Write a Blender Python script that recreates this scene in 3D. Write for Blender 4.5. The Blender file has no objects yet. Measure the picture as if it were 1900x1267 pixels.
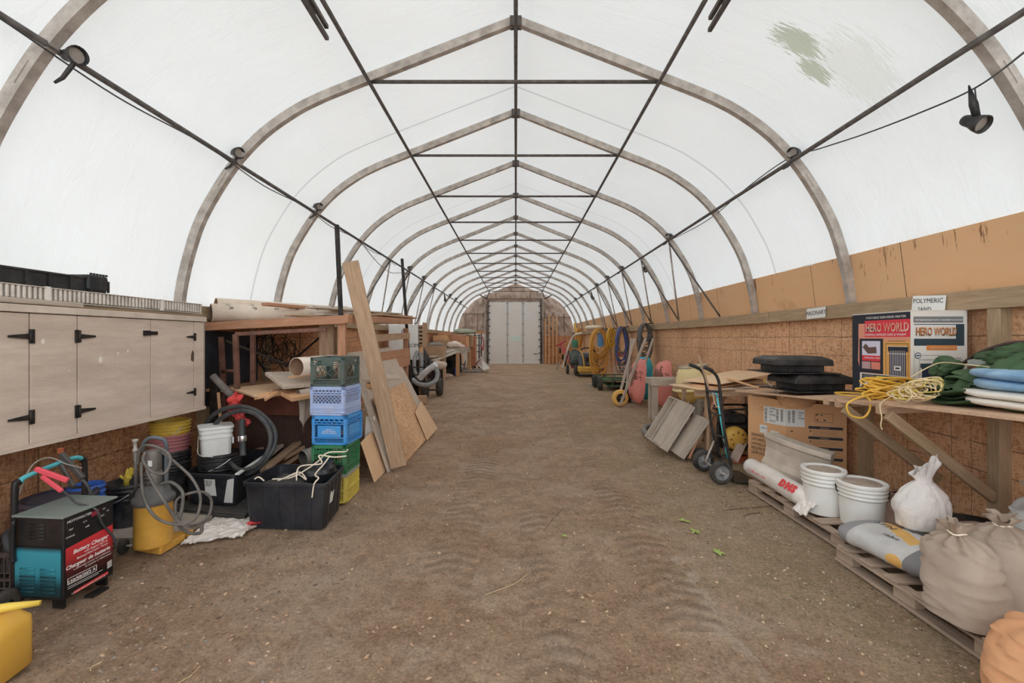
import bpy, math, random
from math import sin, cos, pi, radians, sqrt, atan2
from mathutils import Vector as V, Matrix, Euler, noise

random.seed(7)
SC = bpy.context.scene
COL = SC.collection

# ------------------------------------------------------------------ camera, sky, sun, exposure
F, CX, CY, EYE = 830.0, 957.0, 628.0, 1.5      # focal length in px of the 1900 px frame, vanishing point, eye height
cam = bpy.data.cameras.new('camera')
cam.sensor_width = 36.0
cam.lens = F / 1900 * 36
cam.shift_x = -(CX - 950) / 1900
cam.shift_y = -(633.5 - CY) / 1900
cam.clip_start = 0.05
cam.clip_end = 200
cam_o = bpy.data.objects.new('camera', cam)
COL.objects.link(cam_o)
cam_o.location = (0, 0, EYE)
cam_o.rotation_euler = (pi / 2, 0, 0)
SC.camera = cam_o

w = bpy.data.worlds.new('overcast_sky')
SC.world = w
w.use_nodes = True
nt = w.node_tree
nt.nodes.clear()
bg = nt.nodes.new('ShaderNodeBackground')
bg.inputs[0].default_value = (0.90, 0.96, 1.0, 1)
bg.inputs[1].default_value = 5.4
wo = nt.nodes.new('ShaderNodeOutputWorld')
nt.links.new(bg.outputs[0], wo.inputs[0])

sun = bpy.data.lights.new('sun', 'SUN')
sun.energy = 2.2
sun.angle = radians(40)
sun.color = (1.0, 0.98, 0.95)
sun_o = bpy.data.objects.new('sun', sun)
COL.objects.link(sun_o)
sun_o.rotation_euler = Euler((radians(12), radians(-42), 0))
sun_o.location = (-8, 0, 12)

SC.view_settings.view_transform = 'Standard'
SC.view_settings.look = 'None'
SC.view_settings.gamma = 1
SC.view_settings.exposure = -1.1
SC.view_settings.use_curve_mapping = False
SC.cycles.max_bounces = 8
SC.cycles.diffuse_bounces = 5
SC.cycles.glossy_bounces = 2
SC.cycles.transmission_bounces = 4
SC.cycles.caustics_reflective = False
SC.cycles.caustics_refractive = False


def G(px, py, z=0.0):
    """point at height z seen at a picture position"""
    Y = (EYE - z) * F / (py - CY)
    return V(((px - CX) * Y / F, Y, z))


def P(px, py, Y):
    return V(((px - CX) * Y / F, Y, EYE - (py - CY) * Y / F))


# ------------------------------------------------------------------ materials
def lin(c):
    q = lin0(c)
    mx = max(max(q), 1e-4)
    g = 1.3 if mx < 0.02 else 1.9
    g = min(g, 0.85 / mx)
    y = 0.3 * q[0] + 0.59 * q[1] + 0.11 * q[2]
    return tuple(g * (x * 0.86 + y * 0.14) for x in q)


def lin0(c):
    return tuple(((x / 255) / 12.92 if x / 255 <= 0.04045 else (((x / 255) + 0.055) / 1.055) ** 2.4) for x in c)


def nodes_of(name):
    m = bpy.data.materials.new(name)
    m.use_nodes = True
    t = m.node_tree
    b = t.nodes['Principled BSDF']
    return m, t, b


class NT:
    """tiny helper for building node networks"""
    def __init__(s, t):
        s.t = t
    def n(s, typ, **kw):
        nd = s.t.nodes.new(typ)
        for k, v in kw.items():
            setattr(nd, k, v)
        return nd
    def l(s, a, b):
        s.t.links.new(a, b)
    def coord(s, scale=(1, 1, 1), rot=(0, 0, 0)):
        tc = s.n('ShaderNodeTexCoord')
        mp = s.n('ShaderNodeMapping')
        mp.inputs['Scale'].default_value = scale
        mp.inputs['Rotation'].default_value = rot
        s.l(tc.outputs['Object'], mp.inputs[0])
        return mp.outputs[0]
    def noise(s, vec, scale, detail=4, rough=0.6, dist=0.0):
        nd = s.n('ShaderNodeTexNoise')
        nd.inputs['Scale'].default_value = scale
        nd.inputs['Detail'].default_value = detail
        nd.inputs['Roughness'].default_value = rough
        nd.inputs['Distortion'].default_value = dist
        s.l(vec, nd.inputs['Vector'])
        return nd.outputs[0]
    def ramp(s, fac, stops):
        r = s.n('ShaderNodeValToRGB')
        while len(r.color_ramp.elements) < len(stops):
            r.color_ramp.elements.new(0.5)
        for e, (p, c) in zip(r.color_ramp.elements, stops):
            e.position = p
            e.color = (*c, 1) if len(c) == 3 else c
        s.l(fac, r.inputs[0])
        return r.outputs[0]
    def mix(s, fac, a, b, mode='MIX'):
        m = s.n('ShaderNodeMix', data_type='RGBA', blend_type=mode)
        for val, i in ((fac, 0), (a, 6), (b, 7)):
            if isinstance(val, (int, float)):
                m.inputs[i].default_value = val
            elif isinstance(val, tuple):
                m.inputs[i].default_value = (*val, 1)
            else:
                s.l(val, m.inputs[i])
        return m.outputs[2]
    def math(s, op, a, b=0.0, c=0.0):
        m = s.n('ShaderNodeMath', operation=op)
        for i, val in enumerate((a, b, c)):
            if isinstance(val, (int, float)):
                m.inputs[i].default_value = val
            else:
                s.l(val, m.inputs[i])
        return m.outputs[0]
    def bump(s, h, strength, dist=0.01):
        b = s.n('ShaderNodeBump')
        b.inputs['Strength'].default_value = strength
        b.inputs['Distance'].default_value = dist
        s.l(h, b.inputs['Height'])
        return b.outputs[0]


BW = ((0, 0, 0), (1, 1, 1))
_mc = {}


def mat(name, c1, c2=None, scale=6, rough=0.7, metal=0.0, bump=0.0, bscale=40, stretch=(1, 1, 1), dirt=0.0, dirtc=(110, 95, 78), lo=0.35, hi=0.65):
    """general painted / plastic / metal surface with mottling, dirt and a fine bump"""
    if name in _mc:
        return _mc[name]
    m, t, b = nodes_of(name)
    k = NT(t)
    vec = k.coord(stretch)
    a = lin(c1)
    col = None
    if c2:
        col = k.mix(k.ramp(k.noise(vec, scale, 5), [(lo, BW[0]), (hi, BW[1])]), a, lin(c2))
    if dirt > 0:
        f = k.ramp(k.noise(vec, scale * 0.6 + 2.3, 8, 0.7), [(0.42, BW[0]), (0.72, BW[1])])
        f = k.math('MULTIPLY', f, dirt)
        col = k.mix(f, col if col else a, lin(dirtc))
    if col:
        k.l(col, b.inputs['Base Color'])
    else:
        b.inputs['Base Color'].default_value = (*a, 1)
    b.inputs['Roughness'].default_value = rough
    b.inputs['Metallic'].default_value = metal
    b.inputs['Specular IOR Level'].default_value = 0.35
    if bump > 0:
        k.l(k.bump(k.noise(vec, bscale, 4), bump, 0.01), b.inputs['Normal'])
    _mc[name] = m
    return m


def wood(name, c1, c2, knots=0.5, rough=0.8, dirt=0.0, scale=1.0):
    """grain runs along the object's own X axis"""
    if name in _mc:
        return _mc[name]
    m, t, b = nodes_of(name)
    k = NT(t)
    vec = k.coord((1.2 * scale, 14 * scale, 14 * scale))
    g = k.noise(vec, 3.0, 6, 0.65, 0.6)
    fine = k.noise(k.coord((3 * scale, 90 * scale, 90 * scale)), 3.0, 3)
    col = k.mix(k.ramp(g, [(0.3, BW[0]), (0.7, BW[1])]), lin(c1), lin(c2))
    dark = tuple(x * 0.62 for x in lin(c1))
    col = k.mix(k.math('MULTIPLY', k.ramp(fine, [(0.5, BW[0]), (0.75, BW[1])]), 0.45), col, dark)
    big = k.noise(k.coord((2, 3, 3)), 1.7, 5)
    col = k.mix(k.math('MULTIPLY', k.ramp(big, [(0.45, BW[0]), (0.75, BW[1])]), 0.35 + dirt), col, tuple(x * 0.7 for x in lin(c2)))
    if knots:
        vo = k.n('ShaderNodeTexVoronoi')
        vo.inputs['Scale'].default_value = 3.2
        k.l(k.coord((1, 2.2, 2.2)), vo.inputs['Vector'])
        f = k.ramp(vo.outputs[0], [(0.0, BW[1]), (0.09, BW[0])])
        col = k.mix(k.math('MULTIPLY', f, knots), col, tuple(x * 0.3 for x in lin(c1)))
    k.l(col, b.inputs['Base Color'])
    b.inputs['Roughness'].default_value = rough
    b.inputs['Specular IOR Level'].default_value = 0.2
    k.l(k.bump(fine, 0.35, 0.004), b.inputs['Normal'])
    _mc[name] = m
    return m


def osb(name, c1, c2, c3, lines=None, dark=0.0):
    """pressed wood-flake board; lines = printed layout lines / joints on a wall in world y and z"""
    if name in _mc:
        return _mc[name]
    m, t, b = nodes_of(name)
    k = NT(t)
    base = k.coord((1, 1, 1))
    warp = k.n('ShaderNodeTexNoise')
    warp.inputs['Scale'].default_value = 5
    k.l(base, warp.inputs['Vector'])
    va = k.n('ShaderNodeVectorMath', operation='MULTIPLY_ADD')
    k.l(warp.outputs[1], va.inputs[0])
    va.inputs[1].default_value = (0.1, 0.1, 0.1)
    k.l(base, va.inputs[2])
    cols = []
    for sc, rot in (((22, 26, 95), 0.5), ((24, 95, 26), 0.9)):
        mp = k.n('ShaderNodeMapping')
        mp.inputs['Scale'].default_value = sc
        mp.inputs['Rotation'].default_value = (rot, 0.3, 0.2)
        k.l(va.outputs[0], mp.inputs[0])
        vo = k.n('ShaderNodeTexVoronoi')
        vo.inputs['Scale'].default_value = 1.0
        k.l(mp.outputs[0], vo.inputs['Vector'])
        cols.append(vo.outputs['Color'])
    fl = k.mix(0.5, cols[0], cols[1])
    sp = k.n('ShaderNodeSeparateColor')
    k.l(fl, sp.inputs[0])
    big = k.noise(base, 1.1, 4, 0.6)
    col = k.ramp(sp.outputs[0], [(0.2, lin(c1)), (0.5, lin(c2)), (0.8, lin(c3))])
    col = k.mix(k.math('MULTIPLY', k.ramp(big, [(0.45, BW[0]), (0.7, BW[1])]), 0.45 + dark), col, tuple(x * 0.55 for x in lin(c1)))
    if lines:
        sx = k.n('ShaderNodeSeparateXYZ')
        k.l(k.n('ShaderNodeTexCoord').outputs['Object'], sx.inputs[0])
        yy, zz = sx.outputs[lines[0]], sx.outputs[2]
        jit = k.math('MULTIPLY', k.noise(base, 2.0, 2), 0.03)
        msk = None
        for src, per, off, wd in lines[1]:
            s_ = (yy if src == 'y' else zz)
            v = k.math('FRACT', k.math('DIVIDE', k.math('ADD', k.math('ADD', s_, jit), off + 50 * per), per))
            v = k.math('LESS_THAN', v, wd / per)
            msk = v if msk is None else k.math('MAXIMUM', msk, v)
        brk = k.ramp(k.noise(base, 3.1, 3), [(0.32, BW[0]), (0.5, BW[1])])
        col = k.mix(k.math('MULTIPLY', k.math('MULTIPLY', msk, brk), 0.7), col, (0.06, 0.035, 0.02))
    k.l(col, b.inputs['Base Color'])
    b.inputs['Roughness'].default_value = 0.75
    b.inputs['Specular IOR Level'].default_value = 0.25
    k.l(k.bump(sp.outputs[0], 0.25, 0.004), b.inputs['Normal'])
    _mc[name] = m
    return m


# ------------------------------------------------------------------ mesh building
def frame(direction, up=V((0, 0, 1))):
    x = V(direction).normalized()
    u = V(up)
    if abs(x.dot(u.normalized())) > 0.98:
        u = V((0, 1, 0)) if abs(x.y) < 0.9 else V((1, 0, 0))
    y = u.cross(x).normalized()
    z = x.cross(y).normalized()
    return Matrix((x, y, z)).transposed()


def rotm(*e):
    return Euler([radians(a) for a in e]).to_matrix()


def spline(pts, n=8, closed=False):
    pts = [V(p) for p in pts]
    out = []
    N = len(pts)
    rng = N if closed else N - 1
    for i in range(rng):
        if closed:
            p0, p1, p2, p3 = pts[(i - 1) % N], pts[i], pts[(i + 1) % N], pts[(i + 2) % N]
        else:
            p0, p1, p2, p3 = pts[max(i - 1, 0)], pts[i], pts[i + 1], pts[min(i + 2, N - 1)]
        for j in range(n):
            t = j / n
            out.append(0.5 * ((2 * p1) + (p2 - p0) * t + (2 * p0 - 5 * p1 + 4 * p2 - p3) * t * t + (3 * p1 - p0 - 3 * p2 + p3) * t ** 3))
    if not closed:
        out.append(pts[-1].copy())
    return out


class MB:
    def __init__(s):
        s.v, s.f, s.m, s.sm = [], [], [], []
        s.cur, s.smooth = 0, False
    def add(s, vs, fs, smooth=None):
        o = len(s.v)
        s.v += [V(p) for p in vs]
        sm = s.smooth if smooth is None else smooth
        for f in fs:
            s.f.append([i + o for i in f])
            s.m.append(s.cur)
            s.sm.append(sm)
        return s
    def box(s, c, size, R=None):
        c = V(c)
        hx, hy, hz = [a / 2 for a in size]
        vs = [V((x, y, z)) for x in (-hx, hx) for y in (-hy, hy) for z in (-hz, hz)]
        if R is not None:
            vs = [R @ p for p in vs]
        return s.add([p + c for p in vs], [(0, 1, 3, 2), (4, 6, 7, 5), (0, 4, 5, 1), (2, 3, 7, 6), (0, 2, 6, 4), (1, 5, 7, 3)], False)
    def bb(s, x0, x1, y0, y1, z0, z1):
        return s.box(((x0 + x1) / 2, (y0 + y1) / 2, (z0 + z1) / 2), (abs(x1 - x0), abs(y1 - y0), abs(z1 - z0)))
    def bar(s, p0, p1, w, h, up=(0, 0, 1)):
        p0, p1 = V(p0), V(p1)
        return s.box((p0 + p1) / 2, ((p1 - p0).length, w, h), frame(p1 - p0, V(up)))
    def tube(s, pts, r, n=8, closed=False, caps=True, flat=1.0, up=None):
        pts = [V(p) for p in pts]
        N = len(pts)
        rs = r if isinstance(r, (list, tuple)) else [r] * N
        tan = []
        for i in range(N):
            a = pts[(i - 1) % N] if (closed or i > 0) else pts[i]
            b = pts[(i + 1) % N] if (closed or i < N - 1) else pts[i]
            d = (b - a)
            tan.append(d.normalized() if d.length > 1e-9 else V((0, 0, 1)))
        u = V(up) if up else V((0, 0, 1))
        if abs(u.dot(tan[0])) > 0.95:
            u = V((1, 0, 0))
        nrm = (u - tan[0] * u.dot(tan[0])).normalized()
        vs = []
        for i in range(N):
            nrm = (nrm - tan[i] * nrm.dot(tan[i]))
            nrm = nrm.normalized() if nrm.length > 1e-6 else tan[i].orthogonal().normalized()
            bi = tan[i].cross(nrm)
            for j in range(n):
                a = 2 * pi * j / n
                vs.append(pts[i] + nrm * (cos(a) * rs[i] * flat) + bi * (sin(a) * rs[i]))
        fs = []
        for i in range(N if closed else N - 1):
            i2 = (i + 1) % N
            for j in range(n):
                j2 = (j + 1) % n
                fs.append((i * n + j, i * n + j2, i2 * n + j2, i2 * n + j))
        s.add(vs, fs, True)
        if caps and not closed:
            o = len(s.v) - len(vs)
            for base, rev in ((0, True), ((N - 1) * n, False)):
                ids = [o + base + j for j in range(n)]
                s.f.append(ids[::-1] if rev else ids)
                s.m.append(s.cur)
                s.sm.append(False)
        return s
    def lathe(s, prof, n=32, c=(0, 0, 0), R=None, smooth=True, sx=1.0, sy=1.0):
        vs, fs = [], []
        c = V(c)
        for r, z in prof:
            for j in range(n):
                a = 2 * pi * j / n
                p = V((r * cos(a) * sx, r * sin(a) * sy, z))
                if R is not None:
                    p = R @ p
                vs.append(p + c)
        for i in range(len(prof) - 1):
            for j in range(n):
                j2 = (j + 1) % n
                fs.append((i * n + j, i * n + j2, (i + 1) * n + j2, (i + 1) * n + j))
        return s.add(vs, fs, smooth)
    def grid(s, fn, nu, nv, cu=False, cv=False, smooth=True):
        vs = [V(fn(i / (nu if cu else nu - 1), j / (nv if cv else nv - 1))) for i in range(nu) for j in range(nv)]
        fs = []
        for i in range(nu if cu else nu - 1):
            for j in range(nv if cv else nv - 1):
                i2, j2 = (i + 1) % nu, (j + 1) % nv
                fs.append((i * nv + j, i2 * nv + j, i2 * nv + j2, i * nv + j2))
        return s.add(vs, fs, smooth)
    def slab(s, quad, t):
        """four-cornered (or more) sheet of real thickness t"""
        q = [V(p) for p in quad]
        nrm = (q[1] - q[0]).cross(q[2] - q[0]).normalized()
        n = len(q)
        vs = q + [p - nrm * t for p in q]
        fs = [tuple(range(n)), tuple(range(2 * n - 1, n - 1, -1))]
        for i in range(n):
            j = (i + 1) % n
            fs.append((i, i + n, j + n, j))
        return s.add(vs, fs, False)
    def sheet(s, quad, off=0.0):
        return s.add([V(p) for p in quad], [tuple(range(len(quad)))], False)


def _mesh(name, mb, mats):
    me = bpy.data.meshes.new(name)
    me.from_pydata([tuple(p) for p in mb.v], [], mb.f)
    if not isinstance(mats, (list, tuple)):
        mats = [mats]
    for m_ in mats:
        me.materials.append(m_)
    me.polygons.foreach_set('material_index', [min(i, len(mats) - 1) for i in mb.m])
    me.polygons.foreach_set('use_smooth', mb.sm)
    me.update()
    return me


def bev(o, w, seg=1):
    md = o.modifiers.new('bevel', 'BEVEL')
    md.width = w
    md.segments = seg
    md.limit_method = 'ANGLE'
    md.angle_limit = radians(50)
    return o


def thing(name, label, cat, loc=(0, 0, 0), rz=0.0, group=None, R=None):
    o = bpy.data.objects.new(name, None)
    o.empty_display_size = 0.05
    COL.objects.link(o)
    M_ = Matrix.Translation(V(loc)) @ (R.to_4x4() if R is not None else Matrix.Rotation(rz, 4, 'Z'))
    o.matrix_basis = M_
    o['label'] = label
    o['category'] = cat
    if group:
        o['group'] = group
    return o


def part(name, mb, mats, parent=None, bevel=0.0, label=None, world=False, M=None):
    """mesh child. local coordinates of the parent unless world=True"""
    me = _mesh(name, mb, mats)
    o = bpy.data.objects.new(name, me)
    COL.objects.link(o)
    if M is not None:
        o.matrix_basis = M
    if parent is not None:
        o.parent = parent
        if world:
            chain = parent.matrix_basis.copy()
            p = parent.parent
            while p:
                chain = p.matrix_basis @ chain
                p = p.parent
            o.matrix_basis = chain.inverted() @ (M if M is not None else Matrix.Identity(4))
    if bevel:
        bev(o, bevel)
    if label:
        o['label'] = label
    return o


def solo(name, mb, mats, label, cat, group=None, kind=None, bevel=0.0, keep=False):
    """a thing that is one mesh; its origin goes to the middle of its base"""
    if not keep and mb.v:
        xs = [p.x for p in mb.v]; ys = [p.y for p in mb.v]; zs = [p.z for p in mb.v]
        c = V(((min(xs) + max(xs)) / 2, (min(ys) + max(ys)) / 2, min(zs)))
        mb.v = [p - c for p in mb.v]
    else:
        c = V((0, 0, 0))
    me = _mesh(name, mb, mats)
    o = bpy.data.objects.new(name, me)
    COL.objects.link(o)
    o.location = c
    if label:
        o['label'] = label
    if cat:
        o['category'] = cat
    if group:
        o['group'] = group
    if kind:
        o['kind'] = kind
    if bevel:
        bev(o, bevel)
    return o


def struct(name, mb, mats, bevel=0.0, parent=None):
    me = _mesh(name, mb, mats)
    o = bpy.data.objects.new(name, me)
    COL.objects.link(o)
    o['kind'] = 'structure'
    if parent:
        o.parent = parent
        del o['kind']
    if bevel:
        bev(o, bevel)
    return o


def plank(name, p0, p1, w_, t_, wdir, m_, label=None, cat='board', parent=None, group=None, bevel=0.003, world=True, sag=0.0):
    """board from p0 to p1 with its own X axis along its length, so that the grain follows it"""
    p0, p1 = V(p0), V(p1)
    x = (p1 - p0).normalized()
    wd = V(wdir)
    y = (wd - x * wd.dot(x)).normalized()
    z = x.cross(y)
    L = (p1 - p0).length
    M_ = Matrix.Translation(p0) @ Matrix((x, y, z)).transposed().to_4x4()
    mb = MB()
    if sag:
        n = 10
        for i in range(n):
            a, b = i / n, (i + 1) / n
            za, zb = sag * 4 * a * (1 - a), sag * 4 * b * (1 - b)
            vs = [V((L * q, s1 * w_ / 2, s2 * t_ / 2 + zz)) for q, zz in ((a, za), (b, zb)) for s1 in (-1, 1) for s2 in (-1, 1)]
            fs = [(0, 4, 5, 1), (2, 3, 7, 6), (0, 2, 6, 4), (1, 5, 7, 3)]
            if i == 0:
                fs.append((0, 1, 3, 2))
            if i == n - 1:
                fs.append((4, 6, 7, 5))
            mb.add(vs, fs, False)
    else:
        mb.box((L / 2, 0, 0), (L, w_, t_))
    if parent is not None:
        return part(name, mb, m_, parent, bevel if not sag else 0, label, world=world, M=M_)
    me = _mesh(name, mb, m_)
    o = bpy.data.objects.new(name, me)
    COL.objects.link(o)
    o.matrix_basis = M_
    if label:
        o['label'] = label
        o['category'] = cat
    if group:
        o['group'] = group
    if bevel and not sag:
        bev(o, bevel)
    return o


_fonts = {}


def text(name, s, size, m_, parent, M, align='LEFT', depth=0.0006, shear=0.0, sx=1.0, bold=0.0, world=True):
    """lettering as mesh; M places it: local X reading direction, local Y up"""
    cu = bpy.data.curves.new(name, 'FONT')
    cu.body = s
    cu.size = size
    cu.align_x = align
    cu.extrude = depth
    cu.shear = shear
    cu.offset = bold
    cu.resolution_u = 2
    tmp = bpy.data.objects.new(name, cu)
    me = bpy.data.meshes.new_from_object(tmp)
    bpy.data.objects.remove(tmp)
    if sx != 1.0:
        me.transform(Matrix.Scale(sx, 4, V((1, 0, 0))))
    me.materials.clear()
    me.materials.append(m_)
    o = bpy.data.objects.new(name, me)
    COL.objects.link(o)
    if parent is not None:
        o.parent = parent
        if world:
            chain = parent.matrix_basis.copy()
            p = parent.parent
            while p:
                chain = p.matrix_basis @ chain
                p = p.parent
            M = chain.inverted() @ M
    o.matrix_basis = M
    return o


def facing(origin, xdir, ydir=(0, 0, 1)):
    x = V(xdir).normalized()
    y = V(ydir)
    y = (y - x * y.dot(x)).normalized()
    z = x.cross(y)
    return Matrix.Translation(V(origin)) @ Matrix((x, y, z)).transposed().to_4x4()


def copy_tree(o, parent=None):
    c = o.copy()
    COL.objects.link(c)
    c.parent = parent
    for ch in [k for k in bpy.data.objects if k.parent == o]:
        copy_tree(ch, c)
    return c


def nz(p, s=1.0, seed=0.0):
    return noise.noise(V(p) * s + V((seed, seed * 1.7, -seed)))


def blob(mb, c, r, nu=36, nv=22, e1=0.6, e2=0.6, amp=0.0, fs=6.0, seed=0.0, R=None, ridge=0.0):
    """superellipsoid with lumps and creases"""
    c = V(c)
    def sp(v, e):
        return (abs(v) ** e) * (1 if v >= 0 else -1)
    def fn(u, v):
        a, b = 2 * pi * u, pi * (v - 0.5) * 0.9999
        p = V((r[0] * sp(cos(b), e1) * sp(cos(a), e2), r[1] * sp(cos(b), e1) * sp(sin(a), e2), r[2] * sp(sin(b), e1)))
        d = nz(p, fs, seed) * amp
        if ridge:
            d -= ridge * (1 - min(1, abs(nz(V((p.x * 1.0, p.y * 1.0, p.z * 2.2)), fs * 1.3, seed + 9)) * 6))
        nn = p.normalized() if p.length > 0 else V((0, 0, 1))
        p = p + nn * d
        if R is not None:
            p = R @ p
        return p + c
    mb.grid(fn, nu, nv, cu=True)
    return mb
# ------------------------------------------------------------------ shared surfaces
STEEL = mat('weathered_galvanised_steel', (158, 150, 142), (128, 120, 112), 9, 0.6, 0.2, 0.15, 120, dirt=0.3, dirtc=(92, 78, 68))
STEEL_DARK = mat('dark_galvanised_pipe', (84, 78, 74), (62, 57, 54), 14, 0.6, 0.3)
BLACK = mat('black_plastic', (26, 26, 28), (36, 36, 38), 7, 0.45, dirt=0.25, dirtc=(95, 88, 80))
BLACK_HOSE = mat('black_rubber_hose', (38, 40, 42), (52, 54, 56), 12, 0.5, dirt=0.3, dirtc=(90, 84, 76))
RUBBER = mat('tyre_rubber', (34, 34, 35), (52, 50, 48), 12, 0.85, dirt=0.4, dirtc=(95, 82, 68))
DARKMETAL = mat('dark_iron', (34, 33, 33), (50, 44, 40), 12, 0.55, 0.5)
RUST = mat('rusty_brown_steel', (108, 72, 58), (82, 54, 44), 10, 0.75, 0.1, dirt=0.3, dirtc=(70, 50, 42))
CHROME = mat('bright_metal', (190, 190, 190), None, rough=0.25, metal=0.9)
WHITE_PL = mat('white_pail_plastic', (222, 222, 218), (206, 204, 198), 5, 0.45, dirt=0.4, dirtc=(160, 148, 134))
WHITE = mat('white_paint', (225, 225, 222), (212, 211, 207), 4, 0.5)
INK = mat('black_ink', (25, 25, 27), None, rough=0.7)
PAPER = mat('white_paper', (232, 232, 228), (220, 219, 214), 9, 0.7)
LUMBER = wood('pine_lumber', (168, 122, 82), (190, 148, 104))
LUMBER_OLD = wood('aged_brown_lumber', (128, 102, 78), (158, 130, 102), 0.6, dirt=0.2)
LUMBER_GREY = wood('weathered_grey_lumber', (128, 116, 104), (160, 148, 134), 0.4, dirt=0.2)
LUMBER_RED = wood('reddish_fir_board', (134, 92, 66), (160, 116, 86), 0.6, dirt=0.25)
LUMBER_GREEN = wood('treated_timber', (122, 100, 74), (148, 126, 98), 0.6, dirt=0.2)
PLY = wood('plywood_face', (186, 152, 116), (206, 176, 140), 0.15)
PLY_GREY = wood('weathered_plywood', (140, 126, 112), (172, 158, 142), 0.15, dirt=0.25)
HARDBOARD = mat('tan_hardboard', (184, 150, 114), (172, 138, 102), 3, 0.7)
OSB_PANEL = osb('loose_osb_sheet', (150, 108, 72), (196, 152, 108), (220, 182, 138))
CARD = mat('corrugated_cardboard', (190, 144, 98), (178, 132, 88), 3, 0.85)
CONC = mat('grey_cast_concrete', (156, 144, 130), (138, 127, 114), 8, 0.9, bump=0.4, bscale=90)
YEL = mat('yellow_paint', (214, 168, 36), (196, 148, 30), 6, 0.5, dirt=0.4, dirtc=(140, 100, 50))

# ------------------------------------------------------------------ floor: packed dirt with tyre tracks
def ground_h(x, y):
    h = 0.022 * nz((x, y, 0), 0.55, 3) + 0.014 * nz((x, y, 0), 1.7, 5) + 0.011 * nz((x, y, 0), 5.0, 8) + 0.005 * nz((x, y, 0), 13, 2)
    ax = abs(x)
    return h * (0.25 if ax > 2.0 else 1.0) * (1 if ax < 2.0 else 1) - 0.006


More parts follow.
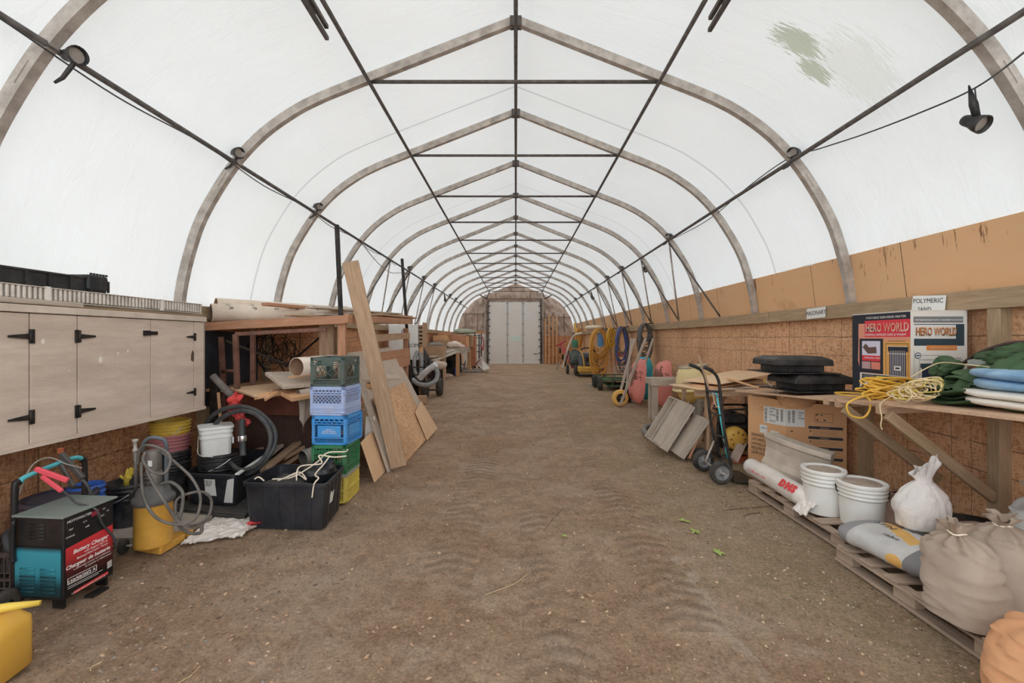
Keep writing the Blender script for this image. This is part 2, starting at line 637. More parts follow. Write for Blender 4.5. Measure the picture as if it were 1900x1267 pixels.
def make_ground():
    mb = MB()
    ys = [-3.5]
    y = -3.5
    while y < 28:
        y += 0.3 if y < 0.8 else 0.022 + 0.012 * max(0, y - 1.0)
        ys.append(y)
    xs = [-4.2 + 8.4 * i / 210 for i in range(211)]
    vs = [(x, yy, ground_h(x, yy)) for yy in ys for x in xs]
    n = len(xs)
    fs = [(j * n + i, j * n + i + 1, (j + 1) * n + i + 1, (j + 1) * n + i) for j in range(len(ys) - 1) for i in range(n - 1)]
    mb.add(vs, fs, True)
    m, t, b = nodes_of('packed_brown_dirt')
    k = NT(t)
    c = k.coord()
    sx = k.n('ShaderNodeSeparateXYZ')
    k.l(c, sx.inputs[0])
    X, Y = sx.outputs[0], sx.outputs[1]
    n1 = k.noise(c, 0.9, 6, 0.65)
    n2 = k.noise(c, 5, 8, 0.75)
    n3 = k.noise(c, 60, 6, 0.75)
    col = k.mix(k.ramp(n1, [(0.42, BW[0]), (0.58, BW[1])]), lin((150, 116, 84)), lin((206, 174, 140)))
    col = k.mix(k.math('MULTIPLY', k.ramp(n2, [(0.46, BW[0]), (0.58, BW[1])]), 0.62), col, lin((108, 72, 46)))
    # mossy tint along the right-hand side
    wob = k.math('MULTIPLY', k.noise(c, 0.8, 5, 0.7), 3.0)
    side = k.ramp(k.math('ADD', k.math('MULTIPLY', X, 0.5), k.math('SUBTRACT', wob, 1.5)), [(0.35, BW[0]), (0.85, BW[1])])
    gm = k.math('MULTIPLY', side, k.ramp(n2, [(0.35, (0.25, 0.25, 0.25)), (0.6, BW[1])]))
    col = k.mix(k.math('MULTIPLY', gm, 0.75), col, lin((140, 126, 82)))
    bright = k.math('MULTIPLY', side, k.ramp(k.noise(c, 2.4, 7, 0.75), [(0.58, BW[0]), (0.72, BW[1])]))
    col = k.mix(k.math('MULTIPLY', bright, 0.4), col, lin((150, 146, 84)))
    # pale dry patches
    dry = k.ramp(k.noise(c, 1.3, 8, 0.72), [(0.5, BW[0]), (0.62, BW[1])])
    col = k.mix(k.math('MULTIPLY', dry, 0.75), col, lin((206, 182, 158)))
    grit = k.ramp(n3, [(0.38, BW[0]), (0.62, BW[1])])
    mid = k.ramp(k.noise(c, 19, 8, 0.8), [(0.4, BW[0]), (0.6, BW[1])])
    col = k.mix(0.34, col, k.mix(mid, lin((104, 76, 52)), lin((200, 168, 134))))
    col = k.mix(0.38, col, k.mix(grit, lin((100, 74, 50)), lin((208, 178, 146))))
    rut = k.math('ABSOLUTE', k.math('SUBTRACT', k.math('ADD', X, k.math('MULTIPLY', k.noise(c, 4, 5), 0.25)), 1.22))
    rut = k.math('MULTIPLY', k.math('LESS_THAN', rut, 0.045), k.math('LESS_THAN', Y, 3.1))
    col = k.mix(k.math('MULTIPLY', k.math('MULTIPLY', rut, k.ramp(k.noise(c, 9, 6, 0.8), [(0.45, BW[0]), (0.6, BW[1])])), 0.45), col, lin((200, 184, 164)))
    vo = k.n('ShaderNodeTexVoronoi')
    vo.inputs['Scale'].default_value = 90
    k.l(c, vo.inputs['Vector'])
    chip = k.ramp(vo.outputs[0], [(0.07, BW[1]), (0.12, BW[0])])
    col = k.mix(k.math('MULTIPLY', chip, k.ramp(n2, [(0.5, BW[0]), (0.6, BW[1])])), col, lin((206, 190, 168)))
    # tyre lugs pressed into the dirt in wandering bands
    bands = None
    for xc, y0, y1 in ((-0.36, 2.5, 9.5), (1.0, 2.3, 12.0), (0.28, 1.2, 4.0)):
        xx = k.math('ABSOLUTE', k.math('SUBTRACT', k.math('ADD', X, k.math('MULTIPLY', k.math('SINE', k.math('MULTIPLY', Y, 0.5)), 0.08)), xc))
        bm = k.math('LESS_THAN', xx, 0.17)
        bm = k.math('MULTIPLY', bm, k.math('GREATER_THAN', Y, y0))
        bm = k.math('MULTIPLY', bm, k.math('LESS_THAN', Y, y1))
        lug = k.math('SINE', k.math('MULTIPLY', k.math('ADD', Y, k.math('MULTIPLY', xx, 0.45)), 2 * pi / 0.12))
        lug = k.math('MULTIPLY', k.math('ADD', lug, 1.0), bm)
        bands = lug if bands is None else k.math('ADD', bands, lug)
    fade = k.ramp(k.noise(c, 1.3, 4), [(0.4, BW[0]), (0.58, BW[1])])
    bands = k.math('MULTIPLY', bands, fade)
    col = k.mix(k.math('MULTIPLY', bands, 0.16), col, lin((96, 72, 52)))
    hgt = k.math('ADD', k.math('MULTIPLY', n2, 1.3), k.math('MULTIPLY', n3, 0.8))
    hgt = k.math('ADD', hgt, k.math('MULTIPLY', bands, 0.6))
    hgt = k.math('ADD', hgt, k.math('MULTIPLY', k.noise(c, 16, 8, 0.8), 1.0))
    b.inputs['Roughness'].default_value = 0.95
    b.inputs['Specular IOR Level'].default_value = 0.1
    col = k.mix(1.0, col, (1.36, 1.38, 1.42), 'MULTIPLY')
    k.l(col, b.inputs['Base Color'])
    k.l(k.bump(hgt, 1.0, 0.07), b.inputs['Normal'])
    struct('floor', mb, m)


make_ground()

# loose stones and wood chips nobody could count
def litter(name, n, cols, label, cat, seed, region, smin, smax, flat=0.5):
    rnd = random.Random(seed)
    mb = MB()
    for i in range(n):
        x, y = region(rnd)
        s = smin + (smax - smin) * rnd.random() ** 3
        z = ground_h(x, y)
        a = rnd.random() * 6.28
        R = Euler((rnd.uniform(-.4, .4), rnd.uniform(-.4, .4), a)).to_matrix()
        d = (s * rnd.uniform(0.8, 1.7), s * rnd.uniform(0.6, 1.0), s * flat)
        vs = [V((d[0], 0, 0)), V((0, d[1], 0)), V((-d[0] * rnd.uniform(.6, 1), 0, 0)), V((0, -d[1], 0)), V((0.1 * s, 0, d[2])), V((0, 0, -d[2]))]
        mb.cur = rnd.randrange(len(cols))
        mb.add([R @ p + V((x, y, z + d[2] * 0.3)) for p in vs], [(0, 1, 4), (1, 2, 4), (2, 3, 4), (3, 0, 4), (1, 0, 5), (2, 1, 5), (3, 2, 5), (0, 3, 5)])
    return solo(name, mb, cols, label, cat, kind='stuff', keep=True)


def reg_all(r):
    y = 1.3 + 9 * r.random() ** 1.5
    return r.uniform(-2.7, 2.6), y
def reg_right(r):
    y = 1.3 + 5 * r.random() ** 1.2
    return 1.2 + 1.3 * r.random() ** 0.6, y
def reg_left(r):
    y = 1.4 + 4 * r.random() ** 1.1
    return -0.9 - 1.6 * r.random() ** 0.7, y

ST = [mat('pebble_%s' % n, c) for n, c in (('grey', (104, 94, 84)), ('tan', (124, 104, 84)), ('brown', (84, 66, 50)), ('pale', (146, 132, 116)))]
litter('gravel', 6500, [ST[0], ST[1], ST[2], ST[2]], 'small grey and tan stones scattered over the dirt floor', 'gravel', 1, reg_all, 0.002, 0.009)
litter('gravel', 3600, ST + [mat('mossy_stone', (88, 84, 58))], 'mossy grit and stones in front of the right-hand pallets', 'gravel', 2, reg_right, 0.002, 0.011)
litter('gravel', 2200, [ST[2], ST[0], ST[1]], 'brown clods and grit in front of the battery charger', 'gravel', 3, reg_left, 0.003, 0.014)
litter('wood_chips', 900, [mat('pale_wood_chip', (160, 136, 106))], 'pale wood chips and straw lying on the dirt', 'wood chips', 4, reg_all, 0.0015, 0.008, 0.15)

# weeds, twigs and clods on the dirt
WEED = mat('fresh_green_weed', (128, 140, 60), (104, 124, 46), 20, 0.7)
for i, (px, py, lb) in enumerate(((1270, 968, 'small green weed on the dirt, furthest of the three'), (1288, 990, 'small yellow-green weed in the middle of the three'), (1332, 1030, 'small yellow-green weed nearest the camera'), (1048, 998, 'tiny round moss tuft in the middle of the floor'))):
    g0 = G(px, py); g0.z = ground_h(g0.x, g0.y)
    t = thing('weed', lb, 'weed', g0, i, 'weeds sprouting from the dirt')
    rnd = random.Random(i)
    for j in range(7 if i < 3 else 5):
        a, L_ = rnd.random() * 6.28, rnd.uniform(0.03, 0.075) * (1 if i < 3 else 0.4)
        d, s_ = V((cos(a), sin(a), 0)), V((-sin(a), cos(a), 0))
        mb = MB()
        mb.grid(lambda u, v: d * L_ * u + s_ * (v - 0.5) * 0.022 * sin(pi * min(1, u + 0.05)) + V((0, 0, 0.008 + 0.03 * u * (1.1 - u))), 7, 4)
        part('leaf', mb, WEED, t)
rnd = random.Random(9)
TWIGS = [((1340, 945, 1470, 935), 'dark twig near the far pallet'), ((1380, 958, 1410, 950), 'short dark twig beside the longer one'), ((1045, 945, 1010, 985), 'thin twig in the middle of the floor'), ((900, 1100, 985, 1060), 'long pale straw right of the middle'), ((205, 985, 232, 960), 'pale straw by the charger'), ((168, 1238, 190, 1222), 'pale straw at bottom left'), ((330, 1268, 372, 1236), 'long straw at the bottom edge')]
for (x0, y0, x1, y1), lb in TWIGS:
    a, b = G(x0, y0), G(x1, y1)
    m_ = a.lerp(b, 0.5) + V((rnd.uniform(-.02, .02), rnd.uniform(-.02, .02), 0))
    mb = MB(); mb.tube([V((p.x, p.y, ground_h(p.x, p.y) + 0.004)) for p in spline([a, m_, b], 6)], 0.0035 if 'dark' in lb else 0.0016, 5)
    solo('twig', mb, mat('dark_twig', (84, 60, 44)) if 'dark' in lb or 'thin' in lb else mat('pale_straw', (176, 150, 112)), lb, 'twig')
litter('dirt_clods', 4200, [mat('clod_brown', (128, 100, 76)), mat('clod_dark', (98, 74, 54)), mat('clod_tan', (146, 120, 94))], 'brown lumps of dirt all over the floor', 'dirt', 6, reg_all, 0.004, 0.016, 0.6)

# ------------------------------------------------------------------ hoop profile
HALF = [(0, 4.78), (0.75, 4.485), (1.45, 4.21), (1.72, 4.105), (2.02, 3.982), (2.29, 3.842), (2.60, 3.62), (2.87, 3.34), (3.09, 3.02), (3.27, 2.68), (3.39, 2.30), (3.455, 2.0), (3.47, 1.86)]
def profile(off=0.0, n=6, side=1, z1=None):
    pts = [V((x, 0, z)) for x, z in HALF]
    seg = [pts[0], pts[1]] + spline(pts[2:], n)
    out = []
    for i, p in enumerate(seg):
        a = seg[max(i - 1, 0)]
        b = seg[min(i + 1, len(seg) - 1)]
        d = (b - a).normalized()
        nn = V((-d.z, 0, d.x))
        if nn.x < 0 and i > 2:
            nn = -nn
        if nn.z < 0 and i <= 2:
            nn = -nn
        if i == 0:
            nn = V((0, 0, 1))
        q = p + nn * off
        out.append(V((q.x * side, 0, q.z)))
    return out

ARCH_Y = [2.76 + 1.86 * i for i in range(13)]
END_Y = 26.9

# translucent cover
def make_cover():
    right = profile(0.075, 5, 1)
    left = profile(0.075, 5, -1)
    pr = left[::-1] + right[1:]
    # run down behind the sill boards
    pr = [V((-3.62, 0, 1.75))] + pr + [V((3.62, 0, 1.75))]
    ys = []
    y = -1.3
    while y < END_Y + 0.2:
        ys.append(y)
        y += 0.11 if y < 10 else 0.3
    ys.append(END_Y + 0.2)
    mb = MB()
    vs = []
    arc = [0.0]
    for i in range(1, len(pr)):
        arc.append(arc[-1] + (pr[i] - pr[i - 1]).length)
    for yy in ys:
        # the sheet sags slightly between hoops and creases run off the hoops
        ph = ((yy - ARCH_Y[0]) / 1.86) % 1.0
        sag = 0.03 * sin(pi * ph)
        for i, p in enumerate(pr):
            a = pr[max(i - 1, 0)]; b = pr[min(i + 1, len(pr) - 1)]
            d = (b - a).normalized()
            nn = V((d.z, 0, -d.x))
            if nn.dot(V((0, 0, 2.2)) - p) < 0:
                nn = -nn
            wr = 0.010 * nz((arc[i] * 1.2, yy * 2.6, 0), 1.0, 4) + 0.006 * nz((arc[i] * 2.5 + yy, yy * 5, 1), 1.0, 6)
            q = p + nn * ((wr + sag * 0.35) if 1 < i < len(pr) - 2 else 0)
            vs.append((q.x, yy, q.z))
    n = len(pr)
    fs = [(j * n + i, j * n + i + 1, (j + 1) * n + i + 1, (j + 1) * n + i) for j in range(len(ys) - 1) for i in range(n - 1)]
    mb.add(vs, fs, True)
    m = bpy.data.materials.new('translucent_white_sheeting')
    m.use_nodes = True
    t = m.node_tree
    t.nodes.clear()
    k = NT(t)
    c = k.coord()
    out = k.n('ShaderNodeOutputMaterial')
    sx = k.n('ShaderNodeSeparateXYZ')
    k.l(c, sx.inputs[0])
    # two frayed algae stains on the right-hand slope
    def stain(cx, cy, cz, rx, ry, rz, seed):
        d = None
        warp = k.noise(k.coord((3, 26, 3)), 2.4, 5, 0.7)
        for o, cc, rr in ((0, cx, rx), (1, cy, ry), (2, cz, rz)):
            q = k.math('DIVIDE', k.math('SUBTRACT', sx.outputs[o], cc), rr)
            q = k.math('MULTIPLY', q, q)
            d = q if d is None else k.math('ADD', d, q)
        d = k.math('ADD', k.math('SQRT', d), k.math('MULTIPLY', k.math('SUBTRACT', warp, 0.5), 2.4))
        return k.ramp(d, [(0.62, BW[1]), (0.8, BW[0])])
    s1 = stain(2.29, 3.64, 3.9, 0.30, 0.15, 0.30, 1)
    s2 = stain(2.50, 3.78, 3.72, 0.22, 0.12, 0.22, 2)
    s3 = stain(2.66, 3.52, 3.58, 0.46, 0.32, 0.46, 3)
    col = k.mix(k.ramp(k.noise(c, 0.5, 3), [(0.3, BW[0]), (0.7, BW[1])]), (0.83, 0.83, 0.815), (0.88, 0.885, 0.88))
    col = k.mix(k.math('MULTIPLY', s3, 0.3), col, (0.6, 0.58, 0.48))
    col = k.mix(k.math('MULTIPLY', s1, 0.8), col, (0.42, 0.44, 0.32))
    col = k.mix(k.math('MULTIPLY', s2, 0.8), col, (0.42, 0.44, 0.32))
    # outer lap seams where two sheets overlap
    seam = None
    for ysm in (5.93, 9.62, 13.3):
        q = k.math('LESS_THAN', k.math('ABSOLUTE', k.math('SUBTRACT', sx.outputs[1], ysm)), 0.018 if ysm < 7 else 0.014)
        seam = q if seam is None else k.math('MAXIMUM', seam, q)
    col = k.mix(k.math('MULTIPLY', seam, 0.5), col, (0.45, 0.46, 0.46))
    crease = k.noise(k.coord((1.5, 4, 1.5), (0.3, 0.5, 0)), 1.6, 7, 0.6, 1.2)
    bmp = k.bump(crease, 0.35, 0.05)
    tr = k.n('ShaderNodeBsdfTranslucent')
    df = k.n('ShaderNodeBsdfDiffuse')
    k.l(col, tr.inputs[0]); k.l(col, df.inputs[0])
    k.l(bmp, tr.inputs['Normal']); k.l(bmp, df.inputs['Normal'])
    mx = k.n('ShaderNodeMixShader')
    mx.inputs[0].default_value = 0.76
    k.l(tr.outputs[0], mx.inputs[1]); k.l(df.outputs[0], mx.inputs[2])
    k.l(mx.outputs[0], out.inputs[0])
    struct('ceiling', mb, m)

make_cover()

# far end wall: brown poly sheeting on battens over boards
def top_at(x):
    pr = profile(0.06, 6, 1)
    x = abs(x)
    for a, b in zip(pr, pr[1:]):
        if a.x <= x <= b.x:
            return a.z + (b.z - a.z) * (x - a.x) / max(1e-6, b.x - a.x)
    return 1.9

def make_end():
    mb = MB()
    nu, nv = 130, 90
    def fn(u, v):
        x = -3.52 + 7.04 * u
        z0, z1 = 0.0, top_at(x)
        z = z0 + (z1 - z0) * v
        s = nz((x * 3.0 + 1.4 * z, z * 1.2, 0), 1.0, 3)
        d = 0.07 * s + 0.07 * (1 - abs(nz((x * 1.3, z * 1.1, 2), 1.6, 8)) * 3) * 0.6 + 0.03 * nz((x * 5, z * 2.4, 0), 1.2, 1)
        d += 0.05 * abs(sin(x * 2.1)) * 0.5 + 0.05 * (1 - abs(nz((x * 3.4 + z, z * 1.6, 4), 1.0, 2)) * 5)
        if v < 0.02 or v > 0.985 or u < 0.01 or u > 0.99:
            d = 0
        return (x, END_Y - d, z)
    mb.grid(fn, nu, nv)
    m = mat('wrinkled_brown_poly_sheet', (140, 120, 106), (172, 152, 138), 1.6, 0.35, bump=0.9, bscale=5, dirt=0.4, dirtc=(104, 84, 70))
    struct('wall_back', mb, m)
    # horizontal and vertical battens pinning the sheet
    BAT = mat('batten', (120, 96, 78), (96, 76, 62), 6, 0.8)
    mb = MB()
    mb.bb(-1.75, 1.65, END_Y - 0.16, END_Y - 0.1, 3.83, 3.90)
    struct('trim_1', mb, BAT)
    mb = MB()
    for x in (-3.0, -2.3, 2.2, 2.9):
        mb.bb(x - 0.02, x + 0.02, END_Y - 0.15, END_Y - 0.11, 1.85, min(3.0, top_at(x) - 0.1))
    mb.bb(-3.3, -1.8, END_Y - 0.15, END_Y - 0.11, 2.95, 2.99)
    mb.bb(1.7, 3.3, END_Y - 0.15, END_Y - 0.11, 2.75, 2.79)
    mb.bb(-1.2, -1.16, END_Y - 0.15, END_Y - 0.11, 3.9, 4.25)
    mb.bb(0.85, 0.89, END_Y - 0.15, END_Y - 0.11, 3.9, 4.3)
    struct('trim_2', mb, BAT)
    # board wainscot low on the right and left
    o = MB()
    o.bb(1.62, 3.5, END_Y - 0.2, END_Y - 0.14, 0, 1.66)
    struct('trim_3', o, osb('end_wall_osb', (140, 92, 58), (176, 122, 80), (196, 146, 100), (0, [('y', 0.6, 0.1, 0.012), ('z', 0.4, 0.05, 0.012)])))
    o = MB()
    o.bb(-3.5, -1.75, END_Y - 0.2, END_Y - 0.14, 1.78, 1.95)
    struct('trim_4', o, osb('end_wall_osb', (140, 92, 58), (176, 122, 80), (196, 146, 100)))
    o = MB()
    o.bb(-3.5, -1.75, END_Y - 0.2, END_Y - 0.14, 0, 1.78)
    struct('trim_5', o, WHITE)

make_end()

# overhead door in the far wall
def make_door():
    y = END_Y - 0.26
    mb = MB()
    x0, x1 = P(907, 600, y).x, P(1002, 600, y).x
    z1 = P(950, 562, y).z
    n = 22
    for i in range(n):
        a, b_ = z1 * i / n, z1 * (i + 1) / n
        mb.bb(x0, x1, y - 0.02, y + 0.02, a + 0.05, b_ + 0.05 - 0.005)
    mb.bb(x0, x1, y - 0.016, y + 0.03, 0.05, z1 + 0.04)
    root = struct('door_1', mb, mat('dusty_white_door', (226, 224, 220), (212, 208, 202), 1.2, 0.5, dirt=0.25, dirtc=(186, 170, 150)))
    def ch(name, mb, m_):
        o = part(name, mb, m_, root)
        return o
    for px in (941.5, 970.5):
        x = P(px, 600, y).x
        mb = MB()
        mb.bb(x - 0.03, x + 0.03, y - 0.035, y - 0.02, 0.05, z1 + 0.04)
        for j in range(6):
            zz = 0.45 + j * 0.62
            mb.bb(x - 0.07, x + 0.07, y - 0.05, y - 0.02, zz, zz + 0.07)
        ch('hinge_strip', mb, mat('grey_hinge_metal', (130, 130, 130), None, rough=0.5, metal=0.4))
    for x, s in ((x0, -1), (x1, 1)):
        mb = MB()
        mb.bb(x, x + s * 0.07, y - 0.08, y + 0.02, 0, z1 + 0.15)
        for j in range(9):
            zz = 0.2 + j * 0.4
            mb.bb(x - s * 0.09, x + s * 0.02, y - 0.06, y - 0.02, zz, zz + 0.06)
        ch('track', mb, STEEL_DARK)
    mb = MB()
    c = P(945.5, 628.5, y)
    mb.bb(P(948, 0, y).x, P(966, 0, y).x, y - 0.028, y - 0.02, P(0, 632, y).z, P(0, 624, y).z)
    ch('window_pane', mb, mat('pale_green_glass', (205, 228, 218), None, rough=0.2))
    mb = MB()
    for (a, b_, c_, d) in ((947, 967, 632, 633), (947, 967, 623, 624), (947, 948, 623, 633), (966, 967, 623, 633)):
        mb.bb(P(a, 0, y).x, P(b_, 0, y).x, y - 0.035, y - 0.02, P(0, d, y).z, P(0, c_, y).z)
    ch('window_frame', mb, mat('pale_frame', (190, 196, 192)))
    mb = MB()
    mb.bb(1.05, 1.28, y - 0.04, y - 0.02, 0.56, 0.6)
    ch('handle', mb, DARKMETAL)
    mb = MB()
    mb.bb(x0, x1, y - 0.06, y + 0.02, 0.0, 0.05)
    ch('bottom_seal', mb, WHITE)

make_door()
mb = MB()
for x in (-1.83, 1.62):
    mb.bb(x - 0.03, x + 0.03, END_Y - 0.3, END_Y - 0.2, 0, 4.15)
struct('trim_6', mb, STEEL)
for s in (-1, 1):
    mb = MB()
    mb.bar((s * 1.72, END_Y - 0.4, 3.85), (s * 2.1, 25.3, 4.0), 0.05, 0.05)
    mb.bar((s * 1.72, END_Y - 0.4, 3.85), (s * 1.5, 25.3, 4.15), 0.04, 0.04)
    solo('hanger_bracket', mb, STEEL_DARK, 'angled steel door-track hanger, %s of the far white door' % ('left' if s < 0 else 'right'), 'bracket')

# ------------------------------------------------------------------ side walls
LN = [('y', 0.406, 0.05, 0.006), ('y', 0.61, 0.21, 0.005), ('y', 1.22, 0.37, 0.012), ('z', 0.405, -0.115, 0.007), ('z', 0.81, 0.09, 0.008)]
WALL_OSB = osb('wall_osb', (150, 106, 72), (184, 138, 98), (206, 164, 122), (1, LN))
mb = MB(); mb.bb(3.50, 3.56, -1.3, END_Y, -0.1, 1.8); struct('wall_right', mb, WALL_OSB)
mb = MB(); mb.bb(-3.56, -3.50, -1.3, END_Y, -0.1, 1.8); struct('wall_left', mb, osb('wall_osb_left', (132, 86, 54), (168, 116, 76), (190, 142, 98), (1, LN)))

def plywood_wall():
    m, t, b = nodes_of('tan_plywood_wall')
    k = NT(t)
    c = k.coord()
    col = k.mix(k.ramp(k.noise(k.coord((1, 1.5, 6)), 1.5, 5), [(0.3, BW[0]), (0.7, BW[1])]), lin((196, 150, 104)), lin((214, 170, 122)))
    sx = k.n('ShaderNodeSeparateXYZ'); k.l(c, sx.inputs[0])
    jo = k.math('LESS_THAN', k.math('FRACT', k.math('DIVIDE', k.math('ADD', sx.outputs[1], 50.9), 1.22)), 0.006)
    col = k.mix(jo, col, (0.1, 0.06, 0.03))
    # water stains running down from the top edge and rot spots
    run = k.noise(k.coord((1, 16, 2.2)), 1.5, 6, 0.7)
    top = k.ramp(sx.outputs[2], [(0.0, BW[0]), (1.0, BW[1])])
    zt = k.math('MULTIPLY', k.math('SUBTRACT', sx.outputs[2], 1.85), 2.0)
    f = k.ramp(k.math('ADD', run, k.math('MULTIPLY', zt, 0.12)), [(0.70, BW[0]), (0.74, BW[1])])
    col = k.mix(k.math('MULTIPLY', f, 0.8), col, lin((92, 52, 28)))
    low = k.ramp(k.math('SUBTRACT', k.noise(c, 2.2, 6, 0.7), k.math('MULTIPLY', zt, 0.35)), [(0.5, BW[0]), (0.62, BW[1])])
    col = k.mix(k.math('MULTIPLY', low, 0.45), col, lin((140, 96, 58)))
    k.l(col, b.inputs['Base Color'])
    b.inputs['Roughness'].default_value = 0.7
    b.inputs['Specular IOR Level'].default_value = 0.25
    mb = MB()
    mb.slab([(3.515, -1.3, 1.75), (3.438, -1.3, 2.36), (3.438, END_Y - 0.2, 2.36), (3.515, END_Y - 0.2, 1.75)], 0.014)
    struct('trim_7', mb, m)
plywood_wall()

def sill(side, n):
    # rough timber rail the hoops stand on
    y = -1.3
    rnd = random.Random(n)
    i = 0
    while y < END_Y - 0.3:
        L = 3.66
        y1 = min(y + L, END_Y - 0.25)
        dx = rnd.uniform(-0.01, 0.01)
        x0, x1 = (3.40 + dx, 3.53)
        M_ = facing((0, 0, 0), (0, 1, 0), (0, 0, 1))
        mb = MB()
        z1 = 1.855 + rnd.uniform(-0.006, 0.006)
        mb.box(((y1 - y) / 2, 0, 0), (y1 - y - 0.004, 0.145, 0.1))
        o = bpy.data.objects.new('trim_%d' % (n + i), _mesh('trim', mb, LUMBER_GREEN))
        COL.objects.link(o)
        o.matrix_basis = facing((side * (3.45 + dx), y, z1 - 0.0725), (0, 1, 0), (0, 0, 1))
        o['kind'] = 'structure'
        bev(o, 0.004)
        y = y1
        i += 1
sill(1, 20)
sill(-1, 40)
# wall studs seen below the bench and on the left
i = 60
for x, ys in ((3.46, (3.2, 2.0, 0.8, 4.42)), (-3.46, (4.95, 6.2, 8.6, 11))):
    for y in ys:
        o = plank('trim_%d' % i, (x, y, 0), (x, y, 1.75), 0.089, 0.09, (0, 1, 0), LUMBER_GREEN)
        o['kind'] = 'structure'
        i += 1

# ------------------------------------------------------------------ hoops, purlins, braces
ORD = ['nearest', 'second', 'third', 'fourth', 'fifth', 'sixth', 'seventh', 'eighth', 'ninth', 'tenth', 'eleventh', 'twelfth', 'thirteenth']
def hoop_mesh():
    hh, dd = 0.085, 0.062
    parts = []
    for side in (-1, 1):
        mb = MB()
        cl = profile(0.0, 6, side)
        ou, inn = profile(hh / 2, 6, side), profile(-hh / 2, 6, side)
        n = len(cl)
        vs = []
        for i in range(n):
            a, b_ = ou[i], inn[i]
            if i == 0:
                a = V((0, 0, cl[0].z + hh / 2)); b_ = V((0, 0, cl[0].z - hh / 2))
            vs += [(a.x, -dd / 2, a.z), (a.x, dd / 2, a.z), (b_.x, dd / 2, b_.z), (b_.x, -dd / 2, b_.z)]
        fs = []
        for i in range(n - 1):
            for j in range(4):
                j2 = (j + 1) % 4
                f = (i * 4 + j, i * 4 + j2, (i + 1) * 4 + j2, (i + 1) * 4 + j)
                fs.append(f if side > 0 else f[::-1])
        fs.append((0, 3, 2, 1)); fs.append(tuple((n - 1) * 4 + q for q in (0, 1, 2, 3)))
        mb.add(vs, fs, False)
        parts.append(mb)
    return parts
hm = hoop_mesh()
first = None
for i, y in enumerate(ARCH_Y):
    if i == 0:
        r = thing('steel_hoop', 'x', 'hoop frame', (0, y, 0), 0, 'steel hoop frames of the shed')
        part('rafter', hm[0], STEEL, r); part('rafter', hm[1], STEEL, r)
        for q in (-0.035, 0.035):
            mb = MB(); mb.box((0, q, 4.76), (0.12, 0.008, 0.1))
            part('ridge_plate', mb, STEEL_DARK, r)
        mb = MB(); mb.tube([(-1.5, 0, 4.15), (1.5, 0, 4.15)], 0.019, 8)
        part('tie_rod', mb, STEEL_DARK, r)
        for s in (-1, 1):
            mb = MB(); mb.box((s * 3.02, 0, 3.13), (0.012, 0.075, 0.16), Euler((0, s * radians(-32), 0)).to_matrix().to_3x3())
            part('splice_sleeve', mb, STEEL, r)
        first = r
    else:
        r = copy_tree(first)
        r.location = (0, y, 0)
    r['label'] = ('curved grey steel hoop %s the camera, with straight rafters and a tie rod' % ('nearest to' if i == 0 else 'number two from' if i == 1 else ORD[i] + ' from'))

for nm, x, z, r_ in (('ridge', 0, 4.70, 0.021), ('upper left', -1.5, 4.125, 0.02), ('upper right', 1.47, 4.125, 0.02), ('lower left', -2.87, 3.30, 0.021), ('lower right', 2.83, 3.32, 0.021)):
    mb = MB()
    mb.tube([(x, -1.3, z), (x, END_Y - 0.3, z)], r_, 8)
    solo('purlin', mb, STEEL_DARK, 'long thin %s steel pipe running the length of the roof' % nm, 'purlin', 'lengthwise roof pipes')

def vbrace(side, y, xs, zs, l):
    r = thing('v_brace', l, 'brace', (side * 3.4, y, 1.86), 0, 'slanted pipe braces under the lower roof pipes')
    for d in (-0.93, 0.93):
        mb = MB(); mb.tube([(side * (xs - 0.01), y, zs), (side * 3.38, y + d, 1.87)], 0.017, 6)
        part('rod', mb, STEEL if d > 0 else STEEL_DARK, r, world=True)
for side, idx in ((1, (3, 4, 5, 6, 7)), (-1, (4, 5, 6, 7))):
    for i in idx:
        vbrace(side, ARCH_Y[i], 2.87, 3.28, 'pair of slanted pipes under the %s hoop on the %s side' % (ORD[i], 'right' if side > 0 else 'left'))

# lumber props clamped under the roof near the camera, both sides
for s, l in ((-1, 'left'), (1, 'right')):
    r = thing('spare_pipes', 'bundle of dark steel pipes slung under the roof at top %s' % l, 'pipes', (s * 1.35, 2.4, 4.1))
    for j, (dx, dz, e) in enumerate(((0, 0, 0.0), (0.05, 0.02, -0.12), (0.03, -0.04, 0.08))):
        mb = MB()
        a = P(606 if s < 0 else 1323, 66, 2.5) if False else V((s * (1.53 + dx), 3.62 + e - (0.1 if s > 0 else 0), 4.02 + dz))
        mb.bar(a, (a.x + s * 0.0 - s * 0.05, -1.0, a.z + 0.05), 0.03, 0.03)
        part('pipe', mb, STEEL_DARK, r, world=True)

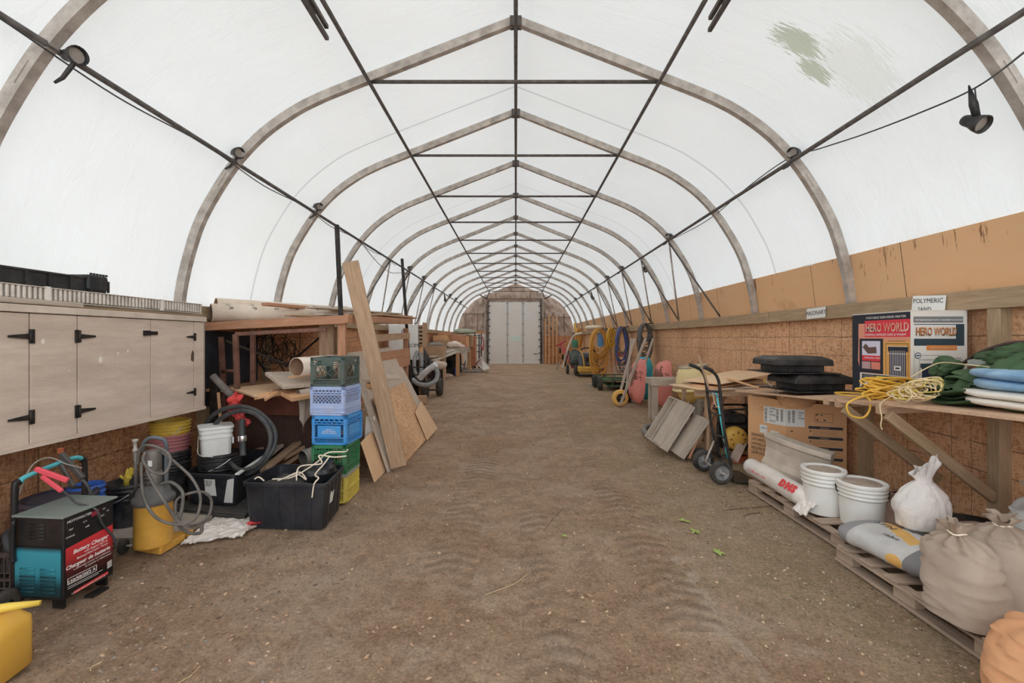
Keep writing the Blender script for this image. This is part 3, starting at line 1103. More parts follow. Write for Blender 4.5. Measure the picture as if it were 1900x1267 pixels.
# small floodlights clipped on the lower pipes
def spot(loc, label, kind, aim):
    r = thing('spot_light', label, 'lamp', loc, 0, 'small black garden spotlights on the lower roof pipes')
    Rm = frame(V(aim)) @ Euler((0, radians(90), 0)).to_matrix()
    mb = MB()
    mb.lathe([(0.001, -0.09), (0.03, -0.09), (0.035, -0.07), (0.038, -0.03), (0.05, 0.01), (0.056, 0.05), (0.05, 0.05), (0.044, 0.02)], 16, (0, 0, 0), Rm)
    part('lamp_head', mb, BLACK, r)
    mb = MB(); mb.lathe([(0.001, 0.022), (0.045, 0.022)], 16, (0, 0, 0), Rm)
    part('lens', mb, mat('dull_glass_lens', (120, 112, 104), None, rough=0.2), r)
    mb = MB()
    if kind == 'hang':
        mb.tube([(0, 0, 0.04), (-0.02, 0, 0.12), (-0.05, 0, 0.24)], [0.02, 0.024, 0.004], 6)
    else:
        mb.tube([(0, 0, 0), (0.0, 0.0, -0.05), (-0.07, 0, -0.14), (-0.12, 0, -0.17)], [0.016, 0.014, 0.012, 0.008], 6)
    part('stake', mb, BLACK, r)
    return r
spot(P(137, 103, 2.80), 'black spotlight on the left pipe at the nearest hoop', 'clip', (1, -0.35, -0.2))
spot(P(1812, 228, 2.86), 'black spotlight hanging by its cord below the right pipe', 'hang', (0.1, -0.8, -0.6))
for side, idx in ((-1, (1, 2, 5, 6, 7, 9, 10, 11)), (1, (1, 3, 5, 6, 7, 9, 10))):
    for i in idx:
        spot((side * 2.85, ARCH_Y[i] - 0.05, 3.40), 'black spotlight on the %s pipe at the %s hoop' % ('left' if side < 0 else 'right', ORD[i]), 'clip', (-side, -0.5, -0.3))
for px, py, Y in ((826, 556, 15.5), (1099, 552, 15.0), (1197, 500, 10.3)):
    spot(P(px, py, Y), 'small black spotlight dangling below the %s roof pipe' % {826: 'left', 1099: 'far right', 1197: 'right'}[px], 'hang', (0.3, -0.8, -0.6))

def cable(pts, label, r_=0.006, n=10, m_=None):
    mb = MB(); mb.tube(spline(pts, n), r_, 5)
    solo('cable', mb, m_ or BLACK_HOSE, label, 'cable')
ca = []
for i in range(0, 12):
    y = 0.4 + i * 0.93
    ca.append((-2.855 + 0.01 * sin(i * 3.1), y, 3.30 - 0.02 - (0.05 if i % 2 else 0)))
cable(ca, 'thin black cable clipped along the lower left roof pipe')
pr0 = P(1463, 294, 4.62)
cable([P(1960, 40, 1.9), P(1900, 97, 2.25), P(1806, 165, 2.86), P(1700, 212, 3.25), P(1600, 250, 3.75), P(1520, 276, 4.25), pr0, P(1390, 345, 5.4), P(1330, 396, 6.5), P(1290, 422, 7.2), P(1240, 447, 8.3)], 'black cable drooping off the lower right roof pipe', 0.006)
mb = MB(); mb.tube(spline([P(1809, 165, 2.86), P(1812, 190, 2.86), P(1815, 205, 2.86), P(1811, 222, 2.86)], 5), 0.004, 5)
solo('lamp_cord', mb, BLACK_HOSE, 'short cord holding up the hanging spotlight at right', 'cord')
cable([(-2.87, 8.36, 3.27), (-2.86, 9.2, 3.08), (-2.85, 10.1, 3.0), (-2.86, 10.9, 3.1), (-2.87, 12.0, 3.27)], 'loop of grey wire sagging below the left roof pipe', 0.009, 8, STEEL)
# ================================================================== LEFT SIDE
XC = -2.9
def yl(px, x=XC):
    return x * F / (px - CX)

GREY_PAINT = mat('taupe_painted_plywood', (170, 154, 140), (154, 138, 124), 2.2, 0.75, bump=0.25, bscale=28, stretch=(1, 1, 5), dirt=0.3, dirtc=(132, 116, 102))

def tee_hinge(parent, y, z, d, s=1.0):
    h = MB()
    h.box((XC + 0.006, y - d * 0.012 * s, z), (0.006, 0.028 * s, 0.085 * s))
    h.slab([(XC + 0.010, y, z + 0.017 * s), (XC + 0.010, y + d * 0.115 * s, z + 0.006 * s), (XC + 0.010, y + d * 0.115 * s, z - 0.006 * s), (XC + 0.010, y, z - 0.017 * s)], -0.006 if d > 0 else 0.006)
    h.tube([(XC + 0.012, y, z - 0.04 * s), (XC + 0.012, y, z + 0.04 * s)], 0.007 * s, 6)
    for q in (-0.03, 0.03):
        h.box((XC + 0.011, y - d * 0.014 * s, z + q * s), (0.004, 0.007, 0.007))
    part('hinge', h, DARKMETAL, parent, world=True)

def cabinet():
    y0, y1 = 1.2, yl(380)
    r = thing('wall_cabinet', 'long taupe painted plywood wall cabinet with black strap hinges, hanging on the left wall', 'cabinet', (-3.2, 2.7, 0.86))
    z0, z1 = 0.865, 1.70
    mb = MB()
    mb.bb(-3.49, XC - 0.019, y0, y1 - 0.012, z0 + 0.01, z1 - 0.01)
    part('body', mb, mat('gap_shade_cabinet_body', (44, 36, 30)), r, world=True)  # body coloured dark to put shade into the gaps between doors
    mb = MB(); mb.bb(-3.49, XC, y1 - 0.012, y1, z0, z1)
    part('end_panel', mb, GREY_PAINT, r, world=True)
    edges = [(y0, yl(55), 'door'), (yl(55), yl(144), 'panel'), (yl(144), yl(280), 'door'), (yl(280), yl(360), 'door'), (yl(360), y1, 'panel')]
    doors = []
    for k_, (a, b_, nm) in enumerate(edges):
        mb = MB(); mb.bb(XC - 0.018, XC, a + 0.004, b_ - 0.004, z0 + 0.006 * (k_ % 2), z1 - 0.05)
        doors.append(part(nm, mb, GREY_PAINT, r, 0.002, world=True))
    for py, zz in ((624, 0), (774, 0)):
        tee_hinge(doors[0], yl(55) - 0.004, EYE - (py - CY) * yl(55) / F, -1)
    for py in (624, 763):
        tee_hinge(doors[2], yl(144) + 0.004, EYE - (py - CY) * yl(144) / F, 1)
    for py in (625, 727):
        tee_hinge(doors[3], yl(360) - 0.004, EYE - (py - CY) * yl(360) / F, -1, 0.8)
    zz = EYE - (618 - CY) * yl(280) / F
    h = MB()
    h.bb(XC, XC + 0.008, yl(280) - 0.07, yl(280) + 0.06, zz - 0.014, zz + 0.014)
    h.bb(XC, XC + 0.03, yl(280) - 0.075, yl(280) - 0.035, zz - 0.02, zz + 0.02)
    part('hasp', h, DARKMETAL, doors[2], world=True)
    # torn hole in the paint near the last hinge, screw heads and filler dabs
    mb = MB()
    a = yl(357)
    z_ = EYE - (662 - CY) * a / F
    mb.slab([(XC + 0.002, a - 0.02, z_ - 0.03), (XC + 0.002, a + 0.012, z_ - 0.045), (XC + 0.002, a + 0.02, z_ + 0.03), (XC + 0.002, a - 0.002, z_ + 0.06), (XC + 0.002, a - 0.016, z_ + 0.02)], 0.004)
    part('torn_spot', mb, mat('torn_dark_ply', (70, 54, 44)), r, world=True)
    for px, py, s in ((80, 634, 0.016), (187, 668, 0.02), (219, 656, 0.01), (237, 651, 0.01), (303, 700, 0.008), (128, 688, 0.006)):
        y = yl(px); z = EYE - (py - CY) * y / F
        mb = MB()
        mb.lathe([(0.0005, 0.002), (s * 0.7, 0.002), (s, 0.0)], 9, (XC + 0.0005, y, z), Euler((0, pi / 2, 0)).to_matrix(), False, 1.2, 0.8)
        part('filler_spot', mb, mat('filler_white', (214, 204, 192)), r, world=True)
    mb = MB(); mb.bb(-3.49, XC + 0.012, y0, y1 + 0.01, z1 - 0.045, z1)
    part('top_board', mb, mat('taupe_top_edge', (176, 162, 148), (150, 138, 126), 3, 0.8), r, 0.003, world=True)
    mb = MB(); mb.bb(XC - 0.02, XC + 0.012, y0, y1, z0 - 0.02, z0 + 0.006)
    part('bottom_rail', mb, GREY_PAINT, r, world=True)
cabinet()
plank('lath', (-2.91, 1.2, 1.722), (-2.91, yl(153), 1.722), 0.04, 0.032, (1, 0, 0), LUMBER_GREY, 'grey weathered lath lying on the front edge of the wall cabinet')

# ribbed grating trough on top of the cabinet
def grating():
    r = thing('ribbed_trough', 'long dusty grey ribbed metal trough lying on the wall cabinet', 'trough', (-3.0, 2.7, 1.7))
    m_ = mat('dusty_ribbed_metal', (176, 168, 158), (150, 142, 132), 8, 0.65, 0.1, dirt=0.3, dirtc=(120, 108, 96))
    y0, y1 = 1.25, yl(379)
    z0, z1 = 1.735, 1.82
    mb = MB()
    mb.bb(-3.06, -2.915, y0, y1, z1 - 0.006, z1)
    mb.bb(-3.06, -2.915, y0, y1, z0 - 0.006, z0)
    part('trough_body', mb, m_, r, 0.002, world=True)
    mb = MB()
    mb.bb(-3.02, -2.945, y0, y1, z0, z1 - 0.006)
    part('trough_inner', mb, mat('trough_inner', (62, 56, 52)), r, world=True)
    mb = MB()
    n = 96
    for i in range(n):
        y = y0 + (y1 - y0) * (i + 0.5) / n
        mb.box((-2.93, y, (z0 + z1) / 2), (0.022, 0.0175, z1 - z0 - 0.01))
    o = part('ribs', mb, m_, r, 0.004, world=True)
    for y in (yl(95), yl(305)):
        mb = MB(); mb.bb(-2.93, -2.914, y - 0.012, y + 0.012, z0 - 0.004, z1 + 0.004)
        part('strap', mb, mat('pale_strap', (196, 190, 182)), r, world=True)
grating()

def channel():
    r = thing('plastic_channel', 'black moulded plastic drain channel lying on the ribbed trough at far left', 'channel', (-3.12, 2.5, 1.825))
    y0, y1 = 1.3, 3.32
    mb = MB()
    x0, x1 = -3.22, -3.04
    mb.bb(x0, x1, y0, y1, 1.828, 1.838)
    mb.bb(x1 - 0.01, x1, y0, y1, 1.838, 1.93)
    mb.bb(x0, x0 + 0.01, y0, y1, 1.838, 1.94)
    mb.bb(x1 - 0.01, x1 + 0.012, y0, y1, 1.922, 1.934)
    part('channel', mb, BLACK, r, world=True)
    for i in range(15):
        y = y0 + 0.07 + i * 0.14
        mb = MB(); mb.bb(x1, x1 + 0.012, y - 0.006, y + 0.006, 1.838, 1.922)
        part('rib', mb, BLACK, r, world=True)
    mb = MB()
    mb.bb(x0 - 0.01, x1 + 0.02, y1 - 0.16, y1, 1.845, 1.955)
    part('end_cap', mb, BLACK, r, 0.012, world=True)
    mb = MB()
    for i in range(6):
        mb.box((x1 + 0.02, y1 - 0.14 + i * 0.024, 1.96), (0.01, 0.012, 0.014))
    part('cap_teeth', mb, BLACK, r, world=True)
channel()

# ---- cardboard form tubes with repeated lettering
TUBE = mat('waxed_form_tube_paper', (208, 194, 178), (190, 172, 152), 4, 0.6, dirt=0.45, dirtc=(140, 112, 88))
TUBE_IN = mat('tube_inside', (150, 118, 92), (120, 92, 70), 5, 0.8)
def form_tube(name, a, b, r_, label, words=None, ang=0.0, seed=0, band=False):
    a, b = V(a), V(b)
    t = thing(name, label, 'tube', a - V((0, 0, r_)))
    Rm = frame(b - a)
    L = (b - a).length
    Rz = Rm @ Euler((0, radians(90), 0)).to_matrix()
    mb = MB(); mb.lathe([(r_ - 0.006, 0), (r_, 0), (r_, L), (r_ - 0.006, L)], 40, a, Rz)
    part('tube_wall', mb, TUBE, t, world=True)
    mb = MB(); mb.lathe([(r_ - 0.006, 0), (r_ - 0.0061, L)], 32, a, Rz)
    part('tube_inside', mb, TUBE_IN, t, world=True)
    # spiral wrap seams
    mb = MB()
    n = int(L / 0.23)
    if words:
        # lettering printed round the tube, one word after the other along it
        for i in range(n + 1):
            wd = words[(i + seed) % len(words)]
            s = 0.23 * (i + 0.5)
            if s > L - 0.05:
                break
            for j, chv in enumerate(wd):
                th = ang + 1.95 + j * 0.52
                for rep in (0,):
                    # local tube frame: x axis along, angle around
                    ca_, sa_ = cos(th), sin(th)
                    outw = Rm @ V((0, ca_, sa_))
                    down = Rm @ V((0, -sa_, ca_))
                    p = a + Rm @ V((s + 0.02 * j, 0, 0)) + outw * (r_ + 0.0006)
                    M_ = facing(p, down, Rm @ V((1, 0, 0)))
                    text('lettering', chv, 0.066, INK, t, M_, 'CENTER', 0.0002)
    return t
form_tube('form_tube', (-3.36, 4.93, 1.785), (-2.25, 5.95, 1.83), 0.1, 'grey-white cardboard form tube with black lettering, lying open-ended beside the wall cabinet', ['OUR', 'GYP', 'EAS'], -0.35, 0)
form_tube('form_tube', (-3.42, 5.10, 1.885), (-2.3, 6.35, 1.86), 0.08, 'cardboard form tube half hidden behind the lettered tube', None)
form_tube('form_tube', (-2.88, 5.78, 1.805), (-2.4, 7.6, 1.80), 0.055, 'short slim form tube end beneath the stacked laths', None)

# ---- rack: lumber table on rusty steel legs
def rack():
    r = thing('lumber_rack', 'wooden lumber rack with fir edge boards on rust-brown steel legs beside the wall cabinet', 'rack', (-2.6, 6.4, 0))
    Z = 1.70
    def pk(nm, a, b, w_, t_, wd, m_=LUMBER_RED):
        return plank(nm, a, b, w_, t_, wd, m_, parent=r)
    pk('edge_board', (-3.42, 4.92, 1.585 + 0.045), (-1.86, 4.90, 1.665 + 0.045), 0.09, 0.04, (0, 0, 1))
    pk('edge_board', (-1.85, 4.88, 1.72), (-1.85, 7.95, 1.80), 0.095, 0.04, (0, 0, 1))
    pk('edge_board', (-3.4, 7.93, 1.80), (-1.86, 7.95, 1.80), 0.09, 0.04, (0, 0, 1))
    for i in range(6):
        x = -3.3 + i * 0.27
        pk('deck_board', (x, 4.95, 1.665), (x, 7.9, 1.80), 0.24, 0.02, (1, 0, 0), LUMBER_OLD)
    # far side: two stout boards and posts
    pk('side_board', (-1.9, 6.0, 1.15), (-1.9, 7.95, 1.18), 0.30, 0.04, (0, 0, 1))
    pk('side_board', (-1.9, 5.9, 1.50), (-1.9, 7.95, 1.55), 0.10, 0.04, (0, 0, 1), LUMBER_OLD)
    for x, y in ((-1.93, 4.97), (-1.93, 7.85), (-2.28, 5.3), (-2.2, 5.3)):
        pk('post', (x, y, 0), (x, y, 1.68), 0.085, 0.04, (1, 0, 0), LUMBER_OLD if x < -2 else LUMBER_RED)
    pk('post', (-2.95, 5.02, 0), (-2.95, 5.02, 1.6), 0.045, 0.045, (1, 0, 0), RUST)
    # steel frame
    a = P(437, 620, 4.7); b = P(606, 611, 4.86)
    pk('steel_rail', a, b, 0.04, 0.04, (0, 0, 1), RUST)
    pk('steel_leg', (a.x, a.y, a.z), (a.x + 0.06, a.y - 0.02, 0.0), 0.045, 0.045, (1, 0, 0), RUST)
    a2 = P(410, 625, 5.0)
    pk('steel_leg', (a2.x, a2.y, a2.z), (a2.x + 0.08, a2.y, 0.0), 0.045, 0.045, (1, 0, 0), RUST)
    p, q = P(413, 689, 4.95), P(436, 688, 4.75)
    mb = MB(); mb.tube([p, q], 0.018, 8); part('steel_rung', mb, RUST, r, world=True)
    # lower shelf and its box-like side
    pk('lower_shelf', (-3.4, 5.4, 0.93), (-1.95, 5.4, 0.93), 1.0, 0.03, (0, 1, 0), OSB_PANEL)
    pk('bin_side', (-3.1, 4.95, 0.80), (-1.97, 4.95, 0.76), 0.26, 0.02, (0, 0, 1), mat('red_brown_panel', (104, 56, 40), (86, 46, 34), 4, 0.7))
    pk('bin_side', (-3.1, 5.0, 0.42), (-1.97, 5.0, 0.40), 0.52, 0.02, (0, 0, 1), mat('dark_bin_panel', (66, 44, 34), (48, 34, 28), 4, 0.8))
rack()
plank('steel_post', (P(625, 417, 5.02)), (-1.90, 5.06, 0.0), 0.042, 0.042, (1, 0, 0), DARKMETAL, 'tall black steel post at the near corner of the lumber rack, above the milk crates', 'post')
plank('steel_post', P(746, 480, 7.98), V((-1.84, 8.03, 0.0)), 0.045, 0.045, (1, 0, 0), DARKMETAL, 'tall black steel post standing at the far corner of the lumber rack', 'post')
o = thing('hook', 'small black hook hanging on the far steel post', 'hook', P(752, 613, 7.95))
mb = MB(); mb.tube(spline([(0.0, 0, 0), (-0.05, -0.01, 0.0), (-0.06, -0.02, -0.05), (-0.09, -0.02, -0.06)], 5), 0.006, 6); part('hook_wire', mb, DARKMETAL, o)

# boards piled on top of the rack
for i, (a, b, w_, t_, m_, lb) in enumerate((
    ((-2.81, 5.0, 1.885), (-1.86, 7.9, 1.88), 0.09, 0.035, LUMBER_RED, 'orange-brown stud lying aslant on top of the rack, longest of the pile'),
    ((-2.39, 5.2, 1.86), (-1.9, 7.3, 1.90), 0.14, 0.02, LUMBER_GREY, 'rounded grey board lying beside the tall leaning plank on the rack'),
    ((-2.50, 4.9, 1.755), (-2.2, 5.6, 1.765), 0.10, 0.02, LUMBER_OLD, 'thin splintered lath poking out at the rack corner'),
    ((-2.2, 5.0, 1.77), (-1.95, 7.0, 1.80), 0.11, 0.02, LUMBER_GREY, 'flat grey lath lying low in the pile on the rack'),
    ((-2.0, 6.3, 1.84), (-1.95, 8.3, 1.875), 0.24, 0.03, LUMBER_OLD, 'wide brown board at the far end of the rack top'),
    ((-2.25, 6.3, 1.835), (-2.2, 8.2, 1.88), 0.2, 0.03, LUMBER_GREY, 'wide pale board at the far end of the rack top, next to the wall side'))):
    plank('board', a, b, w_, t_, (1, 0, 0.02), m_, lb, 'board', None, 'boards piled on the lumber rack')

# ---- lower shelf load: planks and large form tube
for pts, z, t_, m_, lb in (
    ([(492, 690), (586, 683), (600, 709), (526, 716)], 1.09, 0.035, LUMBER_GREY, 'grey square-ended board under the open form tube'),
    ([(426, 719), (503, 700), (530, 714), (471, 734)], 1.0, 0.03, LUMBER_OLD, 'broad tan board sticking out of the rack shelf at left'),
    ([(452, 724), (512, 712), (536, 720), (462, 740)], 0.975, 0.025, LUMBER, 'tan offcut lying under the broad board')):
    pass
def shelf_board(name, near_l, near_r, Yn, Yf, dxf, zf, t_, m_, lb):
    """board with its near end seen between two picture positions, running back into the rack"""
    a, b = P(near_l[0], near_l[1], Yn[0]), P(near_r[0], near_r[1], Yn[1])
    c = b + V((dxf, Yf - b.y, zf))
    d = a + V((dxf, Yf - a.y, zf))
    o = MB(); o.slab([a, b, c, d], t_ if (b - a).cross(c - a).z > 0 else -t_)
    return solo(name, o, m_, lb, 'board', 'boards on the lower shelf of the rack', bevel=0.003)
shelf_board('board', (492, 690), (526, 716), (4.75, 4.35), 5.9, 0.75, -0.05, 0.035, PLY_GREY, 'grey square-ended board right under the open form tube')
shelf_board('board', (426, 719), (471, 734), (4.75, 4.35), 5.9, 0.55, -0.0, 0.022, PLY, 'broad tan board sticking out of the rack shelf, furthest left')
shelf_board('board', (470, 733), (497, 727), (4.4, 4.4), 5.8, 0.5, -0.03, 0.05, LUMBER, 'short thick stud end with a paper tag on the rack shelf')
shelf_board('board', (521, 727), (542, 738), (4.5, 4.3), 5.6, 0.5, 0.02, 0.04, LUMBER, 'small square stud end below the form tube')
plank('lath', P(491, 742, 4.35), P(516, 727, 4.5), 0.03, 0.012, (0, 0, 1), LUMBER, 'thin broken lath hanging down from the rack shelf')
plank('lath', P(503, 727, 4.5), P(585, 712, 5.2), 0.035, 0.02, (0, 0, 1), LUMBER_OLD, 'long lath lying beneath the grey square-ended board')
form_tube('form_tube', P(550, 681, 4.55), P(550, 681, 4.55) + V((0.26, 0.72, 0.02)), 0.098, 'large open form tube lying on the rack shelf behind the top milk crate', ['OUR', 'CAN'], -0.2, 1)
plank('lath', P(537, 700, 4.45), P(556, 698, 4.5) + V((0.1, 0.45, 0)), 0.03, 0.02, (0, 1, 0), LUMBER, 'pale lath stuck in the open mouth of the large form tube')
# rolled and hanging canvas
mb = MB()
a = P(553, 733, 4.5)
n = 0
for rr in (0.05, 0.034, 0.02):
    mb.lathe([(rr, 0), (rr, 0.5)], 18, a, frame(V((0.3, 0.66, 0.05))) @ Euler((0, radians(90), 0)).to_matrix())
cloth = mat('grey_canvas', (150, 138, 126), (130, 118, 106), 6, 0.9)
def fnc(u, v):
    top = P(553 + 32 * u, 738 - 4 * u, 4.45 + 0.35 * u)
    ln = 0.10 + 0.26 * (1 - abs(u - 0.32) / 0.68) ** 1.2
    return top + V((0.02 * sin(u * 9), 0.03 * sin(u * 7 + v * 2), -ln * v))
mb.grid(fnc, 14, 10)
def fnc2(u, v):
    return fnc(u, v) + V((0.004, 0.006, 0))
mb.grid(fnc2, 14, 10)
solo('canvas_roll', mb, cloth, 'rolled grey canvas with one corner hanging down below the form tube', 'canvas')

# red rag and corrugated hose
def sheet_cloth(name, quad, amp, m_, label, cat, fs=5, seed=0, thick=0.006, n=18, kind=None):
    q = [V(p) for p in quad]
    nn = (q[1] - q[0]).cross(q[3] - q[0]).normalized()
    mb = MB()
    def f(u, v, off=0):
        p = (q[0] * (1 - u) + q[1] * u) * (1 - v) + (q[3] * (1 - u) + q[2] * u) * v
        return p + nn * (nz((u * 2, v * 2, seed), fs / 2) * amp + abs(nz((u * 3, v * 1.2, seed), fs)) * amp - off)
    mb.grid(lambda u, v: f(u, v), n, n)
    mb.grid(lambda u, v: f(1 - u, v, thick), n, n)
    return solo(name, mb, m_, label, cat, kind=kind)
RED = mat('red_plastic_sheet', (176, 44, 40), (150, 34, 32), 6, 0.45)
r = thing('red_rag', 'crumpled red plastic bag tied round a black hose under the rack', 'bag', P(440, 790, 4.2))
for q, s in (([P(418, 757, 4.25), P(436, 726, 4.2), P(448, 732, 4.15), P(446, 768, 4.15)], 1), ([P(434, 762, 4.15), P(447, 762, 4.12), P(464, 784, 4.15), P(458, 791, 4.15)], 2), ([P(420, 760, 4.2), P(446, 760, 4.15), P(456, 788, 4.15), P(440, 775, 4.2)], 3)):
    mb = MB()
    qq = [V(p) for p in q]
    nn = (qq[1] - qq[0]).cross(qq[3] - qq[0]).normalized()
    for off in (0, 0.01):
        mb.grid(lambda u, v: ((qq[0] * (1 - u) + qq[1] * u) * (1 - v) + (qq[3] * (1 - u) + qq[2] * u) * v) + nn * (nz((u * 3, v * 3, s), 1.4) * 0.05 - off), 12, 12)
    part('fold', mb, RED, r, world=True)
def corr(name, pts, r_, label, m_=None, pitch=0.022, cat='hose'):
    pts = spline(pts, 30)
    L = sum((b - a).length for a, b in zip(pts, pts[1:]))
    n = max(20, int(L / pitch) * 2)
    out, rs = [], []
    acc = [0]
    for a, b in zip(pts, pts[1:]):
        acc.append(acc[-1] + (b - a).length)
    j = 0
    for i in range(n + 1):
        s = L * i / n
        while j < len(acc) - 2 and acc[j + 1] < s:
            j += 1
        t = (s - acc[j]) / max(1e-9, acc[j + 1] - acc[j])
        out.append(pts[j].lerp(pts[j + 1], min(1, t)))
        rs.append(r_ if i % 2 else r_ * 0.86)
    mb = MB(); mb.tube(out, rs, 12)
    return solo(name, mb, m_ or BLACK_HOSE, label, cat)
corr('corrugated_pipe', [P(394, 697, 4.3), P(418, 722, 4.3), P(440, 745, 4.35)], 0.035, 'short grey-black corrugated pipe leaning under the rack beside the cabinet', mat('dusty_black_pipe', (92, 84, 78), (70, 64, 60), 12, 0.7))
corr('corrugated_pipe', [P(449, 778, 4.1), P(450, 812, 4.05), P(451, 846, 4.0)], 0.026, 'upright ribbed black hose below the red bag')
mb = MB(); mb.lathe([(0.034, 0), (0.036, 0.008), (0.036, 0.045), (0.034, 0.05)], 20, P(450, 818, 4.04))
solo('hose_clamp', mb, CHROME, 'shiny metal collar on the upright ribbed hose', 'clamp')
def hose(name, pts, r_, label, m_=None, closed=False, n=10, group=None, seg=10, cat='hose'):
    mb = MB(); mb.tube(spline(pts, n, closed), r_, seg, closed)
    return solo(name, mb, m_ or BLACK_HOSE, label, cat, group)
hose('rubber_hose', [P(372, 806, 4.25), P(398, 768, 4.2), P(440, 754, 4.12), P(478, 764, 4.05), P(506, 792, 4.0), P(510, 822, 3.95), P(494, 852, 3.9), P(462, 878, 3.95), P(430, 868, 4.1)], 0.021, 'thick black rubber hose arching high over the white square pail')
hose('rubber_hose', [P(380, 818, 4.15), P(408, 778, 4.1), P(446, 762, 4.05), P(480, 772, 3.98), P(500, 800, 3.93), P(499, 832, 3.9), P(478, 862, 3.88), P(446, 872, 3.92), P(428, 858, 4.0)], 0.020, 'second black rubber hose arching just inside the taller loop')
plank('broom_handle', P(405, 728, 4.5), P(418, 890, 4.4), 0.022, 0.022, (1, 0, 0), LUMBER, 'thin yellowish stick standing under the rack by the cabinet')

# dark lumber scraps lying on the ground under the rack
for i, (a, b, w_, t_, m_, lb) in enumerate((
    (P(487, 872, 4.3), P(575, 805, 5.3), 0.09, 0.04, LUMBER_OLD, 'brown stud lying on the ground under the rack, nearest the black totes'),
    (P(500, 880, 4.5), P(590, 822, 5.2), 0.07, 0.03, LUMBER_OLD, 'narrow brown strip lying behind the front tote'),
    (P(480, 858, 4.6), P(560, 790, 5.6), 0.14, 0.03, LUMBER_GREY, 'wide dusty board lying under the rack'),
    (P(520, 852, 4.7), P(600, 806, 5.4), 0.12, 0.04, LUMBER_OLD, 'dark board lying against the milk crates'),
    (P(455, 855, 4.7), P(520, 800, 5.5), 0.1, 0.03, LUMBER, 'yellowish offcut showing below the black hose'))):
    plank('scrap_board', a, b, w_, t_, (1, -0.3, 0.2), m_, lb, 'board', None, 'scrap boards under the rack')
mb = MB(); mb.lathe([(0.075, 0), (0.08, 0), (0.08, 0.4), (0.075, 0.4)], 22, P(562, 850, 4.55), frame(V((0.5, 0.8, 0.1))) @ Euler((0, radians(90), 0)).to_matrix())
solo('pipe_offcut', mb, mat('grey_pipe', (128, 122, 116), (104, 98, 92), 8, 0.6), 'short grey pipe offcut lying behind the green milk crate', 'pipe')
# tangle of wire on the wall
r = thing('wire_tangle', 'tangled loops of thin dark wire hanging on the wall behind the rack', 'wire', (-3.42, 5.8, 1.05))
rnd = random.Random(5)
for i in range(16):
    cy, cz, rr = 6.3 + rnd.uniform(-0.5, 0.5), 1.32 + rnd.uniform(-0.12, 0.1), rnd.uniform(0.12, 0.3)
    pts = [(-3.40 + rnd.uniform(-.03, .08), cy + rr * cos(a * pi / 4 + i) * rnd.uniform(.8, 1.2), cz + rr * sin(a * pi / 4 + i) * rnd.uniform(.75, 1.1)) for a in range(8)]
    mb = MB(); mb.tube(spline(pts, 5, True), 0.005, 5, True)
    part('wire_loop', mb, DARKMETAL, r, world=True)
mb = MB(); mb.bb(-3.47, -3.40, 4.75, 5.9, 0.75, 1.58)  # upright blue-black slab along the wall inside the rack
solo('dark_panel', mb, mat('blue_black_panel', (34, 36, 46), (26, 28, 36), 4, 0.6), 'flat blue-black panel against the wall inside the rack', 'board')
plank('pipe', P(418, 632, 5.2), P(545, 682, 6.0), 0.03, 0.03, (0, 0, 1), STEEL_DARK, 'long dark pipe lying aslant inside the rack')
plank('pipe', P(460, 640, 5.6), P(500, 700, 5.2), 0.022, 0.022, (0, 0, 1), DARKMETAL, 'thin black rod crossing the inside of the rack')
plank('pipe', P(598, 622, 5.3), P(530, 680, 6.1), 0.02, 0.02, (0, 0, 1), DARKMETAL, 'thin black brace running down to the form tube')
for px, l in ((399, 'second'),):
    plank('post', P(px, 700, 4.6), V((P(px, 700, 4.6).x, 4.6, 0)), 0.07, 0.07, (1, 0, 0), DARKMETAL, 'dark stub post standing behind the corner of the wall cabinet', 'post')

# ================================================================== tall plank and leaning sheets
plank('plank', P(740, 866, 5.06) - V((0, 0, 0.0)), P(650, 486, 5.06) , 0.175, 0.05, (1, 0.15, 0), LUMBER_OLD, 'tall rough plank leaning on the rack, taller than everything round it', 'plank')
def lean_sheet(name, y0, y1, h0, h1, x0, t_, m_, lb, slope=0.42, cut=0.0):
    def pt(y, h):
        return V((x0 - slope * h, y, h))
    q = [pt(y0, 0.005), pt(y1, 0.005), pt(y1 - cut, h1), pt(y0, h0)]
    o = MB(); o.slab(q, -t_)
    return solo(name, o, m_, lb, 'sheet', 'sheets leaning on the lumber rack', bevel=0.002)
lean_sheet('plywood_sheet', 5.18, 7.05, 1.33, 1.36, -1.40, 0.016, PLY_GREY, 'weathered grey plywood sheet leaning behind the tall plank')
lean_sheet('plywood_sheet', 5.6, 7.75, 1.08, 1.05, -1.46, 0.014, PLY_GREY, 'grey plywood sheet leaning furthest from the camera on the rack', 0.42, 0.35)
lean_sheet('osb_sheet', 5.22, 7.0, 0.80, 0.84, -1.33, 0.014, OSB_PANEL, 'golden flake board leaning in front of the grey plywood', 0.43, 0.25)
lean_sheet('hardboard', 6.55, 7.42, 0.42, 0.5, -1.30, 0.008, HARDBOARD, 'small tan hardboard offcut leaning at the far foot of the sheets', 0.42, 0.3)
lean_sheet('hardboard', 4.64, 5.22, 0.42, 0.47, -1.47, 0.01, HARDBOARD, 'tan hardboard piece leaning beside the milk crates', 0.34, 0.05)
lean_sheet('board', 4.98, 5.12, 1.30, 1.32, -1.43, 0.025, LUMBER_GREY, 'narrow grey board leaning just left of the tall plank', 0.33)
plank('board', (-1.66, 5.05, 0.30), (-1.64, 5.05, 0.62), 0.10, 0.02, (1, 0, 0), mat('pale_offcut', (196, 188, 178)), 'pale offcut showing behind the tan hardboard', 'board')

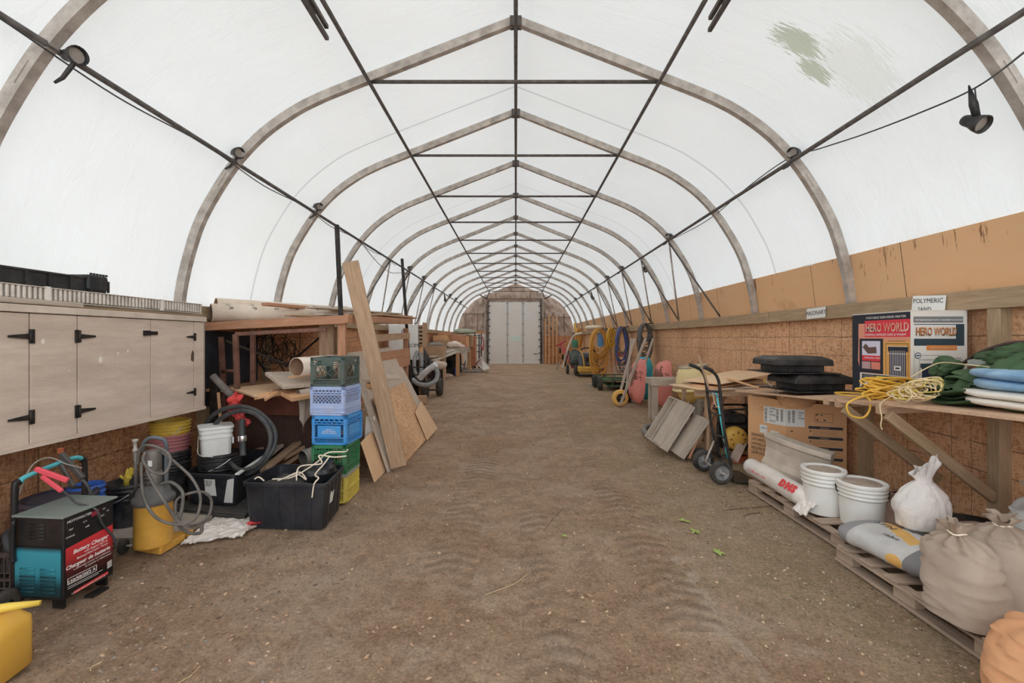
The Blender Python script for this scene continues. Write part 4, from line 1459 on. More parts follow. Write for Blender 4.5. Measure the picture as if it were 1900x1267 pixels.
# ================================================================== milk crates
def crate(name, w_, d_, h_, m_, style, label, loc, rz, panel=True):
    r = thing(name, label, 'milk crate', loc, rz, 'milk crates in the stack beside the black tote' if name == 'milk_crate' else None)
    T = 0.012
    def wall(L, axis, pos, nm):
        mb = MB()
        def rect(u0, u1, z0, z1, t=T):
            if axis == 'x':
                mb.box(((u0 + u1) / 2, pos, (z0 + z1) / 2), (u1 - u0, t, z1 - z0))
            else:
                mb.box((pos, (u0 + u1) / 2, (z0 + z1) / 2), (t, u1 - u0, z1 - z0))
        a, b = -L / 2, L / 2
        rect(a, b, h_ - 0.03, h_)
        rect(a, b, 0, 0.018)
        for z in ([h_ * 0.24, h_ * 0.72, h_ * 0.8] if style != 'plain' else [h_ * 0.45]):
            rect(a, b, z - 0.004, z + 0.004, T + 0.010)
        for u in (a + 0.012, b - 0.012):
            rect(u - 0.012, u + 0.012, 0, h_)
        pz0, pz1 = (h_ * 0.27, h_ * 0.66) if style == 'blue' else (0.02, h_ * 0.42) if style == 'lavender' else (0, 0)
        if style in ('blue', 'lavender'):
            rect(a + 0.05 * (style == 'blue'), b - 0.05 * (style == 'blue'), pz0, pz1, T * 0.6)
        # lattice
        def diag(u0, z0, u1, z1, t=0.005):
            p0 = V((u0, pos, z0)) if axis == 'x' else V((pos, u0, z0))
            p1 = V((u1, pos, z1)) if axis == 'x' else V((pos, u1, z1))
            mb.bar(p0, p1, t, t)
        za, zb = {'blue': (h_ * 0.72, h_ * 0.9), 'lavender': (h_ * 0.42, h_ * 0.92), 'dark': (h_ * 0.34, h_ * 0.68), 'plain': (0.02, h_ * 0.9), 'green': (0.02, h_ * 0.9)}[style]
        if style in ('plain', 'green'):
            n = 11
            for i in range(n):
                u = a + L * (i + 0.5) / n
                rect(u - 0.003, u + 0.003, 0.0, h_ - 0.02, 0.007)
            for i in range(5):
                z = 0.03 + (h_ - 0.06) * i / 5
                rect(a, b, z - 0.003, z + 0.003, 0.007)
        else:
            step = (zb - za)
            cell = 0.034 if style == 'lavender' else step
            k_ = -int(step / cell) - 1
            while a + 0.03 + k_ * cell < b:
                for s in (1, -1):
                    u0 = a + 0.03 + k_ * cell if s > 0 else b - 0.03 - k_ * cell
                    z0_, z1_ = za, zb
                    u1 = u0 + s * step
                    lo, hi = a + 0.02, b - 0.02
                    # clip
                    def zat(u): return za + (u - u0) / (u1 - u0) * step
                    ua, ub = max(min(u0, u1), lo), min(max(u0, u1), hi)
                    if ub - ua > 0.008:
                        diag(ua, zat(ua), ub, zat(ub))
                k_ += 1
            if style == 'blue':
                n = 14
                for i in range(n):
                    u = a + 0.02 + (L - 0.04) * i / n
                    diag(u, 0.02, min(b, u + 0.05), h_ * 0.22, 0.004)
            if style == 'dark':
                n = 16
                for i in range(n):
                    u = a + 0.02 + (L - 0.04) * i / n
                    diag(u, 0.02, min(b, u + 0.04), h_ * 0.2, 0.004)
                    diag(min(b, u + 0.04), 0.02, u, h_ * 0.2, 0.004)
                rect(a + 0.02, a + 0.045, h_ * .25, h_ * .75)
                rect(b - 0.045, b - 0.02, h_ * .25, h_ * .75)
                rect(-0.05, 0.05, h_ * 0.7, h_ * 0.9)
        part(nm, mb, m_, r)
    wall(w_, 'x', -d_ / 2, 'front_wall')
    wall(w_, 'x', d_ / 2, 'back_wall')
    wall(d_, 'y', w_ / 2, 'side_wall')
    wall(d_, 'y', -w_ / 2, 'side_wall')
    mb = MB()
    for i in range(9):
        x = -w_ / 2 + w_ * (i + 0.5) / 9
        mb.box((x, 0, 0.008), (0.012, d_ - 0.02, 0.008))
        y = -d_ / 2 + d_ * (i + 0.5) / 9
        mb.box((0, y, 0.008), (w_ - 0.02, 0.012, 0.008))
    part('base_grid', mb, m_, r)
    return r
ccx, ccy = -1.70, 4.24
cw, cd = 0.305, 0.34
CR = [
    ('plain', (196, 172, 40), 'yellow lattice milk crate with a grey top rim, bottom of the stack', 0.0, 3),
    ('green', (22, 104, 62), 'dark green grid milk crate, second from the bottom of the stack', 0.0, 5),
    ('blue', (30, 142, 214), 'bright blue milk crate with white print, in the middle of the stack', 0.015, 8),
    ('lavender', (150, 172, 214), 'pale lavender-blue milk crate with diamond lattice, second from the top', 0.0, 9),
    ('dark', (60, 76, 72), 'dark grey-green milk crate on top of the stack', -0.005, 7)]
zc = 0.0
crates = []
for i, (st, colr, lb, dx, rot) in enumerate(CR):
    m_ = mat('crate_plastic_%d' % i, colr, tuple(int(c * 0.9) for c in colr), 5, 0.45, dirt=0.25, dirtc=(120, 108, 96))
    hh = 0.262
    crates.append(crate('milk_crate', cw + (0.012 if i in (2, 3) else 0), cd, hh, m_, st, lb, (ccx + dx, ccy, zc + 0.002), radians(-rot + 4)))
    zc += 0.266
mb = MB()
for s in (-1, 1):
    mb.box((0, s * cd / 2, 0.252), (cw + 0.014, 0.02, 0.03)); mb.box((s * cw / 2, 0, 0.252), (0.02, cd + 0.014, 0.03))
part('grey_rim', mb, mat('grey_rim', (120, 116, 108)), crates[0], label='grey top rim')
wht = mat('white_print', (224, 232, 238))
for k_, (s, z) in enumerate((('PROPERTY OF', 0.135), ('BEATRICE FOODS', 0.118), ('TORONTO CANADA', 0.101))):
    text('lettering', s, 0.015 if k_ else 0.01, wht, crates[2], Matrix.Translation((0, -cd / 2 - 0.009, z)) @ Euler((pi / 2, 0, 0)).to_matrix().to_4x4(), 'CENTER', world=False, bold=0.0003)
for k_, (s, z) in enumerate((('NATURALLY', 0.07), ('GOOD MILK', 0.045))):
    text('lettering', s, 0.022, mat('faded_print', (196, 190, 196)), crates[3], Matrix.Translation((0, -cd / 2 - 0.009, z)) @ Euler((pi / 2, 0, 0)).to_matrix().to_4x4(), 'CENTER', world=False)

# ================================================================== plastic totes
def tote(name, label, pts_top, z0, h_, m_, inset=0.03, rim=0.028, r_=0.06, ribs=0):
    """pts_top: four rim corners in order, at height z0 + h_"""
    q = [V(p) for p in pts_top]
    c = sum(q, V((0, 0, 0))) / 4
    c0 = V((c.x, c.y, z0))
    t = thing(name, label, 'tote', c0)
    def ring(k_, z):
        out = []
        for i in range(4):
            p, pr_, nx = q[i], q[i - 1], q[(i + 1) % 4]
            d1, d2 = (pr_ - p).normalized(), (nx - p).normalized()
            for s in range(5):
                a = s / 4
                w1 = (1 - a) ** 2; w2 = 2 * a * (1 - a); w3 = a * a
                pt = (p + d1 * r_) * w1 + p * w2 + (p + d2 * r_) * w3
                pt = c + (pt - c) * k_
                out.append(V((pt.x, pt.y, z)))
        return out
    def shell(levels, mb):
        rings = [ring(k_, z) for k_, z in levels]
        vs = [p for r0 in rings for p in r0]
        n = 20
        fs = []
        for i in range(len(rings) - 1):
            for j in range(n):
                j2 = (j + 1) % n
                fs.append((i * n + j, i * n + j2, (i + 1) * n + j2, (i + 1) * n + j))
        mb.add(vs, fs, False)
        return rings
    kb = 1 - inset * 4
    z1 = z0 + h_
    mb = MB()
    shell([(kb, z0 + 0.002), (0.955, z1 - 0.02), (0.955, z1 - 0.004), (0.935, z1 - 0.004), (kb - 0.03, z0 + 0.02)], mb)
    for kk, z in ((kb, z0 + 0.002), (kb - 0.03, z0 + 0.02)):
        mb.sheet(ring(kk, z))
    part('body', mb, m_, t, world=True)
    mb = MB()
    shell([(0.95, z1 - 0.03), (1.0, z1 - 0.028), (1.0, z1), (0.97, z1 + 0.004), (0.93, z1)], mb)
    part('rim', mb, m_, t, 0.003, world=True)
    # vertical stiffening ribs on the walls
    if ribs:
        for i in range(4):
            a, b = q[i], q[(i + 1) % 4]
            for j in range(ribs):
                s = (j + 1) / (ribs + 1)
                top = c + (a.lerp(b, s) - c) * 0.958
                bot = c + (a.lerp(b, s) - c) * kb
                mb = MB(); mb.bar((bot.x, bot.y, z0 + 0.01), (top.x, top.y, z1 - 0.03), 0.05, 0.006, (b - a).cross(V((0, 0, 1))))
                part('rib', mb, m_, t, world=True)
    return t, c, kb
TB = mat('black_tote_plastic', (24, 26, 32), (32, 34, 40), 5, 0.4, dirt=0.12, dirtc=(100, 92, 84))
zt = 0.37
tA, cA, kA = tote('plastic_tote', 'black plastic tote full of cords, standing on the dirt in front of the milk crates', [(-2.16, 3.50, zt), (-1.46, 3.46, zt), (-1.52, 4.0, zt), (-2.14, 4.02, zt)], 0.0, 0.37, TB, 0.032, ribs=4)
# torn sticker
mb = MB(); mb.slab([P(614, 917, 3.74), P(624, 918, 3.78), P(622, 936, 3.78), P(611, 936, 3.72)], 0.003)
# contents: black bags
PB = mat('black_bin_bag', (36, 36, 38), (28, 28, 30), 8, 0.3)
mb = MB(); blob(mb, (-1.68, 3.82, 0.34), (0.16, 0.13, 0.10), 40, 26, 0.8, 0.8, 0.05, 9, 3, ridge=0.02)
solo('bin_bag', mb, PB, 'shiny black bin bag bulging out of the front tote', 'bag')
mb = MB(); blob(mb, (-1.90, 3.72, 0.22), (0.22, 0.18, 0.13), 36, 24, 0.8, 0.8, 0.05, 7, 6, ridge=0.02)
solo('bin_bag', mb, mat('dark_grey_bag', (58, 54, 50), (44, 42, 40), 8, 0.5), 'dull grey-black bag lying low in the front tote', 'bag')
CORD = mat('cream_cord', (222, 208, 186), (200, 184, 160), 20, 0.8)
def cord(name, pts, r_, label, m_, n=8, group=None):
    mb = MB(); mb.tube(spline(pts, n), r_, 6)
    return solo(name, mb, m_, label, 'cord', group)
g_ = 'cream cords tangled in the front tote'
cord('cord', [P(505, 889, 3.62), P(540, 886, 3.66), P(570, 870, 3.7), P(590, 856, 3.75), P(608, 840, 3.8), P(640, 838, 3.82), P(645, 834, 3.8)], 0.006, 'cream cord rising from the tote to its bag, reaching furthest right', CORD, group=g_)
cord('cord', [P(550, 892, 3.62), P(556, 866, 3.68), P(596, 860, 3.72), P(592, 845, 3.76), P(620, 848, 3.78), P(643, 846, 3.8)], 0.006, 'cream cord looping over the middle of the front tote', CORD, group=g_)
cord('cord', [P(472, 889, 3.58), P(480, 885, 3.6), P(490, 892, 3.58)], 0.006, 'small cream cord arch at the left rim of the tote', CORD, group=g_)
cord('cord', [P(579, 923, 3.47), P(583, 898, 3.47), P(591, 887, 3.5), P(585, 880, 3.6), P(600, 862, 3.7), P(612, 846, 3.78)], 0.006, 'cream cord hanging over the front rim of the tote', CORD, group=g_)
cord('cord', [P(515, 892, 3.6), P(550, 880, 3.7), P(568, 890, 3.64), P(556, 876, 3.7), P(530, 886, 3.64)], 0.006, 'cream cord coiled low in the front tote', CORD, group=g_)

# flattened sheets stack under the second tote
for i in range(4):
    mb = MB(); z = 0.012 + i * 0.018
    mb.slab([(-2.86 - 0.02 * i, 3.76 + 0.01 * i, z), (-2.22 + 0.01 * (i % 2), 3.66, z), (-2.22 - 0.02 * i, 4.7, z), (-2.95, 4.8, z)], 0.012)
    solo('rubber_mat', mb, mat('dusty_black_mat', (66, 62, 58), (48, 46, 44), 6, 0.8), ['dusty black mat lying lowest under the labelled tote', 'dusty black mat, second from the ground under the labelled tote', 'dusty black mat, third from the ground under the labelled tote', 'dusty black mat lying right under the labelled tote'][i], 'mat', 'mats under the labelled tote')
zt = 0.345
tB, cB, kB = tote('plastic_tote', 'black tote with a white paper label, holding pails under the rack', [(-2.86, 3.83, zt), (-2.36, 3.76, zt), (-2.50, 4.66, zt), (-3.0, 4.7, zt)], 0.075, 0.27, TB, 0.028, ribs=2)
# label on front face
def front_pt(t0, t1, x, z):
    return None
fa, fb = V((-2.86, 3.83, 0)), V((-2.36, 3.76, 0))
def onface(s, z, q0, q1, c, kb, z0, h_, off=0.004):
    kk = kb + (0.955 - kb) * (z - z0) / (h_ - 0.02)
    p = c + (q0.lerp(q1, s) - c) * kk
    n = (q1 - q0).cross(V((0, 0, 1))).normalized()
    return V((p.x, p.y, 0)) + V((0, 0, z)) + n * off
cB0 = V((cB.x, cB.y, 0))
mb = MB(); mb.slab([onface(0.40, 0.30, fa, fb, cB0, kB, 0.075, 0.27), onface(0.40, 0.155, fa, fb, cB0, kB, 0.075, 0.27), onface(0.63, 0.155, fa, fb, cB0, kB, 0.075, 0.27), onface(0.61, 0.30, fa, fb, cB0, kB, 0.075, 0.27)], 0.002)
lab = part('paper_label', mb, PAPER, tB, world=True, label='white paper label')
for i, s in enumerate(('Magic Clean', 'Heavy duty', 'Degreaser', 'Net 20 L')):
    text('lettering', s, 0.014, INK, lab, facing(onface(0.42, 0.28 - i * 0.014, fa, fb, cB0, kB, 0.075, 0.27, 0.0075), fb - fa), depth=0.0003)
mb = MB(); mb.slab([onface(0.86, 0.30, fa, fb, cB0, kB, 0.075, 0.27, 0.005), onface(0.78, 0.10, fa, fb, cB0, kB, 0.075, 0.27, 0.005), onface(0.96, 0.10, fa, fb, cB0, kB, 0.075, 0.27, 0.005), onface(0.99, 0.33, fa, fb, cB0, kB, 0.075, 0.27, 0.005)], 0.002)
part('tape', mb, mat('grey_tape', (168, 166, 162)), tB, world=True, label='grey duct tape strip on the corner')
mb = MB(); mb.bar((-2.355, 3.78, zt + 0.008), (-2.495, 4.62, zt + 0.008), 0.035, 0.012)
part('tape', mb, mat('grey_tape', (168, 166, 162)), tB, world=True, label='grey duct tape along the rim')
q0, q1 = V((-1.46, 3.46, 0)), V((-1.52, 4.0, 0))
cA0 = V((cA.x, cA.y, 0))
fq0, fq1 = V((-2.16, 3.50, 0)), V((-1.46, 3.46, 0))
mb = MB(); mb.slab([onface(0.28, 0.26, q0, q1, cA0, kA, 0.0, 0.37), onface(0.24, 0.17, q0, q1, cA0, kA, 0.0, 0.37), onface(0.4, 0.165, q0, q1, cA0, kA, 0.0, 0.37), onface(0.47, 0.25, q0, q1, cA0, kA, 0.0, 0.37)], 0.002)
part('torn_sticker', mb, PAPER, tA, world=True, label='torn white sticker')

# ================================================================== pails
def pail(name, label, c, r_, h_, m_, taper=0.88, rings=3, wall=0.006, fill=None, handle=None, group=None, tilt=None, lid=None):
    t = thing(name, label, 'pail', c, 0, group, tilt)
    prof = [(0.001, 0.0), (r_ * taper, 0.0), (r_ * taper, 0.004)]
    z = 0.004
    def rad(zz): return r_ * (taper + (1 - taper) * zz / h_)
    zr = [h_ * 0.97, h_ * 0.88, h_ * 0.79, h_ * 0.70][:rings + 1]
    zs = [h_ * 0.6]
    prof.append((rad(h_ * 0.62), h_ * 0.62))
    for zz in sorted(zr):
        prof += [(rad(zz) - 0.001, zz - 0.012), (rad(zz) + 0.009, zz - 0.010), (rad(zz) + 0.009, zz - 0.003), (rad(zz), zz)]
    prof += [(r_ + 0.003, h_), (r_ - wall, h_), (r_ * taper - wall, 0.01), (0.001, 0.01)]
    mb = MB(); mb.lathe(prof, 40)
    part('body', mb, m_, t)
    if fill:
        mb = MB()
        mb.lathe([(0.001, h_ * fill[0]), (rad(h_ * fill[0]) - wall, h_ * fill[0] + 0.003)], 30)
        part('contents', mb, fill[1], t)
    if lid:
        mb = MB(); mb.lathe([(r_ + 0.008, h_ - 0.022), (r_ + 0.010, h_ - 0.004), (r_ + 0.006, h_ + 0.004), (r_ - 0.012, h_ + 0.002), (r_ - 0.02, h_ - 0.008), (0.001, h_ - 0.008)], 40)
        lo_ = part('lid', mb, lid[0], t)
        mb = MB(); mb.lathe([(r_ - 0.03, h_ - 0.0065), (0.001, h_ - 0.0062)], 40)
        part('crust', mb, lid[1], lo_)
    if handle:
        a0, drop, hm_ = handle
        zz = h_ * 0.86
        pts = []
        for i in range(13):
            a = pi * i / 12
            d = V((cos(a0), sin(a0), 0)); s_ = V((-sin(a0), cos(a0), 0))
            pts.append(d * (rad(zz) + 0.014) * cos(a) + s_ * sin(a) * (r_ + 0.03) * cos(drop) * 1.0 + V((0, 0, zz + sin(a) * (r_) * sin(drop))))
        mb = MB(); mb.tube(pts, 0.004, 6)
        part('handle', mb, hm_, t)
    return t
BP = mat('black_pail_plastic', (30, 31, 33), (40, 40, 42), 6, 0.35, dirt=0.3, dirtc=(110, 104, 98))
PINK = mat('faded_pink_plastic', (150, 90, 92), (134, 76, 80), 4, 0.5, dirt=0.3, dirtc=(120, 90, 84))
YP = mat('yellow_pail_plastic', (222, 182, 22), (204, 164, 18), 5, 0.45, dirt=0.5, dirtc=(70, 62, 40))
WIRE = mat('wire_handle', (170, 168, 164), None, rough=0.4, metal=0.5)
px_ = P(315, 800, 4.12)
pb = (px_.x, px_.y)
# a nested column of black pails on the floor, pink and yellow ones on top
for i, z in enumerate((0.0, 0.05, 0.10, 0.15)):
    pail('pail', ['black pail, lowest of the nested column under the cabinet corner', 'black pail, second of the nested column under the cabinet corner', 'black pail, third of the nested column under the cabinet corner', 'black pail with a grey wire handle right under the pink pail'][i], (pb[0] + (0.01 if i % 2 else 0), pb[1], z), 0.152, 0.33, BP, 0.86, 2, handle=(0.4 * i, radians(-25 - 8 * i), WIRE) if i > 1 else None, group='nested black pails under the pink pail')
pail('pail', 'faded pink pail nested between the black pails and the yellow pail', (pb[0], pb[1], 0.30), 0.152, 0.325, PINK, 0.86, 3, group='stacked coloured pails')
pail('pail', 'scuffed yellow pail on top of the pink pail', (pb[0] + 0.004, pb[1], 0.42), 0.152, 0.33, YP, 0.87, 3, group='stacked coloured pails', handle=(2.8, radians(-55), WIRE))
pt = P(392, 850, 4.02)
for i, z in enumerate((0.10, 0.135, 0.17)):
    pail('pail', ['black pail, lowest of the three nested in the labelled tote', 'black pail in the middle of the three nested in the labelled tote', 'black pail directly under the white square pail'][i], (pt.x, pt.y + 0.12, z), 0.17, 0.28, BP, 0.88, 2, handle=(2.6, radians(-38), mat('white_handle', (214, 214, 210))) if i == 2 else None, group='black pails nested in the labelled tote')
def square_pail(c, rz):
    t = thing('square_pail', 'white square plastic pail with a wire handle on top of the black pails', 'pail', c, rz)
    w_, h_ = 0.26, 0.25
    def ring(s, z, r_=0.045):
        out = []
        a = s / 2
        for cx_, cy_, a0 in ((a - r_, a - r_, 0), (-a + r_, a - r_, 90), (-a + r_, -a + r_, 180), (a - r_, -a + r_, 270)):
            for k_ in range(6):
                th = radians(a0 + 18 * k_)
                out.append(V((cx_ + r_ * cos(th), cy_ + r_ * sin(th), z)))
        return out
    lv = [(0.225, 0), (0.235, 0.155), (0.252, 0.155), (0.252, 0.17), (0.24, 0.172), (0.243, 0.198), (0.256, 0.2), (0.256, 0.212), (0.246, 0.214), (0.25, 0.236), (0.27, 0.238), (0.27, 0.25), (0.268, 0.256), (0.0, 0.256)]
    mb = MB()
    rs = [ring(max(s, 0.1), z, 0.045) for s, z in lv[:-1]]
    n = 24
    vs = [p for r0 in rs for p in r0]
    fs = [(i * n + j, i * n + (j + 1) % n, (i + 1) * n + (j + 1) % n, (i + 1) * n + j) for i in range(len(rs) - 1) for j in range(n)]
    fs += [tuple((len(rs) - 1) * n + j for j in range(n)), tuple(range(n))[::-1]]
    mb.add(vs, fs, False)
    part('body', mb, mat('white_square_pail', (226, 226, 224), (216, 216, 213), 5, 0.4, dirt=0.15), t)
    mb = MB()
    mb.tube(spline([(-0.128, 0.01, 0.165), (-0.135, -0.05, 0.10), (-0.13, -0.125, 0.03), (-0.03, -0.15, 0.0)][::-1], 8), 0.0035, 6)
    part('handle', mb, WIRE, t)
    mb = MB(); mb.box((0.125, -0.05, 0.12), (0.012, 0.09, 0.06)); mb.box((0.122, 0.02, 0.14), (0.02, 0.03, 0.03))
    part('handle_lug', mb, mat('white_square_pail', (226, 226, 224)), t)
square_pail((pt.x, pt.y + 0.06, 0.455), radians(38))
# dark pail at the wall with a yellow rubber glove
pg = P(240, 940, 3.55)
pail('pail', 'black pail standing at the wall behind the yellow grease drum', (pg.x, pg.y, 0.0), 0.15, 0.37, BP, 0.85, 3, handle=(2.4, radians(-40), WIRE))
gy = mat('yellow_rubber_glove', (226, 196, 20), (206, 176, 16), 8, 0.5)
t = thing('rubber_glove', 'yellow rubber glove sticking up out of the black pail', 'glove', (pg.x + 0.02, pg.y - 0.05, 0.36))
mb = MB(); mb.tube([(0, 0, -0.02), (0, 0, 0.03), (0.01, 0, 0.055), (0.02, 0, 0.075)], [0.024, 0.022, 0.03, 0.026], 10, flat=0.6, up=(0, 1, 0)); part('palm', mb, gy, t)
for i, (dx, l_) in enumerate(((-0.02, 0.05), (-0.002, 0.058), (0.016, 0.056), (0.034, 0.045))):
    mb = MB(); mb.tube(spline([(dx * 0.6 + 0.015, 0, 0.07), (dx + 0.02, 0.003, 0.07 + l_ * 0.5), (dx * 1.4 + 0.035, 0.01, 0.07 + l_)], 4), 0.0085, 8); part('finger', mb, gy, t)
mb = MB(); mb.tube(spline([(-0.012, 0, 0.04), (-0.035, 0, 0.052), (-0.048, 0.0, 0.07)], 4), 0.009, 8); part('thumb', mb, gy, t)
# blue pail with dark lid lying behind the battery charger
pbk = P(112, 915, 3.05)
pail('pail', 'big dark blue pail with a dusty lid behind the battery charger', (pbk.x, pbk.y, 0.0), 0.19, 0.43, mat('dark_blue_plastic', (38, 40, 66), (30, 32, 52), 5, 0.45, dirt=0.2), 0.9, 2, lid=(mat('navy_lid', (58, 56, 72), (44, 44, 58), 5, 0.55, dirt=0.4), mat('dusty_lid', (74, 70, 78))))
pbk = P(160, 905, 3.25)
pail('pail', 'bright blue pail beside the dark lidded pail', (pbk.x, pbk.y, 0.0), 0.10, 0.44, mat('blue_pail', (44, 92, 176), (36, 78, 156), 5, 0.4), 0.9, 2)
# dark crate at the far left edge
crate('bread_crate', 0.34, 0.34, 0.28, mat('black_crate', (40, 34, 36), (54, 44, 42), 5, 0.6, dirt=0.4), 'plain', 'black plastic crate at the left edge behind the charger', (-3.02, 2.72, 0.0), 0.05)
mb = MB(); blob(mb, (-3.1, 3.0, 0.08), (0.30, 0.24, 0.10), 30, 16, 0.7, 0.8, 0.04, 6, 2)
solo('cloth_heap', mb, mat('grey_cloth', (84, 76, 70), (66, 60, 56), 6, 0.9), 'grey heap of cloth on the floor at the left wall', 'cloth')
mb = MB(); mb.slab([(-3.3, 3.25, 0.05), (-2.55, 3.3, 0.03), (-2.5, 3.95, 0.03), (-3.35, 3.95, 0.05)], 0.04)
solo('paving_slab', mb, CONC, 'flat dusty grey slab lying behind the yellow grease drum', 'slab')
# crumpled white and red sack on the floor
mb = MB()
def bag_f(u, v, o=0):
    p0, p1, p2, p3 = V((-2.42, 3.22, 0)), V((-2.06, 3.36, 0)), V((-2.0, 3.78, 0)), V((-2.5, 3.74, 0))
    p = (p0 * (1 - u) + p1 * u) * (1 - v) + (p3 * (1 - u) + p2 * u) * v
    return p + V((0.03 * nz((u, v, 0), 5, 1), 0.03 * nz((u, v, 0), 5, 4), 0.012 + 0.035 * abs(nz((u, v, 0), 4.5, 2)) + 0.02 * abs(nz((u, v, 0), 11, 3)) - o))
mb.grid(lambda u, v: bag_f(u, v), 34, 34, smooth=False)
mb.grid(lambda u, v: bag_f(u, v, 0.006), 34, 34, smooth=False)
solo('empty_sack', mb, mat('white_woven_sack', (222, 214, 206), (196, 186, 176), 6, 0.6), 'crumpled white empty sack on the dirt beside the labelled tote', 'sack')
mb = MB()
mb.grid(lambda u, v: V((-2.12 + 0.12 * u + 0.16 * v, 3.50 + 0.62 * v - 0.02 * u, 0.05 + 0.03 * abs(nz((u, v * 3, 0), 3, 2)))), 10, 24, smooth=False)
mb.grid(lambda u, v: V((-2.12 + 0.12 * u + 0.16 * v, 3.50 + 0.62 * v - 0.02 * u, 0.044 + 0.03 * abs(nz((u, v * 3, 0), 3, 2)))), 10, 24, smooth=False)
solo('red_wrapper', mb, mat('red_wrapper', (186, 44, 48), (214, 190, 186), 9, 0.5, lo=0.5, hi=0.62), 'strip of red and white wrapper beside the labelled tote', 'wrapper')

# ================================================================== grease pump on a yellow drum
def grease():
    c = P(285, 1010, 3.16); c.z = 0
    t = thing('grease_pump', 'yellow grease drum with a grey lid, pump and coiled hose on a wheeled yellow foot', 'pump', c)
    YD = mat('chipped_yellow_drum', (222, 164, 22), (206, 148, 18), 5, 0.4, dirt=0.35, dirtc=(120, 70, 24))
    GR = mat('grey_pump_metal', (104, 98, 92), (84, 80, 76), 8, 0.5, 0.3, dirt=0.3)
    mb = MB(); mb.lathe([(0.001, 0.055), (0.112, 0.055), (0.114, 0.06), (0.112, 0.075), (0.112, 0.36), (0.115, 0.365), (0.114, 0.385), (0.001, 0.385)], 40)
    d = part('drum', mb, YD, t)
    mb = MB(); mb.lathe([(0.118, 0.345), (0.126, 0.36), (0.126, 0.382), (0.12, 0.392), (0.105, 0.40), (0.098, 0.43), (0.085, 0.455), (0.06, 0.465), (0.04, 0.48), (0.04, 0.50), (0.001, 0.50)], 40)
    part('lid', mb, mat('dark_grey_lid', (86, 84, 82), (70, 68, 66), 8, 0.5), t)
    mb = MB(); mb.lathe([(0.05, 0.46), (0.052, 0.47), (0.052, 0.56), (0.046, 0.57), (0.04, 0.572)], 28); part('collar', mb, GR, t, label='grey stencilled collar')
    mb = MB(); mb.lathe([(0.046, 0.572), (0.047, 0.58), (0.047, 0.70), (0.044, 0.712), (0.03, 0.716), (0.001, 0.716)], 28); part('pump_cylinder', mb, GR, t)
    mb = MB(); mb.bb(-0.0, 0.028, -0.050, -0.045, 0.61, 0.65); part('sticker', mb, PAPER, t)
    for i, s in enumerate(('PNEUMATIC', 'LUBRIC', 'ATOR')):
        text('lettering', s, 0.028 if i else 0.014, INK, t, Matrix.Translation((0.0, -0.0535, 0.535 - i * 0.03)) @ Euler((pi / 2, 0, 0)).to_matrix().to_4x4(), 'CENTER', world=False)
    # nozzle post at left
    mb = MB(); mb.tube([(-0.125, 0, 0.40), (-0.125, 0, 0.62), (-0.13, 0, 0.70)], [0.012, 0.012, 0.014], 10); part('valve_stem', mb, GR, t)
    mb = MB(); mb.lathe([(0.001, 0), (0.016, 0), (0.016, 0.02), (0.011, 0.022), (0.011, 0.07), (0.018, 0.072), (0.018, 0.09), (0.001, 0.09)], 12, (-0.13, 0, 0.70)); part('nozzle', mb, STEEL, t)
    mb = MB(); mb.box((-0.115, -0.02, 0.39), (0.05, 0.05, 0.06)); part('bracket', mb, BLACK, t, 0.005)
    # handle bar
    mb = MB(); mb.tube(spline([(0.09, 0, 0.46), (0.09, 0, 0.60), (0.088, 0, 0.75), (0.06, 0, 0.79), (-0.02, 0, 0.80), (-0.07, 0, 0.76), (-0.08, 0, 0.70)], 8), 0.013, 10); part('handle', mb, mat('slate_handle', (78, 84, 88), (62, 66, 70), 8, 0.5), t)
    # hose
    HG = mat('grey_hose', (88, 84, 80), (68, 65, 62), 14, 0.6, dirt=0.3)
    def L(px, py, Y): return P(px, py, Y) - c
    pts = [L(255, 862, 3.12), L(262, 830, 3.10), L(288, 828, 3.08), L(315, 846, 3.06), L(308, 876, 3.0), L(284, 876, 2.99), L(266, 856, 3.0), L(270, 838, 3.02)]
    mb = MB(); mb.tube(spline(pts, 8), 0.0095, 8); part('hose', mb, HG, t)
    pts = [L(262, 858, 3.1), L(266, 920, 2.98), L(290, 960, 2.95), L(330, 973, 3.0), L(362, 962, 3.05), L(372, 925, 3.1), L(358, 890, 3.1), L(330, 862, 3.1), L(300, 838, 3.1)]
    mb = MB(); mb.tube(spline(pts, 8), 0.0095, 8); part('hose', mb, HG, t)
    pts = [L(266, 850, 3.04), L(280, 890, 2.97), L(306, 932, 2.95), L(330, 966, 3.0), L(352, 976, 3.04), L(384, 962, 3.2), L(392, 928, 3.25), L(372, 912, 3.2), L(330, 925, 3.12), L(326, 955, 3.1)]
    mb = MB(); mb.tube(spline(pts, 8), 0.0095, 8); part('hose', mb, HG, t)
    pts = [L(298, 898, 3.1), L(318, 895, 3.1), L(338, 912, 3.1), L(338, 940, 3.08), L(332, 972, 3.05), L(350, 988, 3.1), L(372, 988, 3.1), L(374, 972, 3.1)]
    mb = MB(); mb.tube(spline(pts, 8), 0.011, 8); part('hose', mb, HG, t)
    # foot: U-shaped yellow channel, wheels at the left
    a = c
    mb = MB()
    g = [G(247, 1022) - a, G(298, 1030) - a, G(342, 1003) - a, G(300, 985) - a]
    mb.bar(g[1] + V((0, 0, 0.03)), g[2] + V((0, 0, 0.03)), 0.012, 0.05)
    mb.bar(g[0] + V((0.01, 0.0, 0.03)), g[1] + V((0, 0, 0.03)), 0.012, 0.05)
    mb.slab([g[0] + V((0, 0, 0.055)), g[1] + V((0, 0, 0.055)), g[2] + V((0, 0, 0.055)), V((0.05, 0.2, 0.055)), V((-0.12, 0.12, 0.055))], 0.006)
